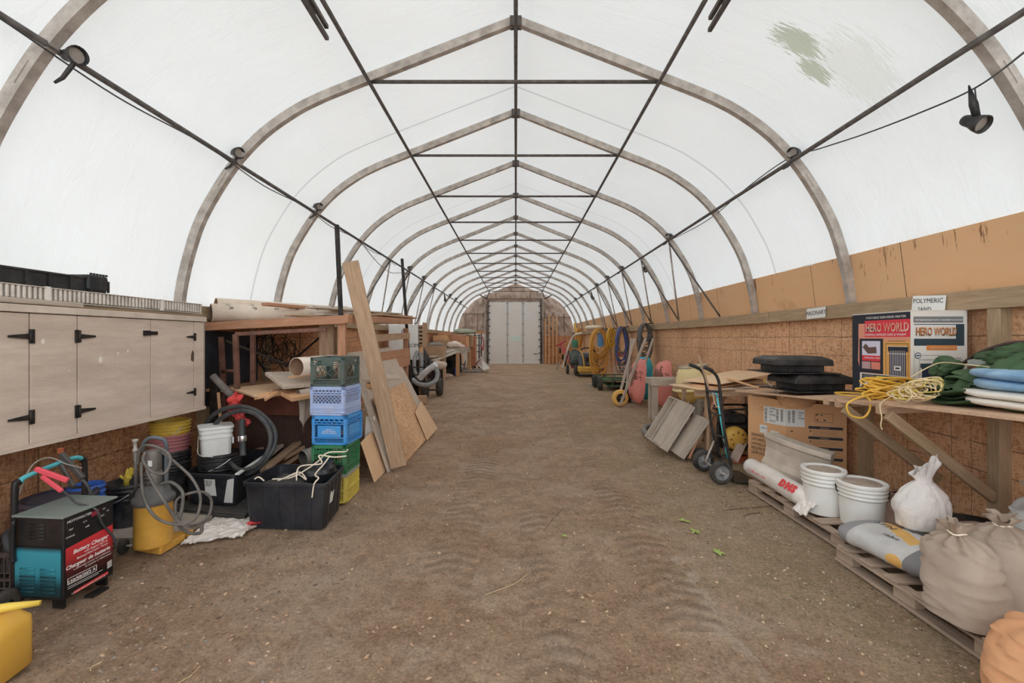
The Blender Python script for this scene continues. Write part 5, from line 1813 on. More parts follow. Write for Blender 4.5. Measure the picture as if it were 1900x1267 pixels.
    mb.bar(V((-0.12, 0.14, 0.03)), V((0.12, 0.22, 0.03)), 0.012, 0.05)
    part('foot', mb, YD, t, 0.002)
    for j, (px, py) in enumerate(((229, 1027), (262, 996))):
        w0 = G(px, py) - a
        mb = MB()
        Rw = frame(V((1, 0.45, 0)) if False else V((0.95, 0.3, 0))) @ Euler((0, radians(90), 0)).to_matrix()
        mb.lathe([(0.012, -0.02), (0.03, -0.02), (0.044, -0.018), (0.05, -0.008), (0.05, 0.008), (0.044, 0.018), (0.03, 0.02), (0.012, 0.02)], 24, w0 + V((0, 0, 0.05)), Rw)
        part('wheel', mb, RUBBER, t)
    w0, w1 = G(229, 1027) - a, G(262, 996) - a
    mb = MB(); mb.tube([w0 + V((-0.03, 0, 0.05)), w0 + V((0.1, 0.03, 0.05))], 0.008, 8); part('axle', mb, STEEL, t)
grease()

# ================================================================== battery charger on wheels
def charger():
    c = V((-2.49, 2.46, 0))
    t = thing('battery_charger', 'wheeled teal and black battery charger with a red front panel and clamps on its handle', 'battery charger', c, radians(-5))
    # local: origin at the corner nearest the camera; x to the right... u = +Y (front face length), v = -X
    W, D, Z0, Z1 = 0.30, 0.285, 0.055, 0.525
    BLK = mat('charger_black', (24, 24, 26), (32, 32, 34), 4, 0.4, dirt=0.1)
    TEAL = mat('charger_teal', (16, 116, 132), (12, 98, 112), 3, 0.45, dirt=0.2, dirtc=(20, 30, 34))
    mb = MB(); mb.bb(-W, 0, 0, D, Z0, Z1 - 0.01); part('case', mb, BLK, t, 0.006)
    # teal side facing the camera (y = 0 plane) fading into black bands
    mb = MB(); mb.bb(-W + 0.01, -0.012, -0.004, 0, Z0 + 0.02, Z1 - 0.175)
    m, tt, b = nodes_of('charger_teal_fade')
    k = NT(tt)
    sx = k.n('ShaderNodeSeparateXYZ'); k.l(k.n('ShaderNodeTexCoord').outputs['Object'], sx.inputs[0])
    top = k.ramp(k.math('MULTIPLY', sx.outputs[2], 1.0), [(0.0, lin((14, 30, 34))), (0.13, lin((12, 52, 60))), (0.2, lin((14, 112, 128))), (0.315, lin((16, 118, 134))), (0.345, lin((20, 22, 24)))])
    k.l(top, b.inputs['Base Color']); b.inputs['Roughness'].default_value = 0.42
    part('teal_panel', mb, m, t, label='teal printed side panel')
    for col_ in (0, 1):
        for i in range(7):
            mb = MB(); x0 = -W + 0.045 + col_ * 0.125
            z = Z0 + 0.045 + i * 0.021
            mb.tube([(x0, -0.005, z), (x0 + 0.09, -0.005, z)], 0.006, 6)
            part('louvre', mb, TEAL if i > 4 else mat('dark_teal', (12, 56, 64)), t)
    for i in range(5):
        mb = MB(); z = Z1 - 0.135 + i * 0.02
        mb.tube([(-W + 0.10, -0.001, z), (-W + 0.19, -0.001, z)], 0.005, 6)
        part('louvre', mb, BLK, t)
    # sloping grey lid
    mb = MB(); mb.slab([(-W - 0.005, -0.01, Z1 - 0.005), (0.008, -0.01, Z1 - 0.005), (0.012, D + 0.015, Z1 + 0.005), (-W - 0.005, D + 0.015, Z1 + 0.005)], 0.012)
    part('lid', mb, mat('dusty_green_grey_lid', (96, 106, 100), (78, 88, 84), 6, 0.6, dirt=0.35, dirtc=(140, 132, 122)), t, 0.003)
    # front face (x = 0 plane), printed panels
    X = 0.003
    mb = MB(); mb.slab([(X, 0.012, Z0 + 0.015), (X, D - 0.012, Z0 + 0.015), (X, D - 0.012, Z1 - 0.02), (X, 0.012, Z1 - 0.02)], 0.003); part('control_panel', mb, BLK, t)
    def FP(u, z, x=0.004): return (x, u * D, Z0 + z * (Z1 - Z0))
    m, tt, b = nodes_of('charger_red_print')
    k = NT(tt)
    sx = k.n('ShaderNodeSeparateXYZ'); k.l(k.n('ShaderNodeTexCoord').outputs['Object'], sx.inputs[0])
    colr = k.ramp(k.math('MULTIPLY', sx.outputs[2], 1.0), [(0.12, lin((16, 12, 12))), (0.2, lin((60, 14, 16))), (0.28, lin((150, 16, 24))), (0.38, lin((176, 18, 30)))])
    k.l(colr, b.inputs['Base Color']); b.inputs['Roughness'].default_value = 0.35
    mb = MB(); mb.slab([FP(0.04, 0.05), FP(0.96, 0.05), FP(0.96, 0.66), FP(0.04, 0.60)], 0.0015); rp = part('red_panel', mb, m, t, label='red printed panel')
    W_ = mat('print_white', (230, 226, 222))
    base = t.matrix_basis
    def tx(s, u, z, size, sl=0.25, b_=0.0, al='RIGHT', m_=W_):
        text('lettering', s, size, m_, rp, base @ facing(FP(u, z, 0.0048), (0, 1, 0.04)), al, 0.0002, sl, bold=b_)
    tx('Battery Charger', 0.86, 0.52, 0.030, b_=0.0008)
    tx('with Engine Start &', 0.84, 0.475, 0.017)
    tx('Battery/Alternator Tester', 0.86, 0.435, 0.017)
    tx('Chargeur de batterie', 0.90, 0.365, 0.029, b_=0.0008)
    tx('a demarrage moteur et a verificateur', 0.91, 0.325, 0.014)
    tx('de batterie et d\'alternateur', 0.93, 0.29, 0.014)
    tx('150/50/20/2 A', 0.60, 0.185, 0.026, 0.0, 0.0006, 'RIGHT')
    for (a0, a1, z0, z1) in ((0.07, 0.62, 0.235, 0.241), (0.07, 0.62, 0.165, 0.171), (0.065, 0.078, 0.165, 0.241), (0.612, 0.625, 0.165, 0.241), (0.07, 0.75, 0.135, 0.14), (0.07, 0.66, 0.115, 0.12)):
        mb = MB(); mb.slab([FP(a0, z0, 0.0048), FP(a1, z0, 0.0048), FP(a1, z1, 0.0048), FP(a0, z1, 0.0048)], 0.0004); part('print_line', mb, W_, rp) if False else part('print_line', mb, W_, t)
    mb = MB(); mb.slab([FP(0.18, 0.02, 0.0048), FP(0.86, 0.05, 0.0048), FP(0.86, 0.085, 0.0048), FP(0.18, 0.055, 0.0048)], 0.0006); part('red_strip', mb, mat('strip_red', (196, 50, 50)), t)
    tx('DANGER: READ MANUAL BEFORE USE', 0.8, 0.045, 0.011, 0.0)
    tx('MOTOMASTER', 0.52, 0.90, 0.020, 0.2)
    for u, z, s in ((0.1, 0.80, 'TEST'), (0.35, 0.83, '12 V'), (0.12, 0.72, 'CHARGE'), (0.4, 0.76, 'AMP'), (0.7, 0.82, 'START'), (0.72, 0.9, '150'), (0.8, 0.86, '2A')):
        tx(s, u + 0.08, z, 0.012, 0.0)
    mb = MB(); mb.slab([FP(0.52, 0.86, 0.005), FP(0.68, 0.87, 0.005), FP(0.68, 0.93, 0.005), FP(0.52, 0.92, 0.005)], 0.0008); part('display', mb, mat('red_display', (120, 30, 44), None, rough=0.2), t, label='small dark red display')
    mb = MB()
    for k_ in range(5):
        mb.slab([FP(0.84, 0.12 + 0.018 * k_, 0.005), FP(0.94, 0.13 + 0.018 * k_, 0.005), FP(0.94, 0.14 + 0.018 * k_, 0.005), FP(0.84, 0.13 + 0.018 * k_, 0.005)], 0.0004)
    part('approval_mark', mb, W_, t)
    # handle hoop
    hp = [(-W - 0.012, 0.012, 0.10), (-W - 0.012, 0.012, 0.64), (-W - 0.012, 0.035, 0.69), (-W - 0.012, 0.08, 0.715), (-W - 0.012, D + 0.02, 0.75), (-W - 0.012, D + 0.085, 0.73), (-W - 0.012, D + 0.10, 0.68), (-W - 0.012, D + 0.10, 0.3)]
    sp_ = spline(hp, 8)
    mb = MB(); mb.tube(sp_[:17], 0.0155, 12); part('handle_leg', mb, BLK, t)
    mb = MB(); mb.tube(sp_[16:40], 0.0135, 12); part('handle_grip', mb, mat('teal_handle', (52, 142, 150), (40, 124, 132), 8, 0.4), t, label='teal handle bar')
    mb = MB(); mb.tube(sp_[39:], 0.0155, 12); part('handle_leg', mb, BLK, t)
    for y in (0.02, D - 0.03):
        mb = MB()
        Rw = Euler((pi / 2, 0, 0)).to_matrix() if False else Matrix.Rotation(pi / 2, 3, 'Y')
    # wheels on the left side
    for y in (-0.05, D + 0.03):
        mb = MB(); Rw = Matrix.Rotation(-pi / 2, 3, 'Y')
        mb.lathe([(0.015, -0.022), (0.045, -0.022), (0.064, -0.018), (0.07, -0.008), (0.07, 0.008), (0.064, 0.018), (0.045, 0.022), (0.015, 0.022)], 30, (-W + 0.03, y - 0.01, 0.07), Rw)
        wh = part('wheel', mb, RUBBER, t)
        mb = MB(); mb.lathe([(0.001, -0.03), (0.016, -0.028), (0.018, -0.01), (0.018, 0.026), (0.001, 0.026)], 16, (-W + 0.03, y - 0.01, 0.07), Rw)
        part('hub', mb, BLK, wh)
    for y in (0.02, D - 0.03):
        mb = MB(); mb.bb(-0.09, -0.02, y, y + 0.012, 0.0, Z0); part('foot', mb, BLK, t)
    mb = MB(); mb.bb(-0.02, 0.03, D * 0.45, D * 0.8, 0.0, 0.012); part('foot_plate', mb, DARKMETAL, t)
    # clamps clipped on the handle
    RC = mat('red_clamp', (206, 60, 76), (186, 48, 64), 9, 0.45)
    hx = -W - 0.012
    a = V((hx + 0.0, 0.11, 0.745)); b = V((hx + 0.14, 0.17, 0.66))
    cl = part('red_clamp', MB().bar(a, b, 0.022, 0.03), RC, t, 0.006, label='red clamp')
    part('red_clamp_jaw', MB().bar(V((hx + 0.03, 0.12, 0.70)), V((hx + 0.12, 0.155, 0.60)), 0.018, 0.026), RC, t, 0.006)
    a = V((hx + 0.0, D * 0.86, 0.80)); b = V((hx + 0.12, D * 0.95, 0.64))
    part('black_clamp', MB().bar(a, b, 0.026, 0.032), mat('black_clamp', (66, 62, 60), (48, 46, 44), 10, 0.5), t, 0.006, label='black clamp')
    part('black_clamp_jaw', MB().bar(V((hx + 0.02, D * 0.8, 0.74)), V((hx + 0.1, D * 0.82, 0.6)), 0.02, 0.03), mat('black_clamp', (66, 62, 60)), t, 0.006)
    part('clamp_teeth', MB().box((hx, D * 0.86, 0.815), (0.02, 0.02, 0.03)), mat('copper_teeth', (196, 110, 70), None, rough=0.3, metal=0.7), t)
    mb = MB(); mb.tube(spline([(hx + 0.06, 0.145, 0.62), (hx + 0.12, 0.16, 0.60), (hx + 0.2, 0.15, 0.55), (-0.08, 0.15, 0.535), (0.02, 0.16, 0.50), (0.016, 0.2, 0.40), (0.012, D * 0.93, 0.30), (0.012, D, 0.24), (-0.02, D + 0.02, 0.2)], 8), 0.006, 8); part('lead', mb, BLACK_HOSE, t)
    mb = MB(); mb.tube(spline([(hx + 0.1, D * 0.95, 0.64), (hx + 0.13, D, 0.6), (hx + 0.15, D + 0.02, 0.5), (hx + 0.12, D + 0.03, 0.4)], 8), 0.008, 8); part('lead', mb, BLACK_HOSE, t)
    mb = MB(); mb.tube(spline([(hx, 0.03, 0.62), (hx - 0.01, 0.1, 0.76), (hx, 0.18, 0.79), (hx + 0.06, D * 0.8, 0.74), (hx + 0.1, D, 0.7)], 8), 0.004, 6); part('lead', mb, mat('grey_lead', (110, 104, 100)), t)
    mb = MB(); mb.tube(spline([(hx + 0.035, -0.02, 0.5), (hx + 0.03, -0.02, 0.3), (hx + 0.04, -0.02, 0.27)], 6), 0.012, 8); part('stay', mb, BLK, t)
    return t
charger()
hose('rubber_hose', [P(30, 985, 2.75), P(12, 990, 2.66), P(16, 1020, 2.62), P(30, 1050, 2.6), P(28, 1080, 2.58), P(8, 1105, 2.56), P(-20, 1120, 2.5)], 0.018, 'black hose curling down beside the charger wheel')

# ================================================================== yellow jerry can
def jerry():
    c = V((-2.39, 1.93, 0))
    t = thing('jerry_can', 'bright yellow plastic fuel can with a yellow spout, at the bottom left corner', 'fuel can', c, radians(8))
    YJ = mat('yellow_fuel_plastic', (236, 182, 18), (226, 168, 12), 3, 0.35)
    mb = MB()
    def ring(sx, sy, z, dx=0, r_=0.04):
        out = []
        for cx_, cy_, a0 in ((sx - r_, sy - r_, 0), (-sx + r_, sy - r_, 90), (-sx + r_, -sy + r_, 180), (sx - r_, -sy + r_, 270)):
            for k_ in range(6):
                th = radians(a0 + 18 * k_)
                out.append(V((cx_ + r_ * cos(th) + dx, cy_ + r_ * sin(th), z)))
        return out
    rs = [ring(0.17, 0.10, 0.004), ring(0.19, 0.12, 0.02), ring(0.19, 0.12, 0.2), ring(0.188, 0.118, 0.235), ring(0.15, 0.09, 0.285, -0.01), ring(0.11, 0.07, 0.305, -0.02)]
    n = 24
    vs = [p for r0 in rs for p in r0]
    fs = [(i * n + j, i * n + (j + 1) % n, (i + 1) * n + (j + 1) % n, (i + 1) * n + j) for i in range(len(rs) - 1) for j in range(n)]
    fs += [tuple((len(rs) - 1) * n + j for j in range(n)), tuple(range(n))[::-1]]
    mb.add(vs, fs, True)
    part('body', mb, YJ, t)
    mb = MB(); mb.tube(spline([(-0.14, 0, 0.27), (-0.12, 0, 0.34), (-0.02, 0, 0.34), (0.01, 0, 0.29)], 8), 0.018, 10); part('handle', mb, YJ, t)
    mb = MB(); mb.lathe([(0.045, -0.01), (0.045, 0.03), (0.03, 0.034), (0.001, 0.034)], 24, (0.045, -0.01, 0.29), rotm(0, 35, 0)); part('cap', mb, BLACK, t)
    a = V((0.05, -0.01, 0.315)); b = P(75, 1118, 2.02) - c
    b.rotate(Euler((0, 0, -radians(8))))
    mb = MB(); mb.tube([a, a.lerp(b, 0.5) + V((0, 0, 0.004)), b], [0.024, 0.018, 0.011], 12); part('spout', mb, mat('yellow_spout', (232, 196, 30), (220, 184, 24), 4, 0.35), t)
jerry()
# ================================================================== RIGHT SIDE
# ---- wall bench: plywood shelf on timber brackets
SHELF_M = wood('bench_plywood', (150, 118, 92), (176, 146, 118), 0.2, dirt=0.3)
def shelf_z(y, x=2.63):
    base = 1.03 + (3.4 - y) * 0.055 if y < 3.9 else 1.0025 - (y - 3.9) * 0.06
    return base + (x - 2.63) * 0.04
def bench():
    r = thing('shelf_bench', 'dusty plywood wall bench on slanted timber brackets along the right wall', 'bench', (3.2, 3.3, 0))
    def strip(nm, y0, y1, x0a, x0b, m_, dz=0.0, seg=8):
        mb = MB()
        for i in range(seg):
            a, b = y0 + (y1 - y0) * i / seg, y0 + (y1 - y0) * (i + 1) / seg
            xa, xb = x0a + (x0b - x0a) * i / seg, x0a + (x0b - x0a) * (i + 1) / seg
            vs = []
            for yy, xx in ((a, xa), (b, xb)):
                for x in (xx, 3.49):
                    z = shelf_z(yy, x) + dz
                    vs += [V((x, yy, z)), V((x, yy, z - 0.018))]
            fs = [(0, 4, 6, 2), (1, 3, 7, 5), (0, 1, 5, 4), (2, 6, 7, 3)]
            if i == 0: fs.append((0, 2, 3, 1))
            if i == seg - 1: fs.append((4, 5, 7, 6))
            mb.add(vs, fs, False)
        return part(nm, mb, m_, r, world=True)
    strip('shelf_board', 0.6, 3.46, 2.58, 2.64, SHELF_M)
    strip('shelf_board', 3.2, 5.2, 2.66, 2.55, SHELF_M, -0.019)
    for y in (1.4, 3.2, 3.62):
        z = shelf_z(y) - 0.045
        plank('bracket_brace', (2.66, y, z - 0.04), (3.42, y, 0.36), 0.075, 0.04, (1, 0, 1), LUMBER_GREEN, parent=r)
        plank('bracket_arm', (2.62, y + 0.042, z), (3.48, y + 0.042, z + 0.03), 0.085 if y != 3.62 else 0.07, 0.04, (0, 0, 1), LUMBER_OLD, parent=r)
    plank('bracket_arm', (2.62, 3.78, 0.965), (2.95, 3.9, 0.97), 0.05, 0.05, (0, 0, 1), LUMBER_OLD, parent=r)
bench()

# ---- stacked black roof vents
def vent(c, w_, rz, label, flip=False):
    t = thing('roof_vent', label, 'roof vent', c, rz)
    mb = MB()
    a, b = w_ / 2, w_ / 2 * 0.8
    def fr(z0, s0, z1, s1):
        vs = [V((x * s, y * s * 0.8, z)) for z, s in ((z0, s0), (z1, s1)) for x, y in ((-a, -a), (a, -a), (a, a), (-a, a))]
        mb.add(vs, [(0, 3, 2, 1), (4, 5, 6, 7), (0, 1, 5, 4), (1, 2, 6, 5), (2, 3, 7, 6), (3, 0, 4, 7)], False)
    fr(0.075, 1.0, 0.13, 0.985)
    fr(0.13, 0.985, 0.165, 0.72)
    part('hood', mb, BLACK, t, 0.008)
    mb = MB(); mb.box((0, 0, 0.045), (w_ * 0.78, w_ * 0.6, 0.06)); part('throat', mb, BLACK, t)
    for s in (-1, 1):
        mb = MB(); mb.box((s * w_ * 0.2, -w_ * 0.31, 0.03), (0.03, 0.01, 0.05)); part('lug', mb, BLACK, t)
    mb = MB(); mb.box((0, 0, 0.006), (w_ * 1.12, w_ * 0.98, 0.008)); part('flange', mb, BLACK, t)
vz = shelf_z(4.3, 2.9)
vent((2.90, 4.42, vz + 0.004), 0.58, 0.03, 'black square plastic roof vent lying directly on the bench')
vent((2.77, 4.50, vz + 0.173), 0.56, -0.05, 'black square plastic roof vent stacked on top of the lower one')

# ---- heater carton with printed faces
def art_face(parent, M, Wd, Ht, quads):
    """flat printing: list of (u0,u1,v0,v1 or polygon, material), each a hair above the last"""
    mats, mb = [], MB()
    for i, (poly, m_) in enumerate(quads):
        if m_ not in mats:
            mats.append(m_)
        mb.cur = mats.index(m_)
        if len(poly) == 4 and not isinstance(poly[0], (tuple, list)):
            u0, u1, v0, v1 = poly
            poly = [(u0, v0), (u1, v0), (u1, v1), (u0, v1)]
        z = 0.0006 + i * 0.00012
        mb.add([M @ V((u * Wd, v * Ht, z)) for u, v in poly], [tuple(range(len(poly)))], False)
    return part('printed_face', mb, mats, parent, world=True)
def heater_box():
    x0, x1, y0, y1 = 3.0, 3.43, 3.40, 3.985
    z0, z1 = shelf_z(3.7, 3.0) + 0.012, 1.715
    Wl, Wr, Hh = y1 - y0, x1 - x0, z1 - z0
    t = thing('heater_box', 'black, red and orange printed heater carton standing on the bench', 'box', ((x0 + x1) / 2, (y0 + y1) / 2, z0))
    WC = mat('white_carton', (206, 200, 192), (190, 184, 176), 4, 0.7, dirt=0.2)
    mb = MB(); mb.bb(x0, x1, y0, y1, z0, z1 - 0.004); part('carton', mb, WC, t, 0.003, world=True)
    mb = MB(); mb.slab([(x0 - 0.003, y0 - 0.003, z1), (x1 + 0.003, y0 - 0.003, z1), (x1 + 0.003, y1, z1), (x0 - 0.003, y1, z1)], 0.004); part('top_flap', mb, WC, t, world=True)
    K = mat('print_black', (32, 34, 42)); R_ = mat('print_red', (196, 36, 52)); O = mat('print_amber', (226, 164, 66)); PK = mat('print_salmon', (216, 138, 108))
    N = mat('print_navy', (40, 46, 66)); S = mat('print_silver', (176, 176, 178)); OR = mat('print_orange', (220, 128, 34)); Wt = mat('print_paper_white', (226, 222, 220)); DG = mat('print_dark_teal', (38, 52, 60)); BR = mat('print_brown', (84, 60, 52)); SN = mat('print_snow', (200, 196, 216))
    GRY = mat('print_grey', (176, 170, 162)); DGR = mat('print_mid_grey', (96, 98, 100))
    # left face (x = x0), reading direction runs towards the camera
    Ml = facing((x0, y1, z0), (0, -1, 0))
    q = [((0, 1, 0, 0.985), K), ([(0.12, 0.87), (1, 0.87), (1, 0.0), (0.30, 0.0), (0.18, 0.2), (0.11, 0.4), (0.12, 0.62)], PK),
         ([(0.46, 0.64), (1, 0.66), (1, 0.0), (0.60, 0.0)], O), ((0.24, 1.0, 0.70, 0.905), R_), ((0.0, 1.0, 0.905, 0.965), K),
         ((0.14, 0.57, 0.25, 0.68), K), ((0.19, 0.52, 0.46, 0.65), SN), ([(0.20, 0.57), (0.26, 0.62), (0.32, 0.57), (0.45, 0.58), (0.46, 0.50), (0.30, 0.49)], BR), ((0.19, 0.52, 0.40, 0.47), R_),
         ((0.19, 0.345, 0.30, 0.39), mat('print_photo_a', (150, 120, 124))), ((0.36, 0.52, 0.30, 0.39), mat('print_photo_b', (196, 112, 88))),
         ((0.15, 0.70, 0.0, 0.245), GRY), ((0.19, 0.69, 0.01, 0.235), K), ((0.21, 0.42, 0.01, 0.235), DGR), ((0.25, 0.37, 0.10, 0.16), Wt)]
    for k_ in range(8):
        q.append(((0.213 + k_ * 0.026, 0.222 + k_ * 0.026, 0.01, 0.235), K))
    for k_ in range(9):
        q.append(((0.455, 0.6 - 0.02 * (k_ % 3), 0.02 + k_ * 0.02, 0.03 + k_ * 0.02), Wt))
    q.append(((0.455, 0.62, 0.205, 0.222), mat('print_lime', (196, 206, 60))))
    q.append(((0.25, 0.37, 0.10, 0.16), Wt))
    # heater picture
    q += [((0.66, 0.98, 0.05, 0.22), N), ([(0.60, 0.02), (1.0, 0.02), (1.0, 0.10), (0.94, 0.14), (0.66, 0.14), (0.60, 0.08)], K), ((0.68, 0.94, 0.20, 0.55), N), ((0.66, 0.97, 0.53, 0.585), K)]
    for k_ in range(9):
        q.append(((0.70 + k_ * 0.027, 0.706 + k_ * 0.027, 0.22, 0.54), GRY))
    for v in (0.24, 0.5, 0.585):
        q.append(((0.64, 0.97, v, v + 0.006), GRY))
    q.append(((0.76, 0.87, 0.31, 0.36), Wt)); q.append(((0.78, 0.85, 0.325, 0.345), K))
    q += [((0.62, 0.626, 0.25, 0.62), BR), ((0.975, 0.981, 0.25, 0.62), BR), ((0.62, 0.98, 0.62, 0.626), BR), ((0.66, 0.94, 0.65, 0.655), BR)]
    # hand hole
    q.append(([(0.36 + 0.09 * cos(a), 0.80 + 0.025 * sin(a)) for a in [i * pi / 8 for i in range(16)]], BR))
    lf = art_face(t, Ml, Wl, Hh, q)
    def tx(face, M, Wd, s, u, v, size, m_, al='LEFT', sx=1.0, b_=0.0, zoff=0.008):
        text('lettering', s, size, m_, face, M @ Matrix.Translation((u * Wd, v * Hh, zoff)), al, 0.0002, sx=sx, bold=b_)
    tx(lf, Ml, Wl, 'PORTABLE KEROSENE HEATER', 0.28, 0.925, 0.026, Wt, sx=1.1)
    tx(lf, Ml, Wl, 'HERO WORLD', 0.268, 0.765, 0.1, Wt, sx=0.64)
    tx(lf, Ml, Wl, 'HERO WORLD', 0.276, 0.773, 0.095, PK, sx=0.66, zoff=0.0088)
    tx(lf, Ml, Wl, 'KEEPING FAMILIES SAFE & WARM', 0.26, 0.715, 0.026, Wt, sx=1.05)
    tx(lf, Ml, Wl, 'EMERGENCY HEAT', 0.25, 0.43, 0.02, Wt)
    # right face (y = y0)
    Mr = facing((x0, y0, z0), (1, 0, 0))
    q = [((0.0, 1, 0, 1), mat('print_warm_grey', (190, 184, 176))), ((0.05, 0.93, 0.86, 0.93), DGR), ((0.06, 0.95, 0.60, 0.845), DG), ((0.05, 0.80, 0.68, 0.835), S), ((0.062, 0.79, 0.69, 0.825), GRY),
         ((0.28, 0.82, 0.548, 0.605), OR), ((0.06, 0.066, 0, 0.55), DGR), ((0.08, 0.50, 0.49, 0.494), DGR), ((0.496, 0.502, 0.0, 0.49), DGR),
         ((0.20, 0.38, 0.02, 0.36), N), ((0.17, 0.41, 0.35, 0.40), DG), ((0.15, 0.155, 0.1, 0.44), DGR), ((0.43, 0.435, 0.1, 0.44), DGR), ((0.15, 0.435, 0.44, 0.445), DGR), ((0.245, 0.335, 0.17, 0.215), Wt), ((0.26, 0.32, 0.185, 0.2), K)]
    for k_ in range(11):
        q.append(((0.53, 0.60 + 0.01 * (k_ % 2), 0.30 + k_ * 0.016, 0.305 + k_ * 0.016), DGR))
        q.append(((0.65, 0.70 + 0.01 * (k_ % 3), 0.34 + k_ * 0.013, 0.344 + k_ * 0.013), DGR))
        q.append(((0.77, 0.93 - 0.02 * (k_ % 4), 0.26 + k_ * 0.02, 0.265 + k_ * 0.02), DGR))
    q.append(([(0.12 + 0.055 * cos(a), 0.49 + 0.035 * sin(a)) for a in [i * pi / 10 for i in range(20)]], DG))
    q.append(([(0.12 + 0.042 * cos(a), 0.49 + 0.026 * sin(a)) for a in [i * pi / 10 for i in range(20)]], S))
    q.append(((0.09, 0.15, 0.482, 0.498), DG))
    rf = art_face(t, Mr, Wr, Hh, q)
    tx(rf, Mr, Wr, 'PORTABLE KEROSENE HEATER / CHAUFFERETTE PORTATIVE', 0.07, 0.882, 0.0155, Wt, sx=0.85, b_=0.0003)
    tx(rf, Mr, Wr, 'HERO WORLD', 0.078, 0.712, 0.09, K, sx=0.53)
    tx(rf, Mr, Wr, 'HERO WORLD', 0.085, 0.722, 0.086, OR, sx=0.54, zoff=0.0088)
    tx(rf, Mr, Wr, 'WITH AUTOMATIC OFF', 0.33, 0.567, 0.018, mat('print_pale_orange', (244, 214, 170)))
heater_box()

# ---- paper signs on the sill
def sign(name, label, yA, yB, z0, z1, words, tilt=0.0):
    x = 3.394
    m_ = PAPER
    t = thing(name, label, 'sign', (x, (yA + yB) / 2, z0), 0)
    Lw = yA - yB
    M_ = facing((x - 0.002, yA, z0), (0, -1, tilt))
    mb = MB()
    mb.add([M_ @ V(p) for p in ((0, 0, 0), (Lw, 0.0, 0), (Lw * 1.02, (z1 - z0) * 0.97, 0), (0.01, z1 - z0, 0), (0, 0, -0.002), (Lw, 0.0, -0.002), (Lw * 1.02, (z1 - z0) * 0.97, -0.002), (0.01, z1 - z0, -0.002))],
           [(0, 1, 2, 3), (7, 6, 5, 4), (0, 4, 5, 1), (1, 5, 6, 2), (2, 6, 7, 3), (3, 7, 4, 0)], False)
    s_ = part('board', mb, m_, t, world=True)
    for s, u, v, size, sx in words:
        text('lettering', s, size, INK, s_, M_ @ Matrix.Translation((u * Lw, v * (z1 - z0), 0.001)), 'CENTER', 0.0003, sx=sx)
sign('sign', 'white paper sign lettered MASONARY on the timber rail', 5.22, 4.90, 1.725, 1.845, [('MASONARY', 0.5, 0.32, 0.068, 0.92)], 0.03)
sign('sign', 'tilted white sign lettered POLYMERIC SAND above the heater carton', 3.84, 3.54, 1.70, 1.865, [('POLYMERIC', 0.5, 0.62, 0.054, 0.95), ("SAND", 0.42, 0.2, 0.05, 0.95)], -0.06)

# ---- yellow coil, cords and tarps on the bench
YC = mat('yellow_cable', (236, 184, 10), (222, 170, 8), 16, 0.45)
t = thing('extension_cord', 'bright yellow extension cord coiled on the bench beside the heater carton', 'extension cord', (2.82, 3.42, shelf_z(3.4, 2.8)))
rnd = random.Random(11)
for i in range(36):
    cz = shelf_z(3.4, 2.8) + 0.02 + rnd.random() * 0.11
    a_, b_ = 0.17 + rnd.uniform(-0.03, 0.02), 0.05 + rnd.uniform(0, 0.05)
    off = V((2.86 + rnd.uniform(-0.02, 0.02), 3.42 + rnd.uniform(-0.04, 0.05), cz))
    if i % 3 == 0:
        pts = [off + V((a_ * cos(th) * 0.8, b_ * sin(th) * 1.2 + 0.01 * sin(3 * th + i), 0.02 * sin(2 * th + i))) for th in [k_ * pi / 5 for k_ in range(10)]]
    else:
        pts = [off + V((a_ * cos(th), 0.035 * sin(th + i) + b_ * 0.4 * sin(th), (cz - shelf_z(3.4, 2.8)) * 0.3 * sin(th + i * 0.2))) for th in [k_ * pi / 5 for k_ in range(10)]]
    for p in pts:
        p.z = max(p.z, shelf_z(p.y, p.x) + 0.008)
    mb = MB(); mb.tube(spline(pts, 5, True), 0.008, 6, True); part('cable_turn', mb, YC, t, world=True)
zb = shelf_z(3.4, 2.7) + 0.012
mb = MB(); mb.tube(spline([P(1640, 727, 3.38), P(1612, 733, 3.36), P(1585, 741, 3.34), P(1571, 752, 3.34), P(1578, 770, 3.34), P(1600, 775, 3.34), P(1613, 762, 3.34), P(1614, 742, 3.35), P(1600, 730, 3.38), P(1628, 722, 3.42)], 8), 0.0075, 8)
part('hanging_loop', mb, YC, t, world=True)
mb = MB(); mb.tube(spline([(2.76, 3.52, zb), (2.68, 3.58, zb - 0.004), (2.66, 3.70, zb - 0.002), (2.72, 3.78, zb), (2.84, 3.62, zb + 0.01)], 8), 0.0065, 6)
part('cable_end', mb, YC, t, world=True)
mb = MB(); mb.bar((2.86, 3.66, 1.07), (2.86, 3.7, 1.1), 0.03, 0.035); part('plug', mb, BLACK, t, 0.005, world=True)

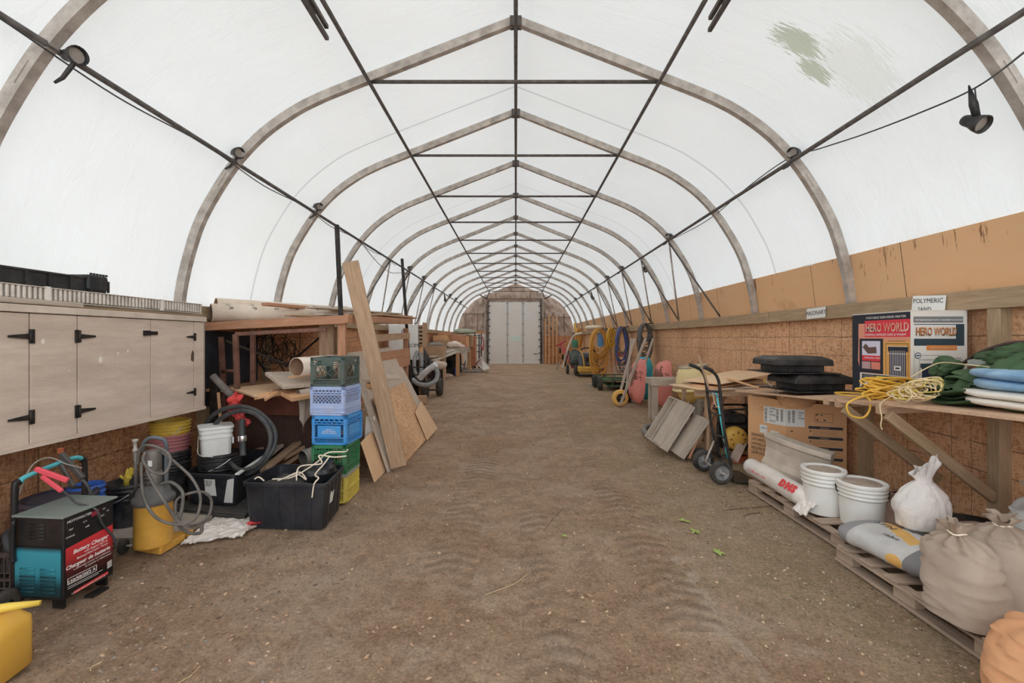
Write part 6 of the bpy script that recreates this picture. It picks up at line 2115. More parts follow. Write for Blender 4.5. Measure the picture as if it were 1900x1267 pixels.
TW = mat('beige_twine', (206, 186, 146), (186, 164, 120), 20, 0.85)
TY = mat('yellow_green_twine', (186, 164, 66), (166, 148, 60), 20, 0.8)
t = thing('twine', 'tangle of beige and yellow twine on the bench in front of the green tarp', 'twine', (2.9, 3.1, shelf_z(3.1, 2.9)))
rnd = random.Random(23)
for i in range(20):
    pts = []
    c0, d0 = 1662 + rnd.random() * 70, rnd.uniform(0, 6)
    rx, ry = rnd.uniform(14, 42), rnd.uniform(7, 20)
    for k_ in range(8):
        an = d0 + k_ * 0.85
        px = min(1748, max(1646, c0 + rx * cos(an) + rnd.uniform(-6, 6)))
        py = 738 - (c0 - 1640) * 0.22 + ry * sin(an) + rnd.uniform(-3, 3)
        Yd = 3.12 - (px - 1640) * 0.0018 + rnd.uniform(-0.04, 0.04)
        p = P(px, py, Yd); p.z = max(p.z, shelf_z(p.y, max(2.6, p.x)) + 0.008)
        if p.x < 2.6: p.x = 2.62
        pts.append(p)
    mb = MB(); mb.tube(spline(pts, 7), 0.0045, 5); part('strand', mb, TW if i % 3 else TY, t, world=True)
mb = MB(); mb.tube(spline([P(1660, 733, 3.05), P(1642, 742, 3.12), P(1633, 752, 3.14), P(1636, 775, 3.14), P(1634, 788, 3.14), P(1637, 797, 3.14)], 6), 0.004, 5); part('hanging_end', mb, TW, t, world=True)
mb = MB(); mb.tube(spline([P(1690, 700, 3.12), P(1740, 674, 3.1), P(1790, 676, 2.9), P(1840, 682, 2.75), P(1870, 690, 2.62), P(1920, 692, 2.5)], 6), 0.004, 5); part('strand', mb, TW, t, world=True)

GT = mat('green_canvas_tarp', (50, 74, 44), (36, 56, 34), 5, 0.8, bump=0.6, bscale=9, dirt=0.3, dirtc=(84, 94, 64))
def tarp():
    t = thing('green_tarp', 'heap of folded dark green canvas tarp on the bench', 'tarp', (3.05, 2.7, shelf_z(2.7, 3.0)))
    def z0(y, x): return shelf_z(y, x) + 0.004
    # stacked folds: each a flattened wavy roll running along the bench
    for i in range(7):
        zc = 0.02 + i * 0.028
        mb = MB()
        def fn(u, v, i=i, zc=zc):
            y = 3.22 - 0.02 * i - 1.5 * u
            xf = 2.76 + 0.05 * sin(i * 2.1) + 0.05 * nz((u * 4, i, 0), 1) + 0.12 * (i / 7)
            a = 2 * pi * v
            wv = 0.014 * sin(u * 22 + i) + 0.012 * nz((u * 9, i * 3, 0), 1)
            x = xf + 0.30 + 0.30 * cos(a) * (1 if cos(a) > 0 else 1.0)
            z = zc + wv + 0.022 * sin(a)
            tip = min(1, u * 6 + 0.35)
            return (x * tip + (xf + 0.3) * (1 - tip), y, z0(y, 3.0) + z)
        mb.grid(fn, 46, 18, cv=True)
        part('fold', mb, GT, t, world=True)
    mb = MB()
    def top(u, v):
        y = 3.20 - 1.6 * u
        x = 2.80 + 0.62 * v
        prof_ = sin(pi * min(1, v * 1.15 + 0.02)) ** 0.6
        h = (0.17 + 0.13 * min(1, u * 1.6)) * prof_ * min(1, 0.25 + u * 3.0)
        h += 0.06 * nz((x * 4, y * 4, 1), 1.0) + 0.05 * (1 - abs(nz((x * 5, y * 8, 5), 1.0)) * 4)
        return (x, y, z0(y, x) + max(0.10 + 0.02 * v, h + 0.03))
    mb.grid(top, 90, 60)
    part('top_layer', mb, GT, t, world=True)
    mb = MB(); blob(mb, P(1757, 684, 3.12), (0.09, 0.06, 0.06), 40, 30, 0.9, 0.9, 0.05, 14, 3, ridge=0.02)
    part('knot', mb, GT, t, world=True)
    mb = MB(); blob(mb, P(1893, 668, 2.75) + V((0.12, -0.05, 0)), (0.24, 0.34, 0.10), 60, 40, 0.9, 0.9, 0.05, 9, 6, ridge=0.03)
    part('hump', mb, GT, t, world=True)
    mb = MB(); mb.grid(lambda u, v: P(1795 + 120 * u, 668 + 14 * u * u + 12 * v - 3 * sin(u * 3), 2.95 - 0.35 * u) + V((0, 0, 0.004 * sin(u * 20))), 20, 6)
    mb.grid(lambda u, v: P(1795 + 120 * u, 668 + 14 * u * u + 12 * v - 3 * sin(u * 3), 2.957 - 0.35 * u), 20, 6)
    part('grey_strip', mb, mat('grey_tarp_strip', (118, 122, 116), (100, 104, 100), 8, 0.7), t, world=True, label='grey edge strip')
tarp()
mb = MB(); mb.tube(spline([P(1782, 678, 3.12), P(1815, 656, 3.0), P(1855, 641, 2.9), P(1900, 635, 2.8), P(1990, 640, 2.7)], 8), 0.012, 8)
solo('bent_pipe', mb, mat('dark_brown_pipe', (58, 44, 40)), 'dark brown bent pipe arching over the green tarp', 'pipe')
def folded(name, label, x0, x1, y0, y1, z, h_, m_, seed, cat='tarp'):
    t = thing(name, label, cat, ((x0 + x1) / 2, (y0 + y1) / 2, z))
    for k_ in range(2):
        mb = MB()
        def fn(u, v, k_=k_):
            a = 2 * pi * v
            e = 0.55
            cx_ = (abs(cos(a)) ** e) * (1 if cos(a) > 0 else -1)
            sz = (abs(sin(a)) ** 0.8) * (1 if sin(a) > 0 else -1)
            y = y1 - (y1 - y0) * u
            tip = min(1.0, (0.02 + u * 7) ** 0.5)
            w_ = (x1 - x0) / 2
            zz = z + h_ * (0.27 + 0.46 * k_) + sz * h_ * 0.27 * (0.6 + 0.4 * tip)
            return ((x0 + x1) / 2 + cx_ * w_ * tip + 0.012 * nz((u * 4, k_, seed), 1), y + 0.02 * k_ * (u < 0.1), zz + 0.008 * nz((u * 6, v * 3, seed + k_), 1))
        mb.grid(fn, 34, 26, cv=True)
        part('fold', mb, m_, t, world=True)
zs_ = shelf_z(2.3, 2.9)
folded('dust_sheet', 'folded off-white dust sheet at the front edge of the bench', 2.72, 3.2, 1.3, 2.88, zs_ - 0.005, 0.105, mat('off_white_canvas', (206, 200, 190), (190, 184, 174), 6, 0.85, bump=0.15, bscale=10), 1, 'sheet')
folded('blue_tarp', 'folded faded light blue tarp lying on the off-white dust sheet', 2.74, 3.16, 1.3, 2.84, zs_ + 0.095, 0.125, mat('faded_blue_tarp', (106, 142, 170), (84, 120, 152), 5, 0.7, bump=0.25, bscale=24, dirt=0.4, dirtc=(170, 180, 176)), 4)

# ---- small things on the bench end and boards in the carton
cord('marker', [P(1417, 705, 4.9), P(1424, 711, 4.85)], 0.009, 'tiny yellow marker leaning on the bench edge', YC)
cord('chopstick', [P(1422, 707, 4.7), P(1453, 738, 4.5)], 0.007, 'pale thin stick leaning into the dishwasher carton', mat('pale_stick', (222, 200, 176)))
plank('lath', P(1409, 718, 5.0), P(1450, 716, 4.7), 0.03, 0.012, (0, 1, 0), mat('dark_lath', (60, 50, 46)), 'short dark lath lying on the end of the bench')

# ---- dishwasher carton
def dish_box():
    t = thing('dishwasher_carton', 'large open cardboard dishwasher carton with white labels, under the bench end', 'carton', (3.08, 4.9, 0.0))
    L = V((2.70, 5.20, 0)); C_ = V((2.90, 4.80, 0)); R_ = V((3.42, 4.62, 0)); B_ = V((3.24, 5.04, 0))
    zt = 0.845
    cols = [CARD, mat('carton_inside', (206, 164, 120), (194, 150, 106), 3, 0.85)]
    names = (('side_wall', L, C_), ('front_wall', C_, R_), ('side_wall', R_, B_), ('back_wall', B_, L))
    for nm, a, b in names:
        mb = MB()
        n = (b - a).cross(V((0, 0, 1))).normalized()
        if nm == 'side_wall' and a is L:
            top = [(0, zt), (0.25, zt - 0.005), (0.3, zt + 0.0), (1, zt - 0.02)]
        elif nm == 'front_wall':
            top = [(0, zt - 0.02), (0.35, zt - 0.03), (0.7, zt - 0.035), (1, zt - 0.05)]
        else:
            top = [(0, zt), (1, zt)]
        poly = [a + V((0, 0, 0.02)), b + V((0, 0, 0.02))] + [a.lerp(b, s) + V((0, 0, z)) for s, z in top[::-1]]
        mb.add(poly + [p - n * 0.008 for p in poly], [tuple(range(len(poly))), tuple(range(2 * len(poly) - 1, len(poly) - 1, -1))] + [(i, (i + 1) % len(poly), (i + 1) % len(poly) + len(poly), i + len(poly))[::-1] for i in range(len(poly))], False)
        part(nm, mb, CARD, t, world=True)
    mb = MB(); mb.slab([L + V((0, 0, 0.03)), C_ + V((0, 0, 0.03)), R_ + V((0, 0, 0.03)), B_ + V((0, 0, 0.03))], 0.01); part('bottom', mb, CARD, t, world=True)
    mb = MB(); mb.slab([B_ + V((0, 0, zt)), L + V((0, 0, zt)), L + V((0.12, -0.12, zt + 0.03)), B_ + V((-0.05, -0.2, zt + 0.02))], 0.006); part('flap', mb, cols[1], t, world=True)
    MF = facing(C_ + V((0, -0.0015, 0)), R_ - C_)
    ML = facing(L + (C_ - L).cross(V((0, 0, 1))).normalized() * 0.0015, C_ - L)
    wF, wL = (R_ - C_).length, (C_ - L).length
    ML = ML @ Matrix.Scale(wL / 0.607, 4, V((1, 0, 0))); wL = 0.607
    MF = MF @ Matrix.Scale(wF / 0.641, 4, V((1, 0, 0))); wF = 0.641
    def lab(M_, u0, u1, z0, z1, m_, nm, label=None, sk=0.0):
        mb = MB(); mb.add([M_ @ V((u0, z0, 0.001)), M_ @ V((u1, z0, 0.001)), M_ @ V((u1 + sk, z1, 0.001)), M_ @ V((u0 + sk, z1, 0.001))], [(0, 1, 2, 3)], False)
        return part(nm, mb, m_, t, world=True, label=label)
    # wrap-round shipping label
    lab(ML, wL - 0.34, wL, 0.56, 0.745, PAPER, 'shipping_label', 'white shipping label with barcodes')
    sl = lab(MF, 0.0, 0.20, 0.56, 0.745, PAPER, 'shipping_label', 'white shipping label with barcodes')
    def tx(M_, s, u, z, size, m_=INK, sx=1.0, b_=0.0, par=None, al='LEFT'):
        text('lettering', s, size, m_, par or t, M_ @ Matrix.Translation((u, z, 0.0018)), al, 0.0002, sx=sx, bold=b_)
    for i, s in enumerate(('WDF', '341', 'PAPB', '1', 'WDT')):
        tx(ML, s, wL - 0.25, 0.715 - i * 0.034, 0.032, sx=1.3)
    for i, s in enumerate(('WDF', '341', 'PAPB')):
        tx(MF, s, 0.13, 0.70 - i * 0.03, 0.028)
    def bars(M_, u0, u1, z0, z1, n, seed):
        rr = random.Random(seed)
        mb = MB(); z = z0
        while z < z1:
            h_ = rr.uniform(0.002, 0.006)
            mb.add([M_ @ V((u0, z, 0.0016)), M_ @ V((u1, z, 0.0016)), M_ @ V((u1, z + h_, 0.0016)), M_ @ V((u0, z + h_, 0.0016))], [(0, 1, 2, 3)], False)
            z += h_ + rr.uniform(0.002, 0.006)
        part('barcode', mb, INK, t, world=True)
    bars(ML, wL - 0.145, wL - 0.11, 0.60, 0.73, 14, 1); bars(ML, wL - 0.08, wL - 0.04, 0.6, 0.73, 14, 2)
    bars(MF, 0.02, 0.045, 0.6, 0.73, 14, 3); bars(MF, 0.065, 0.095, 0.6, 0.73, 14, 4)
    bars(ML, wL - 0.325, wL - 0.29, 0.57, 0.72, 14, 5)
    lab(ML, 0.20, 0.32, 0.44, 0.53, PAPER, 'small_label', 'small white label'); tx(ML, 'WP14', 0.23, 0.485, 0.03); 
    lab(ML, 0.37, 0.50, 0.30, 0.485, PAPER, 'packing_slip', 'white packing slip', -0.0)
    for i in range(8):
        lab(ML, 0.385, 0.485 - 0.01 * (i % 3), 0.32 + i * 0.018, 0.323 + i * 0.018, mat('grey_type', (140, 136, 132)), 'type_line')
    for i, s in enumerate(('DISHWASHER', 'LAVE-VAISSELLE', 'LAVAVAJILLAS', 'MAQUINA DE', 'LAVAR LOUCA')):
        tx(ML, s, 0.06, 0.385 - i * 0.05, 0.052, mat('carton_print', (58, 46, 38)), 0.72)
    DP = mat('carton_dark_bar', (46, 48, 52))
    FL = mat('carton_faint_line', (140, 100, 66))
    for i in range(5):
        z = 0.56 - i * 0.108
        lab(MF, 0.24, 0.60, z - 0.012, z + 0.016, DP, 'printed_bar')
        tx(MF, 'WARNING', 0.36, z - 0.007, 0.02, mat('carton_bar_text', (170, 140, 110)))
        for j in range(4):
            lab(MF, 0.28, 0.57 - 0.02 * (j % 3), z - 0.032 - j * 0.015, z - 0.028 - j * 0.015, FL, 'printed_line')
        lab(MF, 0.255, 0.27, z - 0.045, z - 0.03, DP, 'bullet')
    for (u0, u1, z0, z1) in ((0.31, 0.50, 0.62, 0.623), (0.31, 0.50, 0.71, 0.713), (0.31, 0.313, 0.62, 0.713), (0.497, 0.5, 0.62, 0.713), (0.32, 0.34, 0.69, 0.705), (0.33, 0.34, 0.63, 0.655), (0.37, 0.39, 0.69, 0.70), (0.40, 0.42, 0.635, 0.65)):
        lab(MF, u0, u1, z0, z1, DP, 'handling_mark')
    for (u0, u1, z0, z1) in ((0.08, 0.35, 0.69, 0.692), (0.08, 0.35, 0.765, 0.767), (0.19, 0.27, 0.70, 0.703), (0.19, 0.193, 0.70, 0.755), (0.267, 0.27, 0.70, 0.755), (0.29, 0.295, 0.70, 0.76), (0.32, 0.325, 0.70, 0.76), (0.22, 0.24, 0.72, 0.735), (0.11, 0.115, 0.72, 0.75)):
        lab(ML, u0, u1, z0, z1, FL, 'handling_mark')
    lab(MF, 0.045, 0.075, 0.505, 0.515, DP, 'printed_dot')
    return t
dish_box()
t = thing('fruit_basket', 'shallow chip-wood basket poking out of the dishwasher carton', 'basket', (3.02, 4.82, 0.78))
mb = MB(); mb.lathe([(0.13, 0.0), (0.16, 0.10), (0.155, 0.10), (0.126, 0.004)], 26, sx=1.25); part('basket_wall', mb, LUMBER, t)
mb = MB(); mb.lathe([(0.001, 0.01), (0.12, 0.01)], 26, sx=1.25); part('basket_base', mb, LUMBER_OLD, t)
mb = MB(); mb.bar((0.09, -0.13, 0.03), (0.15, -0.1, 0.13), 0.04, 0.006); part('basket_slat', mb, LUMBER_RED, t)

# ---- precast concrete coping pieces
def coping(name, label, c, rz, L=0.66):
    t = thing(name, label, 'kerb stone', c, rz)
    prof = [(-0.07, 0.40), (0.07, 0.40), (0.07, 0.355), (0.045, 0.34), (0.03, 0.26), (0.035, 0.16), (0.06, 0.11), (0.06, 0.0), (-0.06, 0.0), (-0.06, 0.11), (-0.035, 0.16), (-0.03, 0.26), (-0.045, 0.34), (-0.07, 0.355)]
    mb = MB()
    n = 16
    R0 = 1.1
    vs = []
    for i in range(n + 1):
        a = (i / n - 0.5) * L / R0
        for y, z in prof:
            rr = R0 + y
            vs.append(V((rr * sin(a), R0 - rr * cos(a), z)))
    k_ = len(prof)
    fs = [(i * k_ + j, i * k_ + (j + 1) % k_, (i + 1) * k_ + (j + 1) % k_, (i + 1) * k_ + j) for i in range(n) for j in range(k_)]
    fs += [tuple(range(k_))[::-1], tuple(n * k_ + j for j in range(k_))]
    mb.add(vs, fs, False)
    part('stone', mb, CONC, t, 0.006)
    return t
PALZ = 0.112
cs = coping('coping_stone', 'curved grey precast concrete coping in front of the dishwasher carton', (2.55, 4.14, PALZ + 0.045), 0, 0.58)
cs.matrix_basis = Matrix.Translation((2.55, 4.14, PALZ + 0.04)) @ frame(V((0.24, -0.47, -0.075))).to_4x4()

# ---- pallets
PAL = wood('pallet_wood', (116, 98, 84), (148, 128, 110), 0.3, dirt=0.35)
def pallet(name, label, x0, x1, y0, y1, z=PALZ):
    t = thing(name, label, 'pallet', ((x0 + x1) / 2, (y0 + y1) / 2, 0))
    n = 6
    for i in range(n):
        y = y0 + 0.055 + (y1 - y0 - 0.11) * i / (n - 1)
        plank('deck_board', (x0, y, z - 0.009), (x1, y, z - 0.009), 0.10, 0.017, (0, 1, 0), PAL, parent=t)
    for i in range(3):
        x = x0 + 0.03 + (x1 - x0 - 0.06) * i / 2
        for j in range(3):
            y = y0 + 0.07 + (y1 - y0 - 0.14) * j / 2
            plank('block', (x, y - 0.07, z * 0.52), (x, y + 0.07, z * 0.52), 0.06, z * 0.66, (1, 0, 0), PAL, parent=t)
        plank('stringer', (x, y0, z - 0.025), (x, y1, z - 0.025), 0.07, 0.014, (1, 0, 0), PAL, parent=t)
        plank('bottom_board', (x, y0, 0.012), (x, y1, 0.012), 0.085, 0.018, (1, 0, 0), PAL, parent=t)
pallet('pallet', 'weathered wooden pallet carrying the white pails and the coping stone', 2.30, 3.15, 3.13, 4.42)
pallet('pallet', 'weathered wooden pallet carrying the sand sacks, nearest the camera', 2.17, 3.2, 1.98, 3.03)

# ---- white pails with crusted lids
CRUST = mat('dried_render', (150, 134, 120), (122, 106, 94), 9, 0.95, bump=0.5, bscale=60)
WPG = 'white pails on the pallet'
pail('pail', 'white plastic pail with a crusted lid, the further of the two on the pallet', (2.475, 3.60, PALZ), 0.148, 0.345, WHITE_PL, 0.88, 3, lid=(WHITE_PL, CRUST), handle=(1.9, radians(-70), DARKMETAL), group=WPG)
pail('pail', 'white plastic pail with a dusty lid, the nearer of the two on the pallet', (2.60, 3.36, PALZ), 0.152, 0.315, WHITE_PL, 0.88, 3, lid=(WHITE_PL, CRUST), handle=(2.6, radians(-72), DARKMETAL), group=WPG)

# ---- bags
def sack(name, label, c, w_, d_, h_, m_, seed, neck=True, rz=0.0, lean=(0, 0), fold=0.022, group=None, ruff=1.0):
    t = thing(name, label, 'sack', c, rz, group)
    prof = [(0.0, 0.60), (0.0, 0.92), (0.05, 1.0), (0.20, 1.04), (0.45, 1.02), (0.68, 0.97), (0.80, 0.88), (0.88, 0.62), (0.93, 0.34), (0.965, 0.15)]
    zs = spline([V((r_, 0, z)) for z, r_ in prof], 5)
    zs = [V((0.001, 0, 0))] + zs
    NU = 80
    mb = MB()
    def fn(u, v):
        i = min(len(zs) - 1, int(round(v * (len(zs) - 1))))
        r_, z = zs[i].x, zs[i].z
        a = 2 * pi * u
        e = 0.72 if z < 0.8 else 1.0
        ca_, sa_ = cos(a), sin(a)
        x = (abs(ca_) ** e) * (1 if ca_ > 0 else -1) * w_ / 2 * r_
        y = (abs(sa_) ** e) * (1 if sa_ > 0 else -1) * d_ / 2 * r_
        n = V((ca_, sa_, 0))
        # crumple: horizontal folds low down, radial pleats near the neck
        f1 = nz((x * 2.2, y * 2.2, z * h_ * 9), 2.4, seed)
        f2 = 1 - min(1, abs(nz((x * 1.2, y * 1.2, z * h_ * 6), 2.2, seed + 5)) * 7)
        d = 0.02 * nz((x, y, z * h_), 3.5, seed) + fold * 0.45 * f1 - fold * 0.6 * f2 * (z > 0.03)
        if z > 0.72:
            d += fold * 1.6 * sin(a * 9 + seed) * min(1, (z - 0.72) * 6) * (0.5 + 0.5 * nz((a, z, 0), 2, seed)) * min(1, r_ * 2)
        k_ = z
        return V((x, y, z * h_)) + n * d * (0.15 if z < 0.02 else 1) + V((lean[0] * k_ * k_, lean[1] * k_ * k_, 0))
    mb.grid(fn, NU, len(zs) * 2, cu=True)
    part('bag_body', mb, m_, t)
    if neck:
        mb = MB()
        top = V((lean[0] * 0.93, lean[1] * 0.93, h_ * 0.955))
        def fr(u, v):
            a = 2 * pi * u
            r_ = 0.03 + (0.055 * ruff + 0.03 * nz((a, 0, 0), 1.3, seed)) * v ** 0.8
            r_ *= 1 + 0.35 * sin(a * 5 + seed) * v
            z = 0.085 * ruff * v * (0.75 + 0.4 * nz((cos(a) * 2, sin(a) * 2, 0), 1.2, seed + 3))
            return top + V((r_ * cos(a) * w_ / 0.36, r_ * sin(a) * 0.8, z))
        mb.grid(fr, 60, 10, cu=True)
        mb.grid(lambda u, v: fr(-u, v) * 1.0 - V((0, 0, 0.003)), 60, 10, cu=True)
        part('gathered_neck', mb, m_, t)
        mb = MB(); mb.tube([top + V((0.036 * cos(a), 0.036 * sin(a) * 0.9, 0.004 * sin(3 * a))) for a in [i * pi / 8 for i in range(16)]], 0.005, 6, True)
        part('tie', mb, CORD, t)
    return t
SAND = mat('dusty_beige_woven_sack', (140, 123, 108), (120, 104, 90), 2.2, 0.85, bump=0.2, bscale=50, dirt=0.35, dirtc=(136, 114, 96))
ORANGE = mat('orange_brown_sack', (168, 118, 76), (150, 102, 64), 3, 0.85, bump=0.25, bscale=40, dirt=0.2, dirtc=(140, 100, 66))
sg = 'tied sand sacks on the near pallet'
sack('sand_sack', 'dusty beige sand sack with a tied neck, foremost on the near pallet', (2.235, 2.22, PALZ), 0.255, 0.28, 0.45, SAND, 3, rz=0.15, lean=(-0.06, 0.0), group=sg, ruff=0.75)
sack('sand_sack', 'dusty beige sand sack with a tied neck, at the right edge of the picture', (2.56, 2.32, PALZ), 0.29, 0.30, 0.44, SAND, 12, rz=-0.2, lean=(-0.03, 0), group=sg, ruff=0.75)
sack('sand_sack', 'orange-brown sack on the dirt at the bottom right corner', (2.12, 1.74, 0.0), 0.40, 0.38, 0.40, ORANGE, 21, rz=0.4, neck=False)
GREY_S = mat('grey_cement_paper', (150, 148, 146), (132, 130, 128), 5, 0.7, dirt=0.3, dirtc=(168, 156, 142))

def lying_bag(name, label, c, L, W_, Hh, rz, m_, seed, tilt=(0, 0)):
    t = thing(name, label, 'bag', c, rz)
    mb = MB()
    def fn(u, v):
        a = 2 * pi * v
        s = (u - 0.5) * 2
        end = (1 - abs(s) ** 5) ** 0.45 if abs(s) < 1 else 0.0
        ca_, sa_ = cos(a), sin(a)
        x = s * L / 2
        y = (abs(ca_) ** 0.75) * (1 if ca_ > 0 else -1) * W_ / 2 * (0.86 + 0.14 * end) * (0.6 + 0.4 * end)
        z = (abs(sa_) ** 0.85) * (1 if sa_ > 0 else -1) * Hh / 2 * (0.12 + 0.88 * end)
        d = 0.012 * nz((x, y, z), 6, seed) + 0.008 * nz((x * 3, y, z), 10, seed)
        return V((x, y, Hh / 2 + z * (1 if z > 0 else 0.92) + d + tilt[0] * s))
    mb.grid(fn, 50, 40, cv=True)
    part('bag_body', mb, m_, t)
    return t
# grey cement bag with printed bands
def cement_mat():
    m, tt, b = nodes_of('printed_cement_paper')
    k = NT(tt)
    c = k.coord()
    sx = k.n('ShaderNodeSeparateXYZ'); k.l(c, sx.inputs[0])
    col = k.mix(k.ramp(k.noise(c, 5, 5), [(0.3, BW[0]), (0.7, BW[1])]), lin((160, 158, 156)), lin((140, 138, 136)))
    d = k.math('LESS_THAN', sx.outputs[0], -0.17)
    d = k.math('MULTIPLY', d, k.math('GREATER_THAN', sx.outputs[0], -0.34))
    col = k.mix(d, col, lin((96, 94, 96)))
    d2 = k.math('GREATER_THAN', sx.outputs[0], 0.20)
    col = k.mix(d2, col, lin((112, 110, 112)))
    wv = k.math('ADD', sx.outputs[1], k.math('MULTIPLY', sx.outputs[0], 0.5))
    y1 = k.math('MULTIPLY', k.math('LESS_THAN', k.math('ABSOLUTE', k.math('SUBTRACT', wv, -0.02)), 0.055), k.math('GREATER_THAN', sx.outputs[0], -0.12))
    y1 = k.math('MULTIPLY', y1, k.math('GREATER_THAN', sx.outputs[2], 0.13))
    y1 = k.math('MULTIPLY', y1, k.math('LESS_THAN', sx.outputs[0], 0.22))
    col = k.mix(y1, col, lin((222, 168, 70)))
    e = k.math('ADD', k.math('POWER', k.math('DIVIDE', k.math('ADD', sx.outputs[0], 0.12), 0.05), 2), k.math('POWER', k.math('DIVIDE', k.math('SUBTRACT', sx.outputs[2], 0.08), 0.035), 2))
    col = k.mix(k.math('LESS_THAN', e, 1.0), col, lin((222, 168, 70)))
    k.l(col, b.inputs['Base Color']); b.inputs['Roughness'].default_value = 0.6
    k.l(k.bump(k.noise(c, 18, 5), 0.4, 0.01), b.inputs['Normal'])
    return m
cb = lying_bag('cement_bag', 'grey paper cement bag with dark bands and a yellow swoosh, lying on the near pallet', (2.41, 2.78, PALZ), 0.66, 0.42, 0.16, radians(98), cement_mat(), 4)
for s, u, y_, sz in (('SYN', 0.22, 0.10, 0.07), ('sable', 0.05, 0.22, 0.05)):
    M_ = cb.matrix_basis @ (Matrix.Translation((u, y_ - 0.12, 0.162)) @ Matrix.Rotation(pi, 4, 'Z'))
    text('lettering', s, sz, mat('cement_print', (70, 72, 76)), cb, M_)
lying_bag('cement_bag', 'second cement bag hidden under the grey one at the wall side', (2.86, 2.86, PALZ), 0.6, 0.34, 0.13, radians(92), GREY_S, 9)
# white upright sack with torn paper top
def paper_sack():
    t = thing('paper_sack', 'crumpled white paper sack with its torn top standing up, on the cement bag', 'sack', (2.70, 2.98, 0.25), radians(10))
    m, tt, b = nodes_of('printed_white_sack')
    k = NT(tt)
    c = k.coord()
    col = k.mix(k.ramp(k.noise(c, 5, 5), [(0.3, BW[0]), (0.7, BW[1])]), lin((212, 206, 202)), lin((192, 186, 180)))
    sx = k.n('ShaderNodeSeparateXYZ'); k.l(c, sx.inputs[0])
    ln = k.math('LESS_THAN', k.math('FRACT', k.math('MULTIPLY', k.math('ADD', sx.outputs[2], k.math('MULTIPLY', sx.outputs[0], 0.25)), 90)), 0.3)
    ar = k.ramp(k.noise(c, 6, 2), [(0.45, BW[0]), (0.55, BW[1])])
    col = k.mix(k.math('MULTIPLY', k.math('MULTIPLY', ln, ar), 0.3), col, lin((120, 116, 130)))
    k.l(col, b.inputs['Base Color']); b.inputs['Roughness'].default_value = 0.55
    k.l(k.bump(k.noise(c, 14, 6, 0.6, 1.0), 0.5, 0.02), b.inputs['Normal'])
    mb = MB()
    PR = [(0, 0.0), (0.01, 0.85), (0.10, 1.0), (0.35, 1.04), (0.6, 0.92), (0.75, 0.66), (0.85, 0.42), (0.9, 0.36), (1.0, 0.62)]
    pr = spline([V((r_, 0, z)) for z, r_ in PR], 5)
    def fn(u, v):
        a = 2 * pi * u
        i = int(round(v * (len(pr) - 1)))
        r_, z = pr[i].x, pr[i].z
        cz = min(1, r_ * 1.5)
        d = 0.016 * nz((cos(a), sin(a), z * 2), 1.6, 3) - 0.010 * (1 - min(1, abs(nz((cos(a) * 1.2, sin(a) * 1.2, z * 2), 1.5, 6)) * 6))
        up = 0.34 * z
        if z > 0.86:
            f = (z - 0.86) / 0.14
            up += f * (0.07 + 0.05 * cos(a + 0.3) + 0.02 * cos(3 * a) + 0.03 * nz((cos(a) * 2, sin(a) * 2, 0), 1.5, 4))
            d += f * 0.02 * sin(5 * a)
        return V((cos(a) * (0.165 * r_ + d * cz) + 0.03 * z * z, sin(a) * (0.13 * r_ * (1 - 0.35 * (z > 0.86)) + d * cz), up))
    mb.grid(fn, 90, len(pr), cu=True)
    part('bag_body', mb, m, t)
paper_sack()
t = thing('rubble_tub', 'round black rubber tub of dust behind the sand sacks', 'tub', (3.12, 3.02, 0.10))
mb = MB(); mb.lathe([(0.001, 0), (0.15, 0), (0.20, 0.13), (0.215, 0.132), (0.215, 0.142), (0.195, 0.142), (0.15, 0.02), (0.001, 0.02)], 40); part('tub_wall', mb, BLACK, t)
mb = MB(); blob(mb, (0.02, 0, 0.09), (0.15, 0.14, 0.045), 30, 14, 0.8, 1, 0.02, 10, 3); part('contents', mb, mat('paper_scrap', (150, 132, 118), (120, 104, 94), 9, 0.8), t)
sack('clear_bag', 'translucent grey plastic bag with a rolled top at the right edge', (3.13, 2.66, PALZ + 0.0), 0.30, 0.26, 0.47, mat('grey_plastic_film', (158, 156, 152), (116, 114, 112), 4, 0.35), 31, rz=0.3, ruff=1.1)
lying_bag('crumpled_bag', 'small crumpled beige bag between the paper sack and the sand sacks', (2.68, 2.68, 0.27), 0.24, 0.13, 0.12, radians(100), SAND, 17)
sack('brown_sack', 'slumped brown sack between the nearer white pail and the paper sack', (2.86, 3.36, PALZ), 0.34, 0.28, 0.24, mat('brown_dusty_sack', (138, 112, 96), (112, 90, 78), 4, 0.85), 41, rz=0.5, neck=False)
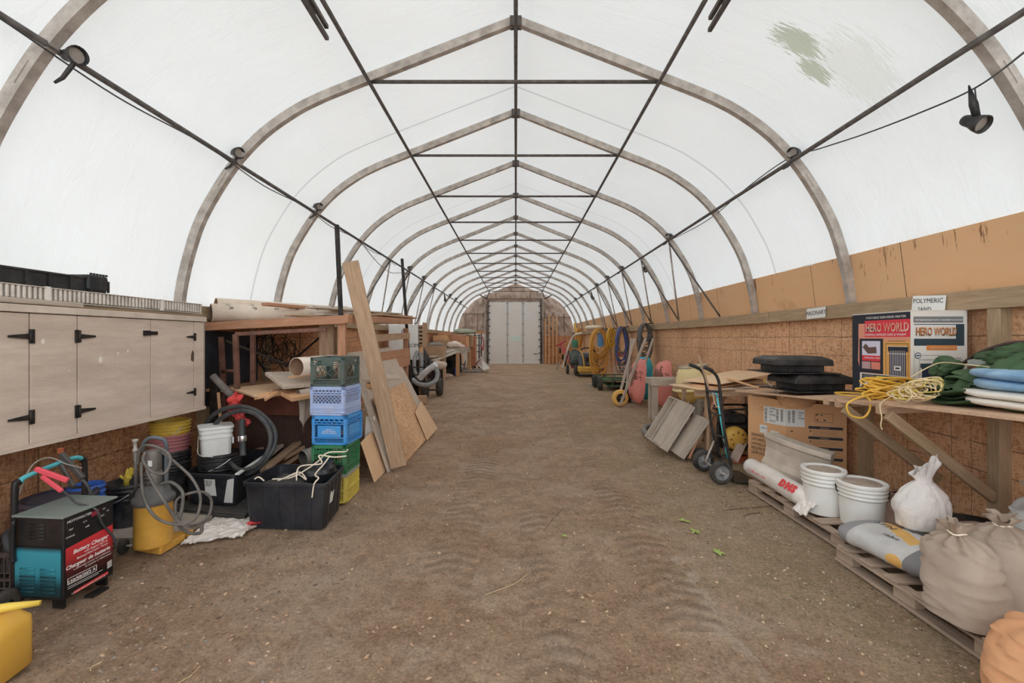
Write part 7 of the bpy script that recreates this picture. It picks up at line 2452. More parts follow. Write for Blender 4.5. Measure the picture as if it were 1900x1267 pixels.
# long white wrapped roll with red lettering
def roll():
    a, b = V((2.40, 4.62, PALZ + 0.085)), V((2.375, 3.62, PALZ + 0.085))
    t = thing('wrapped_roll', 'long white plastic-wrapped tube with red lettering, on the edge of the far pallet', 'roll', (2.39, 4.1, PALZ))
    WR = mat('white_plastic_wrap', (222, 216, 210), (198, 190, 182), 5, 0.4, bump=0.4, bscale=26, dirt=0.4, dirtc=(150, 134, 120))
    mb = MB()
    n = 40
    pts, rs = [], []
    for i in range(n + 1):
        s = i / n
        p = a.lerp(b, s) + V((0.01 * sin(s * 5), 0, 0))
        r_ = 0.083 * min(1, (s * 9) ** 0.5 + 0.25) * (1 if s < 0.93 else 1 - (s - 0.93) * 6)
        pts.append(p); rs.append(r_ * (1 + 0.05 * nz((s * 12, 0, 0), 1)))
    mb.tube(pts, rs, 24)
    part('wrap', mb, WR, t, world=True)
    mb = MB(); mb.grid(lambda u, v: V((2.36 - 0.10 * v, 3.66 - 0.16 * u, PALZ + 0.10 - 0.10 * v + 0.02 * nz((u * 3, v * 3, 0), 1.5))), 12, 12, smooth=False)
    mb.grid(lambda u, v: V((2.363 - 0.10 * v, 3.66 - 0.16 * u, PALZ + 0.096 - 0.10 * v + 0.02 * nz((u * 3, v * 3, 0), 1.5))), 12, 12, smooth=False)
    part('loose_end', mb, WR, t, world=True)
    R2 = mat('red_letter', (206, 44, 48))
    for i, chv in enumerate('DNS'):
        y = 3.90 - i * 0.085
        M_ = facing((2.286, y, PALZ + 0.117), (0, -1, 0), (0.62, 0, 0.78))
        text('lettering', chv, 0.085, R2, t, M_, 'LEFT', 0.002, sx=1.1, bold=0.006)
    for i in range(16):
        y = 4.45 - i * 0.035
        M_ = facing((2.309, y, PALZ + 0.085), (0, -1, 0), (0.3, 0, 0.9))
        text('lettering', 'ISOLATION BATTS T'[i], 0.022, R2, t, M_, 'LEFT', 0.002)
roll()

# ---- hand truck
def dolly():
    t = thing('hand_truck', 'black two-wheeled hand truck with a teal stripe, leaning beside the dishwasher carton', 'hand truck', (2.12, 4.83, 0))
    BL = mat('black_enamel', (30, 30, 32), (38, 38, 40), 8, 0.4, 0.1, dirt=0.2)
    for Y, hp in ((5.03, ((1279, 676), (1297, 684), (1308, 700), (1313, 735), (1320, 790), (1334, 848))), (4.66, ((1306, 681), (1322, 689), (1333, 706), (1338, 745), (1344, 800), (1356, 862)))):
        pts = [P(a, b, Y) for a, b in hp]
        sp_ = spline(pts, 8)
        mb = MB(); mb.tube(sp_[7:], 0.0155, 12); part('rail', mb, BL, t, world=True)
        mb = MB(); mb.tube(sp_[:9], 0.020, 12); part('grip', mb, BLACK, t, world=True)
    def rail(Y, py):
        hp = {5.03: ((1308, 700), (1313, 735), (1320, 790), (1334, 848)), 4.66: ((1333, 706), (1338, 745), (1344, 800), (1356, 862))}[Y]
        for (x0, y0), (x1, y1) in zip(hp, hp[1:]):
            if y0 <= py <= y1:
                return P(x0 + (x1 - x0) * (py - y0) / (y1 - y0), py, Y)
    for a, b, nm in ((725, 727, 'crossbar'), (765, 772, 'crossbar'), (806, 812, 'crossbar'), (840, 855, 'crossbar')):
        p, q = rail(5.03, a), rail(4.66, b)
        mb = MB(); mb.tube([p, q], 0.011 if a > 730 else 0.013, 8); part(nm, mb, BL, t, world=True)
    p0, p1 = rail(5.03, 722) + V((0.06, -0.1, 0)), rail(5.03, 845) + V((0.05, -0.1, 0))
    mb = MB(); mb.tube([p0, p1], 0.010, 8); part('teal_rod', mb, mat('teal_enamel', (40, 168, 176)), t, world=True, label='teal stripe rod')
    mb = MB(); mb.tube(spline([rail(5.03, 724), rail(5.03, 730) + V((0.06, -0.16, -0.01)), rail(4.66, 728)], 6), 0.013, 8); part('crossbar', mb, mat('slate_teal', (96, 128, 134)), t, world=True)
    mb = MB(); mb.tube(spline([P(1322, 728, 4.9), P(1327, 750, 4.9), P(1336, 756, 4.88)], 6), 0.005, 6); part('cord', mb, CORD, t, world=True)
    for Y, (px, py) in ((5.06, (1305, 854)), (4.60, (1338, 877))):
        c = P(px, py, Y); c.z = 0.122
        Rw = Matrix.Rotation(pi / 2, 3, 'X')
        mb = MB(); mb.lathe([(0.075, -0.026), (0.09, -0.03), (0.112, -0.026), (0.121, -0.012), (0.121, 0.012), (0.112, 0.026), (0.09, 0.03), (0.075, 0.026), (0.075, -0.026)], 40, c, Rw)
        w0 = part('wheel', mb, RUBBER, t, world=True)
        GRR = mat('grey_wheel_rim', (112, 112, 112), (96, 96, 96), 8, 0.5, 0.2)
        mb = MB(); mb.lathe([(0.076, -0.022), (0.068, -0.02), (0.062, -0.008), (0.02, -0.008), (0.018, -0.03), (0.001, -0.03)], 30, c, Rw)
        mb.lathe([(0.076, 0.022), (0.068, 0.02), (0.062, 0.008), (0.02, 0.008), (0.018, 0.03), (0.001, 0.03)], 30, c, Rw)
        part('rim', mb, GRR, w0, world=True)
        for i in range(5):
            a = i * 2 * pi / 5
            mb = MB(); mb.bar(c + V((0.016 * cos(a), -0.013, 0.016 * sin(a))), c + V((0.066 * cos(a), -0.013, 0.066 * sin(a))), 0.012, 0.008); part('spoke', mb, GRR, w0, world=True)
    mb = MB(); mb.tube([(2.12, 4.52, 0.122), (2.12, 5.12, 0.122)], 0.010, 8); part('axle', mb, STEEL, t, world=True)
    for Y in (5.0, 4.66):
        mb = MB(); mb.bar((2.12, Y, 0.125), rail(5.03 if Y > 4.9 else 4.66, 815) , 0.02, 0.01); part('strut', mb, STEEL if Y > 4.9 else BL, t, world=True)
    mb = MB(); mb.slab([(2.20, 4.58, 0.30), (2.24, 4.58, 0.03), (2.24, 4.66, 0.03), (2.22, 4.66, 0.2)], 0.006); part('side_plate', mb, BL, t, world=True)
    mb = MB(); mb.slab([(2.24, 4.60, 0.02), (2.52, 4.58, 0.012), (2.50, 5.02, 0.012), (2.26, 5.06, 0.02)], -0.006); part('toe_plate', mb, BL, t, world=True)
dolly()
plank('stick', P(1296, 660, 4.95), P(1316, 722, 5.0), 0.022, 0.012, (1, 0, 0), LUMBER_OLD, 'flat dark stick pushed up through the hand truck handles', 'stick')

# ---- trestle with boards, leaning planter crates, pump engine
def lean_frame(c, deg=58, yaw=0):
    """x up the slope, y away from the camera, z outward"""
    u = V((cos(radians(deg)), 0, sin(radians(deg))))
    v = V((0, 1, 0))
    n = u.cross(v)
    return Matrix.Translation(V(c)) @ Matrix((u, v, n)).transposed().to_4x4()
def planter():
    M_ = lean_frame((1.90, 5.60, 0.075), 58)
    t = thing('wooden_crate', 'weathered two-bay wooden crate leaning open towards the aisle', 'crate', (1.9, 5.6, 0))
    L, Wd, D = 0.66, 0.66, 0.12
    def pb_(nm, x0, x1, y0, y1, z0, z1, m_=LUMBER_GREY):
        mb = MB(); mb.bb(x0, x1, y0, y1, z0, z1)
        return part(nm, mb, m_, t, 0.002, world=True, M=M_)
    pb_('back_panel', 0, L, 0, Wd, 0, 0.012)
    pb_('end_board', 0, 0.018, 0, Wd, 0.012, D)
    pb_('end_board', L - 0.018, L, 0, Wd, 0.012, D)
    pb_('side_board', 0.018, L - 0.018, Wd - 0.016, Wd, 0.012, D)
    pb_('side_board', 0.018, L - 0.018, 0, 0.016, 0.012, D)
    pb_('divider', 0.018, L - 0.018, 0.40, 0.416, 0.012, D)
    pb_('divider', 0.018, L - 0.018, 0.28, 0.296, 0.012, D * 0.7)
    pb_('cover_board', 0.02, L - 0.02, 0.0, 0.27, D, D + 0.014)
planter()
def box2():
    M_ = lean_frame((2.04, 5.42, 0.03), 56)
    t = thing('wooden_box', 'shallow weathered wooden box leaning behind the two-bay crate', 'box', (2.04, 5.4, 0))
    for nm, a in (('face_board', (0, 0.56, 0, 0.30, 0.08, 0.095)), ('side_board', (0, 0.56, 0, 0.014, 0, 0.08)), ('side_board', (0, 0.56, 0.286, 0.30, 0, 0.08)), ('end_board', (0, 0.014, 0.014, 0.286, 0, 0.08)), ('end_board', (0.546, 0.56, 0.014, 0.286, 0, 0.08))):
        mb = MB(); mb.bb(*a); part(nm, mb, LUMBER_GREY, t, 0.002, world=True, M=M_)
box2()
plank('board', G(1275, 853) + V((0, 0, 0.02)), P(1322, 742, 5.65), 0.26, 0.03, (0.3, 1, 0.0), LUMBER_RED, 'broad reddish-brown board leaning at the right of the wooden box')
plank('board', P(1306, 800, 5.7) + V((0, 0, -0.12)), P(1345, 735, 5.9), 0.12, 0.03, (0.3, 1, 0.0), LUMBER_RED, 'narrow reddish board leaning behind the hand truck')
plank('board', P(1255, 775, 6.4) + V((0, 0, -0.35)), P(1280, 745, 6.4), 0.16, 0.03, (0.3, 1, 0.0), LUMBER_OLD, 'dark board leaning behind the top of the planter crate')
def trestle():
    t = thing('trestle', 'rough timber trestle under the loose boards at the right wall', 'trestle', (2.7, 5.8, 0))
    for x, y in ((2.35, 5.5), (2.35, 6.25), (3.2, 5.5), (3.2, 6.25)):
        plank('leg', (x, y, 0), (x, y, 0.80), 0.07, 0.04, (0, 1, 0), LUMBER_OLD, parent=t)
    for y in (5.5, 6.25):
        plank('rail', (2.2, y, 0.83), (3.35, y, 0.83), 0.08, 0.04, (0, 0, 1), LUMBER_OLD, parent=t)
trestle()
def bquad(name, pts, t_, m_, label):
    q = [P(*p) for p in pts]
    o = MB(); o.slab(q, t_)
    return solo(name, o, m_, label, 'board', 'loose boards on the trestle', bevel=0.002)
def bz(name, c, L, W_, rz, z, t_, m_, label, tl=0.0):
    ca_, sa_ = cos(rz), sin(rz)
    q = []
    for a, b in ((-1, -1), (1, -1), (1, 1), (-1, 1)):
        q.append(V((c[0] + ca_ * a * L / 2 - sa_ * b * W_ / 2, c[1] + sa_ * a * L / 2 + ca_ * b * W_ / 2, z + tl * a)))
    o = MB(); o.slab(q, t_)
    return solo(name, o, m_, label, 'board', 'loose boards on the trestle', bevel=0.002)
bz('board', (2.42, 5.72), 0.62, 0.62, 0.25, 0.89, 0.014, PLY, 'square pale plywood lying lowest on the trestle, towards the aisle', -0.005)
bz('board', (2.95, 5.75), 0.85, 0.5, 0.1, 0.895, 0.014, PLY_GREY, 'grey weathered plywood sticking out above the hand truck', -0.0)
bz('board', (2.75, 5.95), 0.9, 0.5, 0.35, 0.935, 0.03, LUMBER_OLD, 'brown board in the middle of the trestle pile', 0.03)
bz('board', (2.80, 5.9), 1.0, 0.6, 0.42, 1.0, 0.014, PLY, 'large tan plywood on top of the trestle pile, tilted', 0.05)
bz('board', (2.55, 5.7), 0.6, 0.35, 0.5, 0.915, 0.012, LUMBER, 'small split board lying under the large tan plywood', 0.01)
plank('board', P(1353, 703, 5.6), P(1455, 734, 4.9), 0.10, 0.025, (0.2, 1, 0), LUMBER, 'long narrow board sliding from the trestle into the dishwasher carton')

def mixer():
    c = P(1292, 700, 7.3)
    t = thing('mixer_drum', 'pale yellow concrete mixer drum behind the boards', 'mixer', (c.x, c.y, 0))
    Yd = mat('pale_yellow_drum', (222, 200, 132), (206, 184, 120), 3, 0.6, dirt=0.4, dirtc=(170, 158, 136))
    Rt = rotm(0, -8, 0)
    z0 = 0.70
    mb = MB(); mb.lathe([(0.001, -0.22), (0.20, -0.22), (0.29, -0.12), (0.31, 0.0)], 40, (0, 0, z0), Rt); part('bowl', mb, mat('mixer_yellow', (220, 184, 84), (200, 160, 70), 4, 0.55, dirt=0.3), t)
    mb = MB(); mb.lathe([(0.37, -0.012), (0.375, 0.012), (0.31, 0.018), (0.31, -0.012), (0.37, -0.012)], 40, (0, 0, z0), Rt); part('rim_flange', mb, Yd, t)
    mb = MB(); mb.lathe([(0.31, 0.015), (0.30, 0.16), (0.26, 0.28), (0.22, 0.35), (0.21, 0.35), (0.25, 0.26)], 40, (0, 0, z0), Rt); part('cone', mb, Yd, t)
    mb = MB(); mb.tube([Rt @ V((0.225 * cos(a), 0.225 * sin(a), 0.355)) + V((0, 0, z0)) for a in [i * pi / 12 for i in range(24)]], 0.012, 8, True); part('mouth_ring', mb, STEEL, t)
    for s in (-1, 1):
        mb = MB(); mb.tube([(s * 0.1 + 0.1, 0.3, 0), (0.1, 0.3, 0.5), (0.1, 0, 0.5)], 0.02, 8); part('stand', mb, STEEL_DARK, t)
    mb = MB(); mb.bb(-0.10, 0.02, -0.40, -0.10, 0.15, 0.55); part('motor_cover', mb, mat('grey_motor_cover', (118, 112, 104), (100, 94, 88), 5, 0.6), t, 0.01)
mixer()
def bench_stool():
    t = thing('work_stool', 'weathered grey timber work stool in front of the pink wheelbarrow tray', 'stool', (2.85, 8.3, 0))
    plank('top', (2.45, 8.3, 0.755), (3.3, 8.3, 0.755), 0.36, 0.04, (0, 1, 0), LUMBER_GREY, parent=t)
    plank('apron', (2.45, 8.13, 0.70), (3.3, 8.13, 0.70), 0.12, 0.04, (0, 0, 1), LUMBER_GREY, parent=t)
    plank('apron', (2.47, 8.13, 0.71), (2.47, 8.47, 0.71), 0.10, 0.035, (0, 0, 1), LUMBER_GREY, parent=t)
    for x, y in ((2.55, 8.2), (2.72, 8.2), (3.25, 8.2), (3.25, 8.42), (2.55, 8.42)):
        if (x, y) == (2.72, 8.2): continue
        plank('leg', (x, y, 0), (x, y, 0.73), 0.09, 0.09, (0, 1, 0), LUMBER_GREY, parent=t)
    plank('foot', (2.5, 8.05, 0.05), (2.95, 8.0, 0.05), 0.14, 0.09, (0, 1, 0), LUMBER_GREY, parent=t)
bench_stool()
corr('corrugated_hose', [(2.46, 7.6, 0.06), (2.15, 7.35, 0.05), (2.0, 6.9, 0.045), (2.02, 6.4, 0.045), (2.2, 6.0, 0.045), (2.45, 5.7, 0.05)], 0.042, 'grey corrugated suction hose looping on the dirt by the planter crate', mat('grey_ribbed_hose', (104, 100, 94), (84, 80, 76), 12, 0.6), 0.03)
cord('wire', [(2.4, 7.7, 0.05), (2.6, 7.3, 0.15), (2.75, 7.5, 0.04), (2.95, 7.2, 0.05), (2.7, 7.0, 0.02)], 0.008, 'bent grey wire lying by the work stool', STEEL)

def engine():
    t = thing('engine_pump', 'black petrol engine with a yellow recoil housing behind the hand truck', 'engine', (2.78, 5.75, 0))
    def bx_(nm, a, m_, bv=0.01):
        mb = MB(); mb.bb(*a); return part(nm, mb, m_, t, bv)
    mb = MB(); mb.lathe([(0.001, -0.06), (0.06, -0.06), (0.11, -0.045), (0.14, -0.02), (0.145, 0.03), (0.145, 0.05)], 36, (-0.05, -0.2, 0.26), Matrix.Rotation(-pi / 2, 3, 'X'))
    part('recoil_housing', mb, YEL, t)
    for i in range(8):
        a = i * pi / 4
        part('vent_slot', MB().box((-0.05 + 0.085 * cos(a), -0.262, 0.26 + 0.085 * sin(a)), (0.03, 0.006, 0.008), Matrix.Rotation(-a, 3, 'Y')), DARKMETAL, t)
    bx_('base', (-0.22, 0.2, -0.16, 0.14, 0.05, 0.10), mat('engine_base', (120, 96, 60), None, rough=0.7))
    bx_('engine_block', (-0.15, 0.12, -0.14, 0.12, 0.10, 0.42), DARKMETAL)
    bx_('fuel_tank', (-0.16, 0.12, -0.16, 0.12, 0.43, 0.55), BLACK, 0.03)
    bx_('air_filter', (0.13, 0.27, -0.16, 0.06, 0.34, 0.50), BLACK, 0.02)
    bx_('muffler', (0.12, 0.28, -0.12, 0.08, 0.16, 0.32), DARKMETAL, 0.02)
    bx_('tank_cap', (-0.05, 0.02, -0.06, 0.0, 0.55, 0.575), BLACK, 0.01)
    for y in (-0.2, 0.2):
        mb = MB(); mb.tube(spline([(-0.26, y, 0.03), (-0.27, y, 0.5), (-0.22, y, 0.6), (0.22, y, 0.62), (0.3, y, 0.56), (0.3, y, 0.03)], 7), 0.014, 8); part('roll_bar', mb, BLACK, t)
    for x in (-0.22, 0.25):
        mb = MB(); mb.tube([(x, -0.2, 0.03), (x, 0.2, 0.03)], 0.012, 8); part('skid', mb, BLACK, t)
        mb = MB(); mb.tube([(x, -0.2, 0.6), (x, 0.2, 0.6)], 0.012, 8); part('crossbar', mb, BLACK, t)
engine()
plank('board', P(1362, 850, 5.35) + V((0, 0, -0.02)), P(1384, 808, 5.6), 0.10, 0.03, (1, 0.3, 0), mat('pinkish_grey_board', (166, 146, 134), (146, 128, 116), 5, 0.8), 'pinkish-grey offcut leaning between the engine and the dishwasher carton')
plank('board', G(1384, 846), G(1366, 858), 0.08, 0.03, (1, 0, 0), mat('orange_red_wood', (170, 84, 54)), 'short reddish offcut on the ground beside the dishwasher carton')

# ---- wheelbarrows stood on their noses against the wall
def barrow(base, label, tray_m, wheel_m, wheel=True, rz=0.0, wood_h=True, tip=12, handles=True):
    t = thing('wheelbarrow', label, 'wheelbarrow', base, rz, 'wheelbarrows stood upright along the right wall')
    # local: z up along the standing barrow, tray opening towards +x (wall), convex side towards -x
    R = Matrix.Rotation(radians(tip * 0.4), 3, 'Y')
    mb = MB()
    def fn(u, v):
        s, q = (u - 0.5) * 2, (v - 0.5) * 2
        bl = (1 - abs(s) ** 3.2) * (1 - abs(q) ** 3.2)
        z = 0.55 + 0.50 * s
        y = 0.27 * q * (1 - 0.45 * abs(s) ** 4)
        x = -0.24 * max(0, bl) ** 0.6
        return R @ V((x, y, z))
    mb.grid(fn, 40, 30)
    mb.grid(lambda u, v: fn(u, 1 - v) + V((0.004, 0, 0)), 40, 30)
    tr = part('tray', mb, tray_m, t)
    mb = MB(); ring = []
    for i in range(40):
        a = 2 * pi * i / 40
        s = (abs(cos(a)) ** 0.4) * (1 if cos(a) > 0 else -1); q = (abs(sin(a)) ** 0.4) * (1 if sin(a) > 0 else -1)
        ring.append(R @ V((0.0, 0.27 * q * (1 - 0.45 * abs(s) ** 4), 0.55 + 0.50 * s)))
    mb.tube(ring, 0.010, 6, True); part('tray_rim', mb, tray_m, tr)
    if handles:
        for s in (-1, 1):
            a = R @ V((-0.46, 0.10 * s, 0.0)); b = R @ V((-0.10, 0.33 * s, 1.50))
            plank('handle', a, b, 0.05, 0.04, (1, 0, 0), LUMBER_GREY, parent=t, world=False)
    if wheel:
        c = V((-0.42, 0, 0.19)); Rw = Matrix.Rotation(pi / 2, 3, 'X')
        mb = MB(); mb.lathe([(0.10, -0.04), (0.13, -0.045), (0.17, -0.035), (0.19, 0), (0.17, 0.035), (0.13, 0.045), (0.10, 0.04)], 36, c, Rw)
        w0 = part('wheel', mb, wheel_m, t)
        mb = MB(); mb.lathe([(0.10, -0.03), (0.09, -0.015), (0.03, -0.012), (0.03, -0.05), (0.001, -0.05)], 28, c, Rw); mb.lathe([(0.10, 0.03), (0.09, 0.015), (0.03, 0.012), (0.03, 0.05), (0.001, 0.05)], 28, c, Rw)
        part('rim', mb, DARKMETAL, w0)
        mb = MB(); mb.tube([c + V((0, -0.09, 0)), c + V((0, 0.09, 0))], 0.01, 8); part('axle', mb, STEEL, w0)
    return t
PKC = mat('chipped_pink_paint', (202, 116, 106), (100, 60, 48), 2.8, 0.6, lo=0.5, hi=0.53, dirt=0.15)
TEALP = mat('teal_plastic_tray', (22, 150, 166), (18, 132, 148), 4, 0.45)
YW = mat('yellow_solid_tyre', (214, 164, 66), (196, 146, 56), 6, 0.7)
barrow((2.72, 9.9, 0.0), 'wheelbarrow with a chipped pink tray and yellow wheel, standing upright nearest the work stool', PKC, YW, rz=0.1)
barrow((3.02, 10.7, 0.0), 'wheelbarrow with a bright teal plastic tray, stood behind the pink one', TEALP, RUBBER, rz=0.6, tip=10)
barrow((3.1, 9.35, 0.0), 'pink chipped wheelbarrow tray standing right behind the work stool', PKC, RUBBER, False, rz=0.1, tip=8, handles=False)

# ---- hanging hose coils
def coil(name, label, cx_, cy_, ztop, zbot, wd, m_, n, r_, seed, inner=0.6, cols=None, cat='hose', loop0=0.0):
    t = thing(name, label, cat, (cx_, cy_, zbot), 0, 'hose coils hanging on the right wall')
    rr = random.Random(seed)
    for i in range(n):
        k_ = inner + (1 - inner) * rr.random()
        w_ = wd / 2 * (0.75 + 0.25 * rr.random()) * (0.7 + 0.3 * k_)
        hgt = (ztop - zbot) * k_
        dy = rr.uniform(-0.09, 0.09); dx = rr.uniform(-0.05, 0.05)
        pts = []
        for j in range(12):
            a = 2 * pi * j / 12
            s = sin(a); c_ = cos(a)
            zz = ztop - hgt / 2 + hgt / 2 * s
            ww = w_ * (0.85 + 0.15 * (1 - s))
            pts.append((cx_ + c_ * ww * 0.85 + dx + 0.02 * rr.random(), cy_ + c_ * ww * 0.5 + dy, zz - 0.02 * rr.random()))
        mb = MB(); mb.tube(spline(pts, 4, True), r_, 6, True)
        part('turn', mb, (cols[i % len(cols)] if cols else m_), t, world=True)
    mb = MB(); mb.tube([(cx_ - 0.05, cy_, ztop - 0.03), (3.42, cy_, ztop + 0.0)], 0.012, 6); part('hook', mb, DARKMETAL, t, world=True)
GH = mat('grey_black_hose', (92, 88, 84), (70, 66, 64), 12, 0.6)
coil('hose_coil', 'grey-black hose coil hanging above the wheelbarrow handles', 3.2, 11.1, 1.88, 0.94, 0.5, GH, 24, 0.014, 1, 0.4)
coil('hose_coil', 'dark and blue and red hose coil left of the grey one', 3.2, 13.5, 1.86, 0.42, 0.56, GH, 24, 0.013, 2, 0.5, [GH, mat('blue_hose', (50, 76, 150)), mat('red_hose', (176, 72, 62)), GH, mat('blue_grey_hose', (92, 104, 130))])
coil('hose_coil', 'short bright yellow cable coil between the big yellow and the dark coils', 3.2, 15.1, 1.86, 1.15, 0.34, YC, 20, 0.014, 3, 0.35)
coil('hose_coil', 'big amber-yellow hose coil, the longest on the wall', 3.02, 16.3, 1.86, 0.08, 0.92, mat('amber_hose', (222, 166, 60), (206, 150, 48), 10, 0.5), 30, 0.016, 4, 0.4)
coil('hose_coil', 'furthest yellow hose coil beside the yellow upright pipe', 3.2, 22.8, 2.0, 0.9, 0.45, mat('amber_hose', (222, 166, 60)), 12, 0.022, 5)
mb = MB(); mb.tube([P(1066, 600, 23.2), P(1075, 640, 22.6)], 0.06, 10)
solo('pipe', mb, YEL, 'yellow upright pipe leaning at the far right corner', 'pipe')
cord('hose', [P(1080, 618, 19.5), P(1066, 622, 19.8), P(1058, 635, 20.0), P(1050, 660, 20.0), P(1044, 682, 20)], 0.05, 'white-tipped hose curving down beside the red tiller', mat('cream_hose', (196, 184, 170)), 6)
mb = MB(); blob(mb, P(1102, 608, 16.8), (0.35, 0.5, 0.09), 24, 12, 0.8, 1, 0.05, 3, 2)
solo('cloth', mb, mat('cream_canvas', (196, 182, 164)), 'cream canvas lump lying on the timber rail above the blue bin', 'cloth')
mb = MB(); a = P(1089, 620, 17.4); b = P(1104, 643, 17.0)
mb.bb(3.2, 3.44, 16.6, 17.5, b.z, a.z)
solo('blue_bin', mb, mat('blue_wall_bin', (60, 116, 166), (48, 100, 148), 5, 0.6), 'flat blue bin hanging on the wall left of the amber hose', 'bin', bevel=0.02)

# ---- green garden wagon
def wagon():
    t = thing('garden_wagon', 'green steel garden wagon with black tyres in front of the amber hose coil', 'wagon', (2.8, 13.4, 0))
    GN = mat('green_enamel', (46, 84, 52), (36, 66, 42), 6, 0.6, dirt=0.3)
    def bx_(nm, a, m_, bv=0.0):
        mb = MB(); mb.bb(*a); return part(nm, mb, m_, t, bv)
    bx_('deck', (-0.30, 0.60, -0.55, 0.55, 0.28, 0.31), GN)
    for y in (-0.55, 0.55):
        bx_('rail', (-0.34, 0.64, y - 0.015, y + 0.015, 0.36, 0.39), GN)
    bx_('rail', (-0.34, -0.31, -0.55, 0.55, 0.36, 0.39), GN); bx_('rail', (0.61, 0.64, -0.55, 0.55, 0.36, 0.39), GN)
    for x in (-0.33, -0.02, 0.3, 0.62):
        for y in (-0.55, 0.55):
            bx_('upright', (x - 0.015, x + 0.015, y - 0.015, y + 0.015, 0.12, 0.37), GN)
    bx_('under_tray', (-0.1, 0.5, -0.5, 0.5, 0.10, 0.16), GN)
    Rw = Matrix.Rotation(pi / 2, 3, 'Y')
    for x, y in ((-0.36, -0.42), (-0.36, 0.42), (0.66, -0.42), (0.66, 0.42)):
        mb = MB(); mb.lathe([(0.08, -0.06), (0.17, -0.06), (0.19, -0.04), (0.195, 0), (0.19, 0.04), (0.17, 0.06), (0.08, 0.06)], 28, (x, y, 0.195), Rw)
        w0 = part('wheel', mb, RUBBER, t)
        mb = MB(); mb.lathe([(0.08, -0.05), (0.02, -0.03), (0.001, -0.03)], 20, (x, y, 0.195), Rw); mb.lathe([(0.08, 0.05), (0.02, 0.03), (0.001, 0.03)], 20, (x, y, 0.195), Rw)
        part('hub', mb, GN, w0)
wagon()
t = thing('wire_basket', 'grey wire basket standing on the green wagon', 'basket', (3.1, 13.0, 0.40))
for z in (0.0, 0.1, 0.2, 0.3):
    mb = MB(); mb.tube([(-0.25, -0.2, z), (0.25, -0.2, z), (0.25, 0.2, z), (-0.25, 0.2, z)], 0.008, 5, True); part('hoop', mb, STEEL, t)
for i in range(7):
    mb = MB(); mb.tube([(-0.24 + i * 0.08, -0.2, 0), (-0.24 + i * 0.08, -0.2, 0.3)], 0.005, 4); part('wire', mb, STEEL, t)
cord('pipe', [(3.0, 12.6, 0.32), (3.25, 12.2, 0.12), (3.0, 11.8, 0.05)], 0.02, 'grey bent tube lying behind the green wagon', STEEL)
for i, (a, b, lb) in enumerate((((2.3, 14.5, 0.03), (2.55, 13.9, 0.04), 'grey scrap stick left of the green wagon wheel'), ((2.35, 14.2, 0.02), (2.75, 14.6, 0.03), 'thin scrap stick lying behind the green wagon wheel'))):
    plank('stick', a, b, 0.06, 0.03, (0, 0, 1), LUMBER_GREY, lb, 'stick')

# ---- tiller / mower group at the far right
def mower():
    t = thing('tiller', 'yellow and grey garden machine with a black hood, left of the amber hose coil', 'machine', (2.85, 17.9, 0))
    def bx_(nm, a, m_, bv=0.03):
        mb = MB(); mb.bb(*a); return part(nm, mb, m_, t, bv)
    GRY2 = mat('slate_hood', (76, 82, 94), (58, 62, 72), 4, 0.45)
    bx_('hood', (-0.28, 0.42, -0.2, 0.5, 0.38, 0.92), GRY2, 0.08)
    bx_('hood_slot', (-0.08, 0.22, -0.215, -0.19, 0.58, 0.75), BLACK, 0.01)
    bx_('deck', (-0.38, 0.42, -0.45, 0.2, 0.16, 0.40), YEL, 0.04)
    bx_('blade_guard', (-0.46, 0.45, -0.6, -0.42, 0.03, 0.10), DARKMETAL, 0.01)
    mb = MB(); mb.tube(spline([(-0.15, -0.3, 0.38), (-0.2, -0.25, 0.8), (-0.3, -0.1, 1.05)], 6), 0.03, 8); part('lever', mb, YEL, t)
    mb = MB(); mb.tube(spline([(-0.25, 0, 0.9), (-0.2, 0, 1.08), (0.1, 0, 1.12), (0.3, 0, 1.0), (0.36, 0, 0.9)], 6), 0.025, 8); part('handle', mb, DARKMETAL, t)
    Rw = Matrix.Rotation(pi / 2, 3, 'Y')
    for x, y in ((-0.42, 0.2), (0.46, 0.2)):
        mb = MB(); mb.lathe([(0.001, -0.07), (0.12, -0.07), (0.2, -0.05), (0.22, 0), (0.2, 0.05), (0.12, 0.07), (0.001, 0.07)], 24, (x, y, 0.22), Rw); part('wheel', mb, RUBBER, t)
mower()
def blower():
    t = thing('leaf_blower', 'dark green engine unit with a green filler neck behind the yellow machine', 'machine', (2.55, 19.3, 0))
    mb = MB(); blob(mb, (0.0, 0, 0.65), (0.24, 0.26, 0.34), 20, 14, 0.7, 0.7, 0.1, 8, 2); part('engine_body', mb, mat('dark_green_engine', (84, 92, 88), (56, 62, 60), 6, 0.6), t)
    mb = MB(); mb.lathe([(0.13, 1.1), (0.14, 1.3), (0.12, 1.45), (0.001, 1.45)], 16); part('filler_neck', mb, mat('moss_green', (48, 104, 80)), t)
    for x in (-0.35, 0.1):
        mb = MB(); mb.lathe([(0.001, -0.06), (0.1, -0.06), (0.2, -0.04), (0.2, 0.04), (0.1, 0.06), (0.001, 0.06)], 20, (x, -0.3, 0.2), Matrix.Rotation(pi / 2, 3, 'Y')); part('wheel', mb, RUBBER, t)
    for i in range(5):
        mb = MB(); mb.tube([(-0.5 + i * 0.09, -0.1, 0.5), (-0.35 + i * 0.1, 0, 1.0)], 0.02, 6); part('lever', mb, [STEEL, DARKMETAL, STEEL, YEL, STEEL][i], t)
blower()
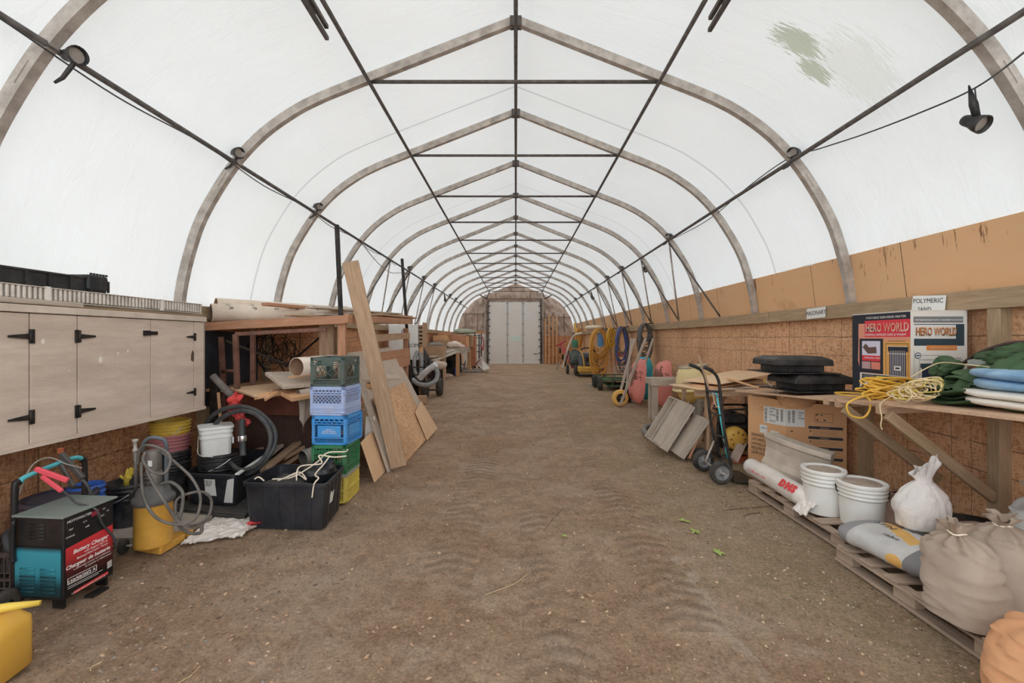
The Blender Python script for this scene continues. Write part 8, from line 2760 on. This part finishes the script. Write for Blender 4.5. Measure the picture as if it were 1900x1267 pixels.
def red_tiller():
    t = thing('red_tiller', 'red handled tiller leaning at the foot of the far studs', 'tiller', (2.3, 20.5, 0))
    RM = mat('red_tool', (168, 44, 62), (146, 38, 54), 6, 0.5)
    a, b = P(1042, 640, 20.5) - V((2.3, 20.5, 0)), P(1063, 682, 19.5) - V((2.3, 20.5, 0))
    mb = MB(); mb.tube([a, b], 0.055, 8); part('shaft', mb, RM, t)
    mb = MB(); mb.tube([a + V((-0.25, 0, -0.05)), a + V((0.2, 0, 0.2))], 0.035, 8); part('handlebar', mb, RM, t)
    for i in range(3):
        mb = MB(); mb.lathe([(0.001, -0.03), (0.14, -0.03), (0.14, 0.03), (0.001, 0.03)], 14, (-0.25 + i * 0.12, 0.2, 0.95 - 0.3 * i), Matrix.Rotation(pi / 2, 3, 'Y')); part('engine_part', mb, DARKMETAL, t)
    mb = MB(); mb.tube([(-0.2, 0.3, 0.5), (-0.4, 0.4, 0.05)], 0.03, 6); part('stand', mb, STEEL, t)
red_tiller()
# timber ladders of studs leaning on the far wall
t = thing('stud_frame', 'open timber stud frame standing right of the far white door', 'frame', (2.2, END_Y - 0.5, 0))
yf = END_Y - 0.4
for px, top in ((1012, 590), (1019, 583), (1026, 588), (1033, 587)):
    x = P(px, 0, yf).x
    plank('stud', (x, yf, 0), (x, yf, P(0, top, yf).z), 0.05, 0.09, (0, 1, 0), LUMBER, parent=t)
for a, b, py in ((1012, 1019, 604), (1019, 1026, 601), (1026, 1033, 603), (1019, 1026, 614), (1012, 1019, 622), (1026, 1033, 622), (1012, 1026, 640), (1019, 1026, 649), (1026, 1033, 658), (1012, 1019, 660)):
    z = P(0, py, yf).z
    plank('block', (P(a, 0, yf).x, yf, z), (P(b, 0, yf).x, yf, z), 0.05, 0.06, (0, 0, 1), LUMBER, parent=t)
# ================================================================== FAR LEFT
def fl(nm, a, m_, t, bv=0.01):
    mb = MB(); mb.bb(*a)
    return part(nm, mb, m_, t, bv, world=True)
t = thing('freezer', 'tall white appliance with dark lettering behind the far steel post', 'appliance', (-2.95, 11.8, 0))
x0, x1 = P(757, 0, 11.5).x, P(775, 0, 11.5).x
fl('cabinet_shell', (x0 - 0.5, x1, 11.5, 12.2, 0.95, P(0, 602, 11.5).z), WHITE, t)
fl('stand', (x0 - 0.45, x1 - 0.03, 11.72, 12.15, 0.0, 0.95), DARKMETAL, t)
text('lettering', 'CIMT', 0.13, INK, t, facing((x0 + 0.05, 11.497, 1.28), (1, 0, 0)))
t = thing('slatted_crate', 'wooden slatted crate edge beside the white appliance', 'crate', (-2.45, 11.9, 0))
for i in range(6):
    z = 1.30 + i * 0.10
    fl('slat', (x1 + 0.01, x1 + 0.10, 11.6, 12.1, z, z + 0.05), LUMBER_OLD, t, 0.0)
fl('crate_side', (x1 + 0.10, x1 + 0.13, 11.6, 12.1, 1.28, 1.92), LUMBER_OLD, t)
fl('crate_leg', (x1 + 0.02, x1 + 0.1, 11.6, 11.7, 0, 1.28), LUMBER, t)
# big round fan drum
c = P(783, 668, 13.0)
t = thing('drum_fan', 'big dark round drum fan standing behind the hose cart', 'fan', (c.x, c.y, 0))
DF = mat('dark_fan_shell', (62, 62, 64), (48, 48, 50), 4, 0.5)
R = Matrix.Rotation(radians(58), 3, 'Y') @ Matrix.Rotation(0, 3, 'X')
mb = MB(); mb.lathe([(0.44, -0.20), (0.46, -0.19), (0.46, 0.19), (0.44, 0.20), (0.44, -0.20)], 40, (-0.12, 0, 0.98), R); part('drum', mb, DF, t)
for k_ in range(5):
    rr = 0.08 + 0.085 * k_
    mb = MB(); mb.tube([R @ V((rr * cos(a), rr * sin(a), 0.19)) + V((-0.12, 0, 0.98)) for a in [i * pi / 10 for i in range(20)]], 0.008, 5, True); part('guard_ring', mb, STEEL_DARK, t)
mb = MB(); mb.lathe([(0.001, -0.05), (0.1, -0.05), (0.1, 0.12), (0.001, 0.12)], 16, (-0.12, 0, 0.98), R); part('motor', mb, DARKMETAL, t)
for i in range(5):
    a = i * 2 * pi / 5
    mb = MB(); mb.slab([R @ V((0.08 * cos(a), 0.08 * sin(a), 0.05)) + V((-0.12, 0, 0.98)), R @ V((0.4 * cos(a - .2), 0.4 * sin(a - .2), 0.08)) + V((-0.12, 0, 0.98)), R @ V((0.4 * cos(a + .2), 0.4 * sin(a + .2), 0.0)) + V((-0.12, 0, 0.98))], 0.006); part('blade', mb, STEEL_DARK, t)
for s in (-1, 1):
    mb = MB(); mb.tube([(-0.12, 0.3 * s, 0.0), (-0.12, 0.3 * s, 0.7)], 0.03, 8); part('stand', mb, DARKMETAL, t)
# hose cart with fat tyres
def cart():
    t = thing('hose_cart', 'dark two-wheeled cart loaded with fat grey hose beyond the leaning sheets', 'cart', (-2.35, 11.0, 0))
    for x, y in ((-2.26, 11.15), (-2.0, 11.75)):
        mb = MB(); mb.lathe([(0.001, -0.07), (0.12, -0.075), (0.2, -0.07), (0.23, -0.04), (0.23, 0.04), (0.2, 0.07), (0.12, 0.075), (0.001, 0.07)], 30, (x, y, 0.23), Matrix.Rotation(pi / 2, 3, 'Y')); part('wheel', mb, RUBBER, t, world=True)
    fl('frame', (-2.85, -2.2, 11.0, 11.6, 0.40, 0.46), DARKMETAL, t)
    for x, y in ((-2.8, 11.0), (-2.25, 11.0), (-2.8, 11.55), (-2.25, 11.55)):
        fl('upright', (x - 0.02, x + 0.02, y - 0.02, y + 0.02, 0.3, 0.98), DARKMETAL, t)
    for z in (0.6, 0.78):
        fl('rail', (-2.82, -2.22, 10.98, 11.02, z, z + 0.03), DARKMETAL, t)
        fl('rail', (-2.24, -2.20, 11.0, 11.6, z, z + 0.03), DARKMETAL, t)
    fl('axle', (-2.3, -1.95, 11.12, 11.18, 0.2, 0.24), DARKMETAL, t)
cart()
hose('fat_hose', [P(766, 704, 10.7), P(776, 712, 10.6), P(794, 714, 10.5), P(808, 706, 10.6), P(812, 692, 10.7), P(806, 680, 10.8)], 0.055, 'fat grey hose curving round the front of the hose cart', mat('mid_grey_hose', (120, 122, 122), (98, 100, 100), 8, 0.5))
hose('fat_hose', [P(779, 702, 10.9), P(790, 690, 10.8), P(809, 676, 10.7)], 0.075, 'short fat white-grey hose end on top of the hose cart', mat('pale_grey_hose', (176, 178, 178), (150, 152, 152), 8, 0.45))
hose('fat_hose', [P(775, 652, 11.3), P(769, 668, 11.2), P(770, 690, 11.1), P(778, 700, 11.0), P(783, 680, 11.2), P(780, 655, 11.3)], 0.05, 'upright grey hose loop at the left of the hose cart', mat('mid_grey_hose', (120, 122, 122)))
mb = MB(); blob(mb, P(815, 678, 13.5), (0.22, 0.2, 0.14), 22, 14, 0.8, 0.8, 0.06, 5, 4)
b0 = solo('cloth_bundle', mb, mat('dirty_rag', (168, 148, 132), (140, 122, 108), 6, 0.9), 'dirty bundled rag hanging at the rear of the hose cart', 'cloth')
plank('post', P(820, 684, 13.6), V((P(820, 0, 13.6).x, 13.6, 0)), 0.06, 0.06, (1, 0, 0), DARKMETAL, 'short dark post under the bundled rag', 'post')
for i, (px, py, Y, s, lb) in enumerate(((830, 700, 15.5, 0.16, 'crumpled pale rag on the dirt in front of the far workbench'), (806, 706, 14.8, 0.2, 'grey rag heap on the dirt beside the cart wheel'), (820, 702, 15.0, 0.14, 'small dirty rag between the two rag heaps'))):
    g0 = G(px, py); mb = MB(); blob(mb, (g0.x, g0.y, 0.06), (s * 1.6, s, 0.09), 20, 12, 0.8, 1, 0.05, 6, i)
    solo('rag', mb, mat('dirty_rag', (168, 148, 132)), lb, 'cloth')

# ---- far workbench and its load
def fbench():
    t = thing('workbench', 'long timber workbench piled with boxes near the far end', 'workbench', (-2.8, 18.6, 0))
    fl('bench_top', (-3.4, -2.06, 17.9, 20.4, 1.06, 1.12), LUMBER_GREY, t)
    fl('apron', (-3.4, -2.06, 17.88, 17.94, 0.90, 1.06), LUMBER_GREY, t)
    fl('apron', (-2.12, -2.06, 17.9, 20.4, 0.90, 1.06), LUMBER_GREY, t)
    for x, y in ((-2.33, 17.95), (-2.12, 20.3), (-3.3, 17.95), (-3.3, 20.3)):
        fl('leg', (x - 0.07, x + 0.07, y - 0.07, y + 0.07, 0, 0.95), LUMBER, t)
    fl('pallet_front', (-3.3, -2.6, 17.94, 18.0, 0.93, 1.04), LUMBER_OLD, t)
    plank('brace', (-2.2, 18.0, 0.9), (-2.1, 17.9, 0.5), 0.05, 0.03, (1, 0, 0), LUMBER, parent=t)
fbench()
t = thing('tyre', 'large black tyre lying upright under the far workbench', 'tyre', (-2.8, 18.5, 0))
mb = MB(); mb.lathe([(0.2, -0.1), (0.34, -0.12), (0.41, -0.09), (0.43, 0), (0.41, 0.09), (0.34, 0.12), (0.2, 0.1)], 36, (0, 0, 0.43), Matrix.Rotation(pi / 2, 3, 'X')); part('tread', mb, RUBBER, t)
mb = MB(); mb.bb(-3.4, -2.45, 18.7, 20.2, 0.0, 0.85)  # plain dark block added to stand for the shade below the bench
solo('shade_block', mb, mat('shade_block_black', (30, 30, 34)), 'dark block added as the shade under the far workbench', 'bin')
for i, (px, py, Y, lb) in enumerate(((846, 674, 18.4, 'blue speck of a toolbox under the far workbench'),)):
    mb = MB(); mb.bb(-2.52, -2.36, 18.25, 18.45, 0.0, 0.3); solo('toolbox', mb, mat('blue_toolbox', (40, 60, 130)), lb, 'toolbox', bevel=0.02)
load = [
    ('crate', (-3.35, -2.75, 18.1, 18.9, 1.12, 1.42), LUMBER_OLD, 'wooden crate at the left end of the far workbench'),
    ('board_stack', (-3.35, -2.85, 18.1, 19.0, 1.42, 1.62), LUMBER, 'yellowish box standing on the wooden crate of the far workbench'),
    ('box', (-2.75, -2.25, 18.2, 18.9, 1.12, 1.36), CARD, 'brown cardboard box in the middle of the far workbench'),
    ('box', (-2.75, -2.15, 19.0, 19.6, 1.12, 1.66), mat('terracotta_box', (152, 108, 80), (136, 94, 68), 5, 0.8), 'terracotta coloured box at the back of the far workbench'),
    ('box', (-2.2, -2.08, 19.2, 19.9, 1.12, 1.6), CARD, 'narrow brown carton at the aisle edge of the far workbench'),
    ('panel', (-3.3, -2.7, 18.95, 19.1, 1.62, 1.78), LUMBER_RED, 'reddish board on edge topmost on the far workbench'),
]
for nm, a, m_, lb in load:
    mb = MB(); mb.bb(*a); solo(nm, mb, m_, lb, 'box' if nm in ('box', 'crate', 'board_stack') else 'board', 'boxes on the far workbench', bevel=0.01)
mb = MB(); blob(mb, (-2.5, 18.1, 1.24), (0.3, 0.16, 0.12), 26, 16, 0.7, 0.8, 0.06, 6, 3)
solo('plastic_bag', mb, mat('cream_plastic_bag', (224, 210, 194), (200, 184, 168), 7, 0.6), 'pale crumpled bag at the front of the far workbench', 'bag')
mb = MB(); blob(mb, (-2.2, 18.05, 1.19), (0.16, 0.12, 0.07), 22, 12, 0.7, 0.8, 0.03, 6, 8)
solo('plastic_bag', mb, mat('pink_white_bag', (206, 180, 172)), 'small pinkish-white packet at the corner of the far workbench', 'bag')
mb = MB(); blob(mb, (-2.25, 19.6, 1.80), (0.46, 0.35, 0.13), 40, 24, 1, 1, 0.07, 5, 5, ridge=0.03)
solo('green_cloth', mb, mat('sage_green_cloth', (136, 142, 124), (116, 122, 106), 6, 0.9), 'sage green cloth draped over the tall load near the far end', 'cloth')
mb = MB(); mb.bb(-2.62, -1.95, 19.95, 20.5, 1.12, 1.66)
solo('box', mb, LUMBER_OLD, 'wooden box holding up the sage green cloth', 'box', bevel=0.01)
mb = MB(); mb.bb(-2.12, -1.88, 20.6, 21.4, 0.25, 1.62)
solo('cabinet', mb, mat('red_brown_cabinet', (158, 102, 66), (138, 86, 56), 4, 0.7), 'narrow reddish-brown cabinet at the end of the far workbench', 'cabinet', bevel=0.01)
mb = MB(); blob(mb, (-2.85, 18.1, 1.47), (0.3, 0.1, 0.08), 20, 10, 0.8, 1, 0.05, 6, 1)
# wire coil on the shelf in front
t = thing('cable_coil', 'flat coil of grey cable lying on a box left of the pale bag', 'cable', (-2.9, 16.0, 1.25))
for i in range(7):
    rr = 0.32 - 0.03 * i
    mb = MB(); mb.tube([(rr * cos(a), rr * 0.7 * sin(a), 0.02 + 0.014 * i) for a in [k_ * pi / 9 for k_ in range(18)]], 0.016, 5, True); part('turn', mb, STEEL if i % 2 else GH, t)
mb = MB(); mb.bb(-3.35, -2.55, 15.7, 16.4, 0.0, 1.25)
solo('shelf_box', mb, LUMBER_OLD, 'tall wooden bin carrying the coil of grey cable', 'bin', bevel=0.01)
for i, (a, b, lb) in enumerate((((-2.9, 15.2, 0.86), (-2.45, 17.8, 1.05), 'grey plank sloping down from the far workbench, upper one'), ((-2.75, 15.0, 0.76), (-2.3, 17.6, 0.99), 'grey plank sloping down from the far workbench, lower one'), ((-3.1, 15.2, 0.82), (-2.7, 17.8, 1.0), 'grey plank sloping down from the far workbench, wall side'))):
    plank('plank', a, b, 0.22, 0.04, (1, 0, 0), LUMBER_GREY, lb, 'board', None, 'planks sloping off the far workbench')
mb = MB(); mb.bb(-2.95, -2.55, 15.1, 15.4, 0, 0.72); solo('bin', mb, DARKMETAL, 'dark bin under the ends of the sloping planks', 'bin', bevel=0.01)
# tube rack / ladder and folding sheet near the door
def laddery():
    t = thing('pipe_rack', 'grey upright pipe rack standing left of the far door', 'rack', (-2.1, 22.0, 0))
    Y = 21.8
    for px, a, b in ((881, 616, 668), (889, 620, 664), (893, 618, 660)):
        mb = MB(); mb.tube([P(px, a, Y), V((P(px, 0, Y).x, Y, 0.0))], 0.035, 8); part('upright', mb, STEEL_DARK, t, world=True)
    for py in (622, 626, 640, 652):
        mb = MB(); mb.tube([P(878, py, Y), P(893, py + 1, Y)], 0.022, 6); part('rung', mb, STEEL_DARK, t, world=True)
    mb = MB(); mb.tube(spline([P(893, 622, Y - .1), P(897, 632, Y - .1), P(896, 650, Y - .1), P(893, 640, Y - .1)], 6), 0.03, 6); part('red_strap', mb, mat('red_strap', (150, 70, 70)), t, world=True)
laddery()
t = thing('scrap_heap', 'tangle of dark rods and bars on the floor left of the far door', 'scrap', (-2.1, 21.0, 0))
rnd = random.Random(4)
for i in range(16):
    a = V((-2.1 + rnd.uniform(-0.35, 0.25), 21.0 + rnd.uniform(-0.2, 0.2), rnd.uniform(0.03, 0.3)))
    b = a + V((rnd.uniform(-0.35, 0.35), rnd.uniform(-0.2, 0.2), rnd.uniform(0.1, 0.5)))
    mb = MB(); mb.tube([a, b], 0.02, 5); part('rod', mb, [RUST, DARKMETAL, STEEL_DARK][i % 3], t, world=True)
mb = MB(); mb.slab([P(882, 672, 21.5), P(896, 686, 19.6), P(909, 682, 19.8), P(893, 661, 21.4)], 0.05)
mb.v = [V((p.x, p.y, max(p.z, 0.02))) for p in mb.v]
solo('folded_panel', mb, mat('dirty_white_panel', (192, 188, 182), (172, 166, 160), 5, 0.6), 'dirty white folded panel leaning low beside the far door', 'panel')
mb = MB(); mb.bb(-2.35, -1.5, 20.0, 21.6, 0.0, 0.06); solo('pallet_sheet', mb, STEEL, 'flat grey pallet under the scrap rods by the far door', 'pallet', bevel=0.01)
for i, (x, lb) in enumerate(((-2.25, 'white sack nearest the bench leg beside the scrap rods'), (-2.6, 'white sack further left beside the scrap rods'))):
    mb = MB(); blob(mb, (x, 20.9, 0.13), (0.2, 0.16, 0.13), 18, 12, 0.8, 0.9, 0.03, 6, i); solo('white_sack', mb, mat('white_woven_sack', (222, 214, 206)), lb, 'sack')
# things on the left wall between rack and appliance
mb = MB(); mb.bb(-2.0, -1.72, 8.9, 9.5, 1.2, 1.24)
plank('offcut', (-2.35, 10.2, 0.10), (-2.05, 10.3, 0.10), 0.18, 0.16, (0, 0, 1), LUMBER_OLD, 'brown wooden block on the dirt in front of the hose cart', 'block')
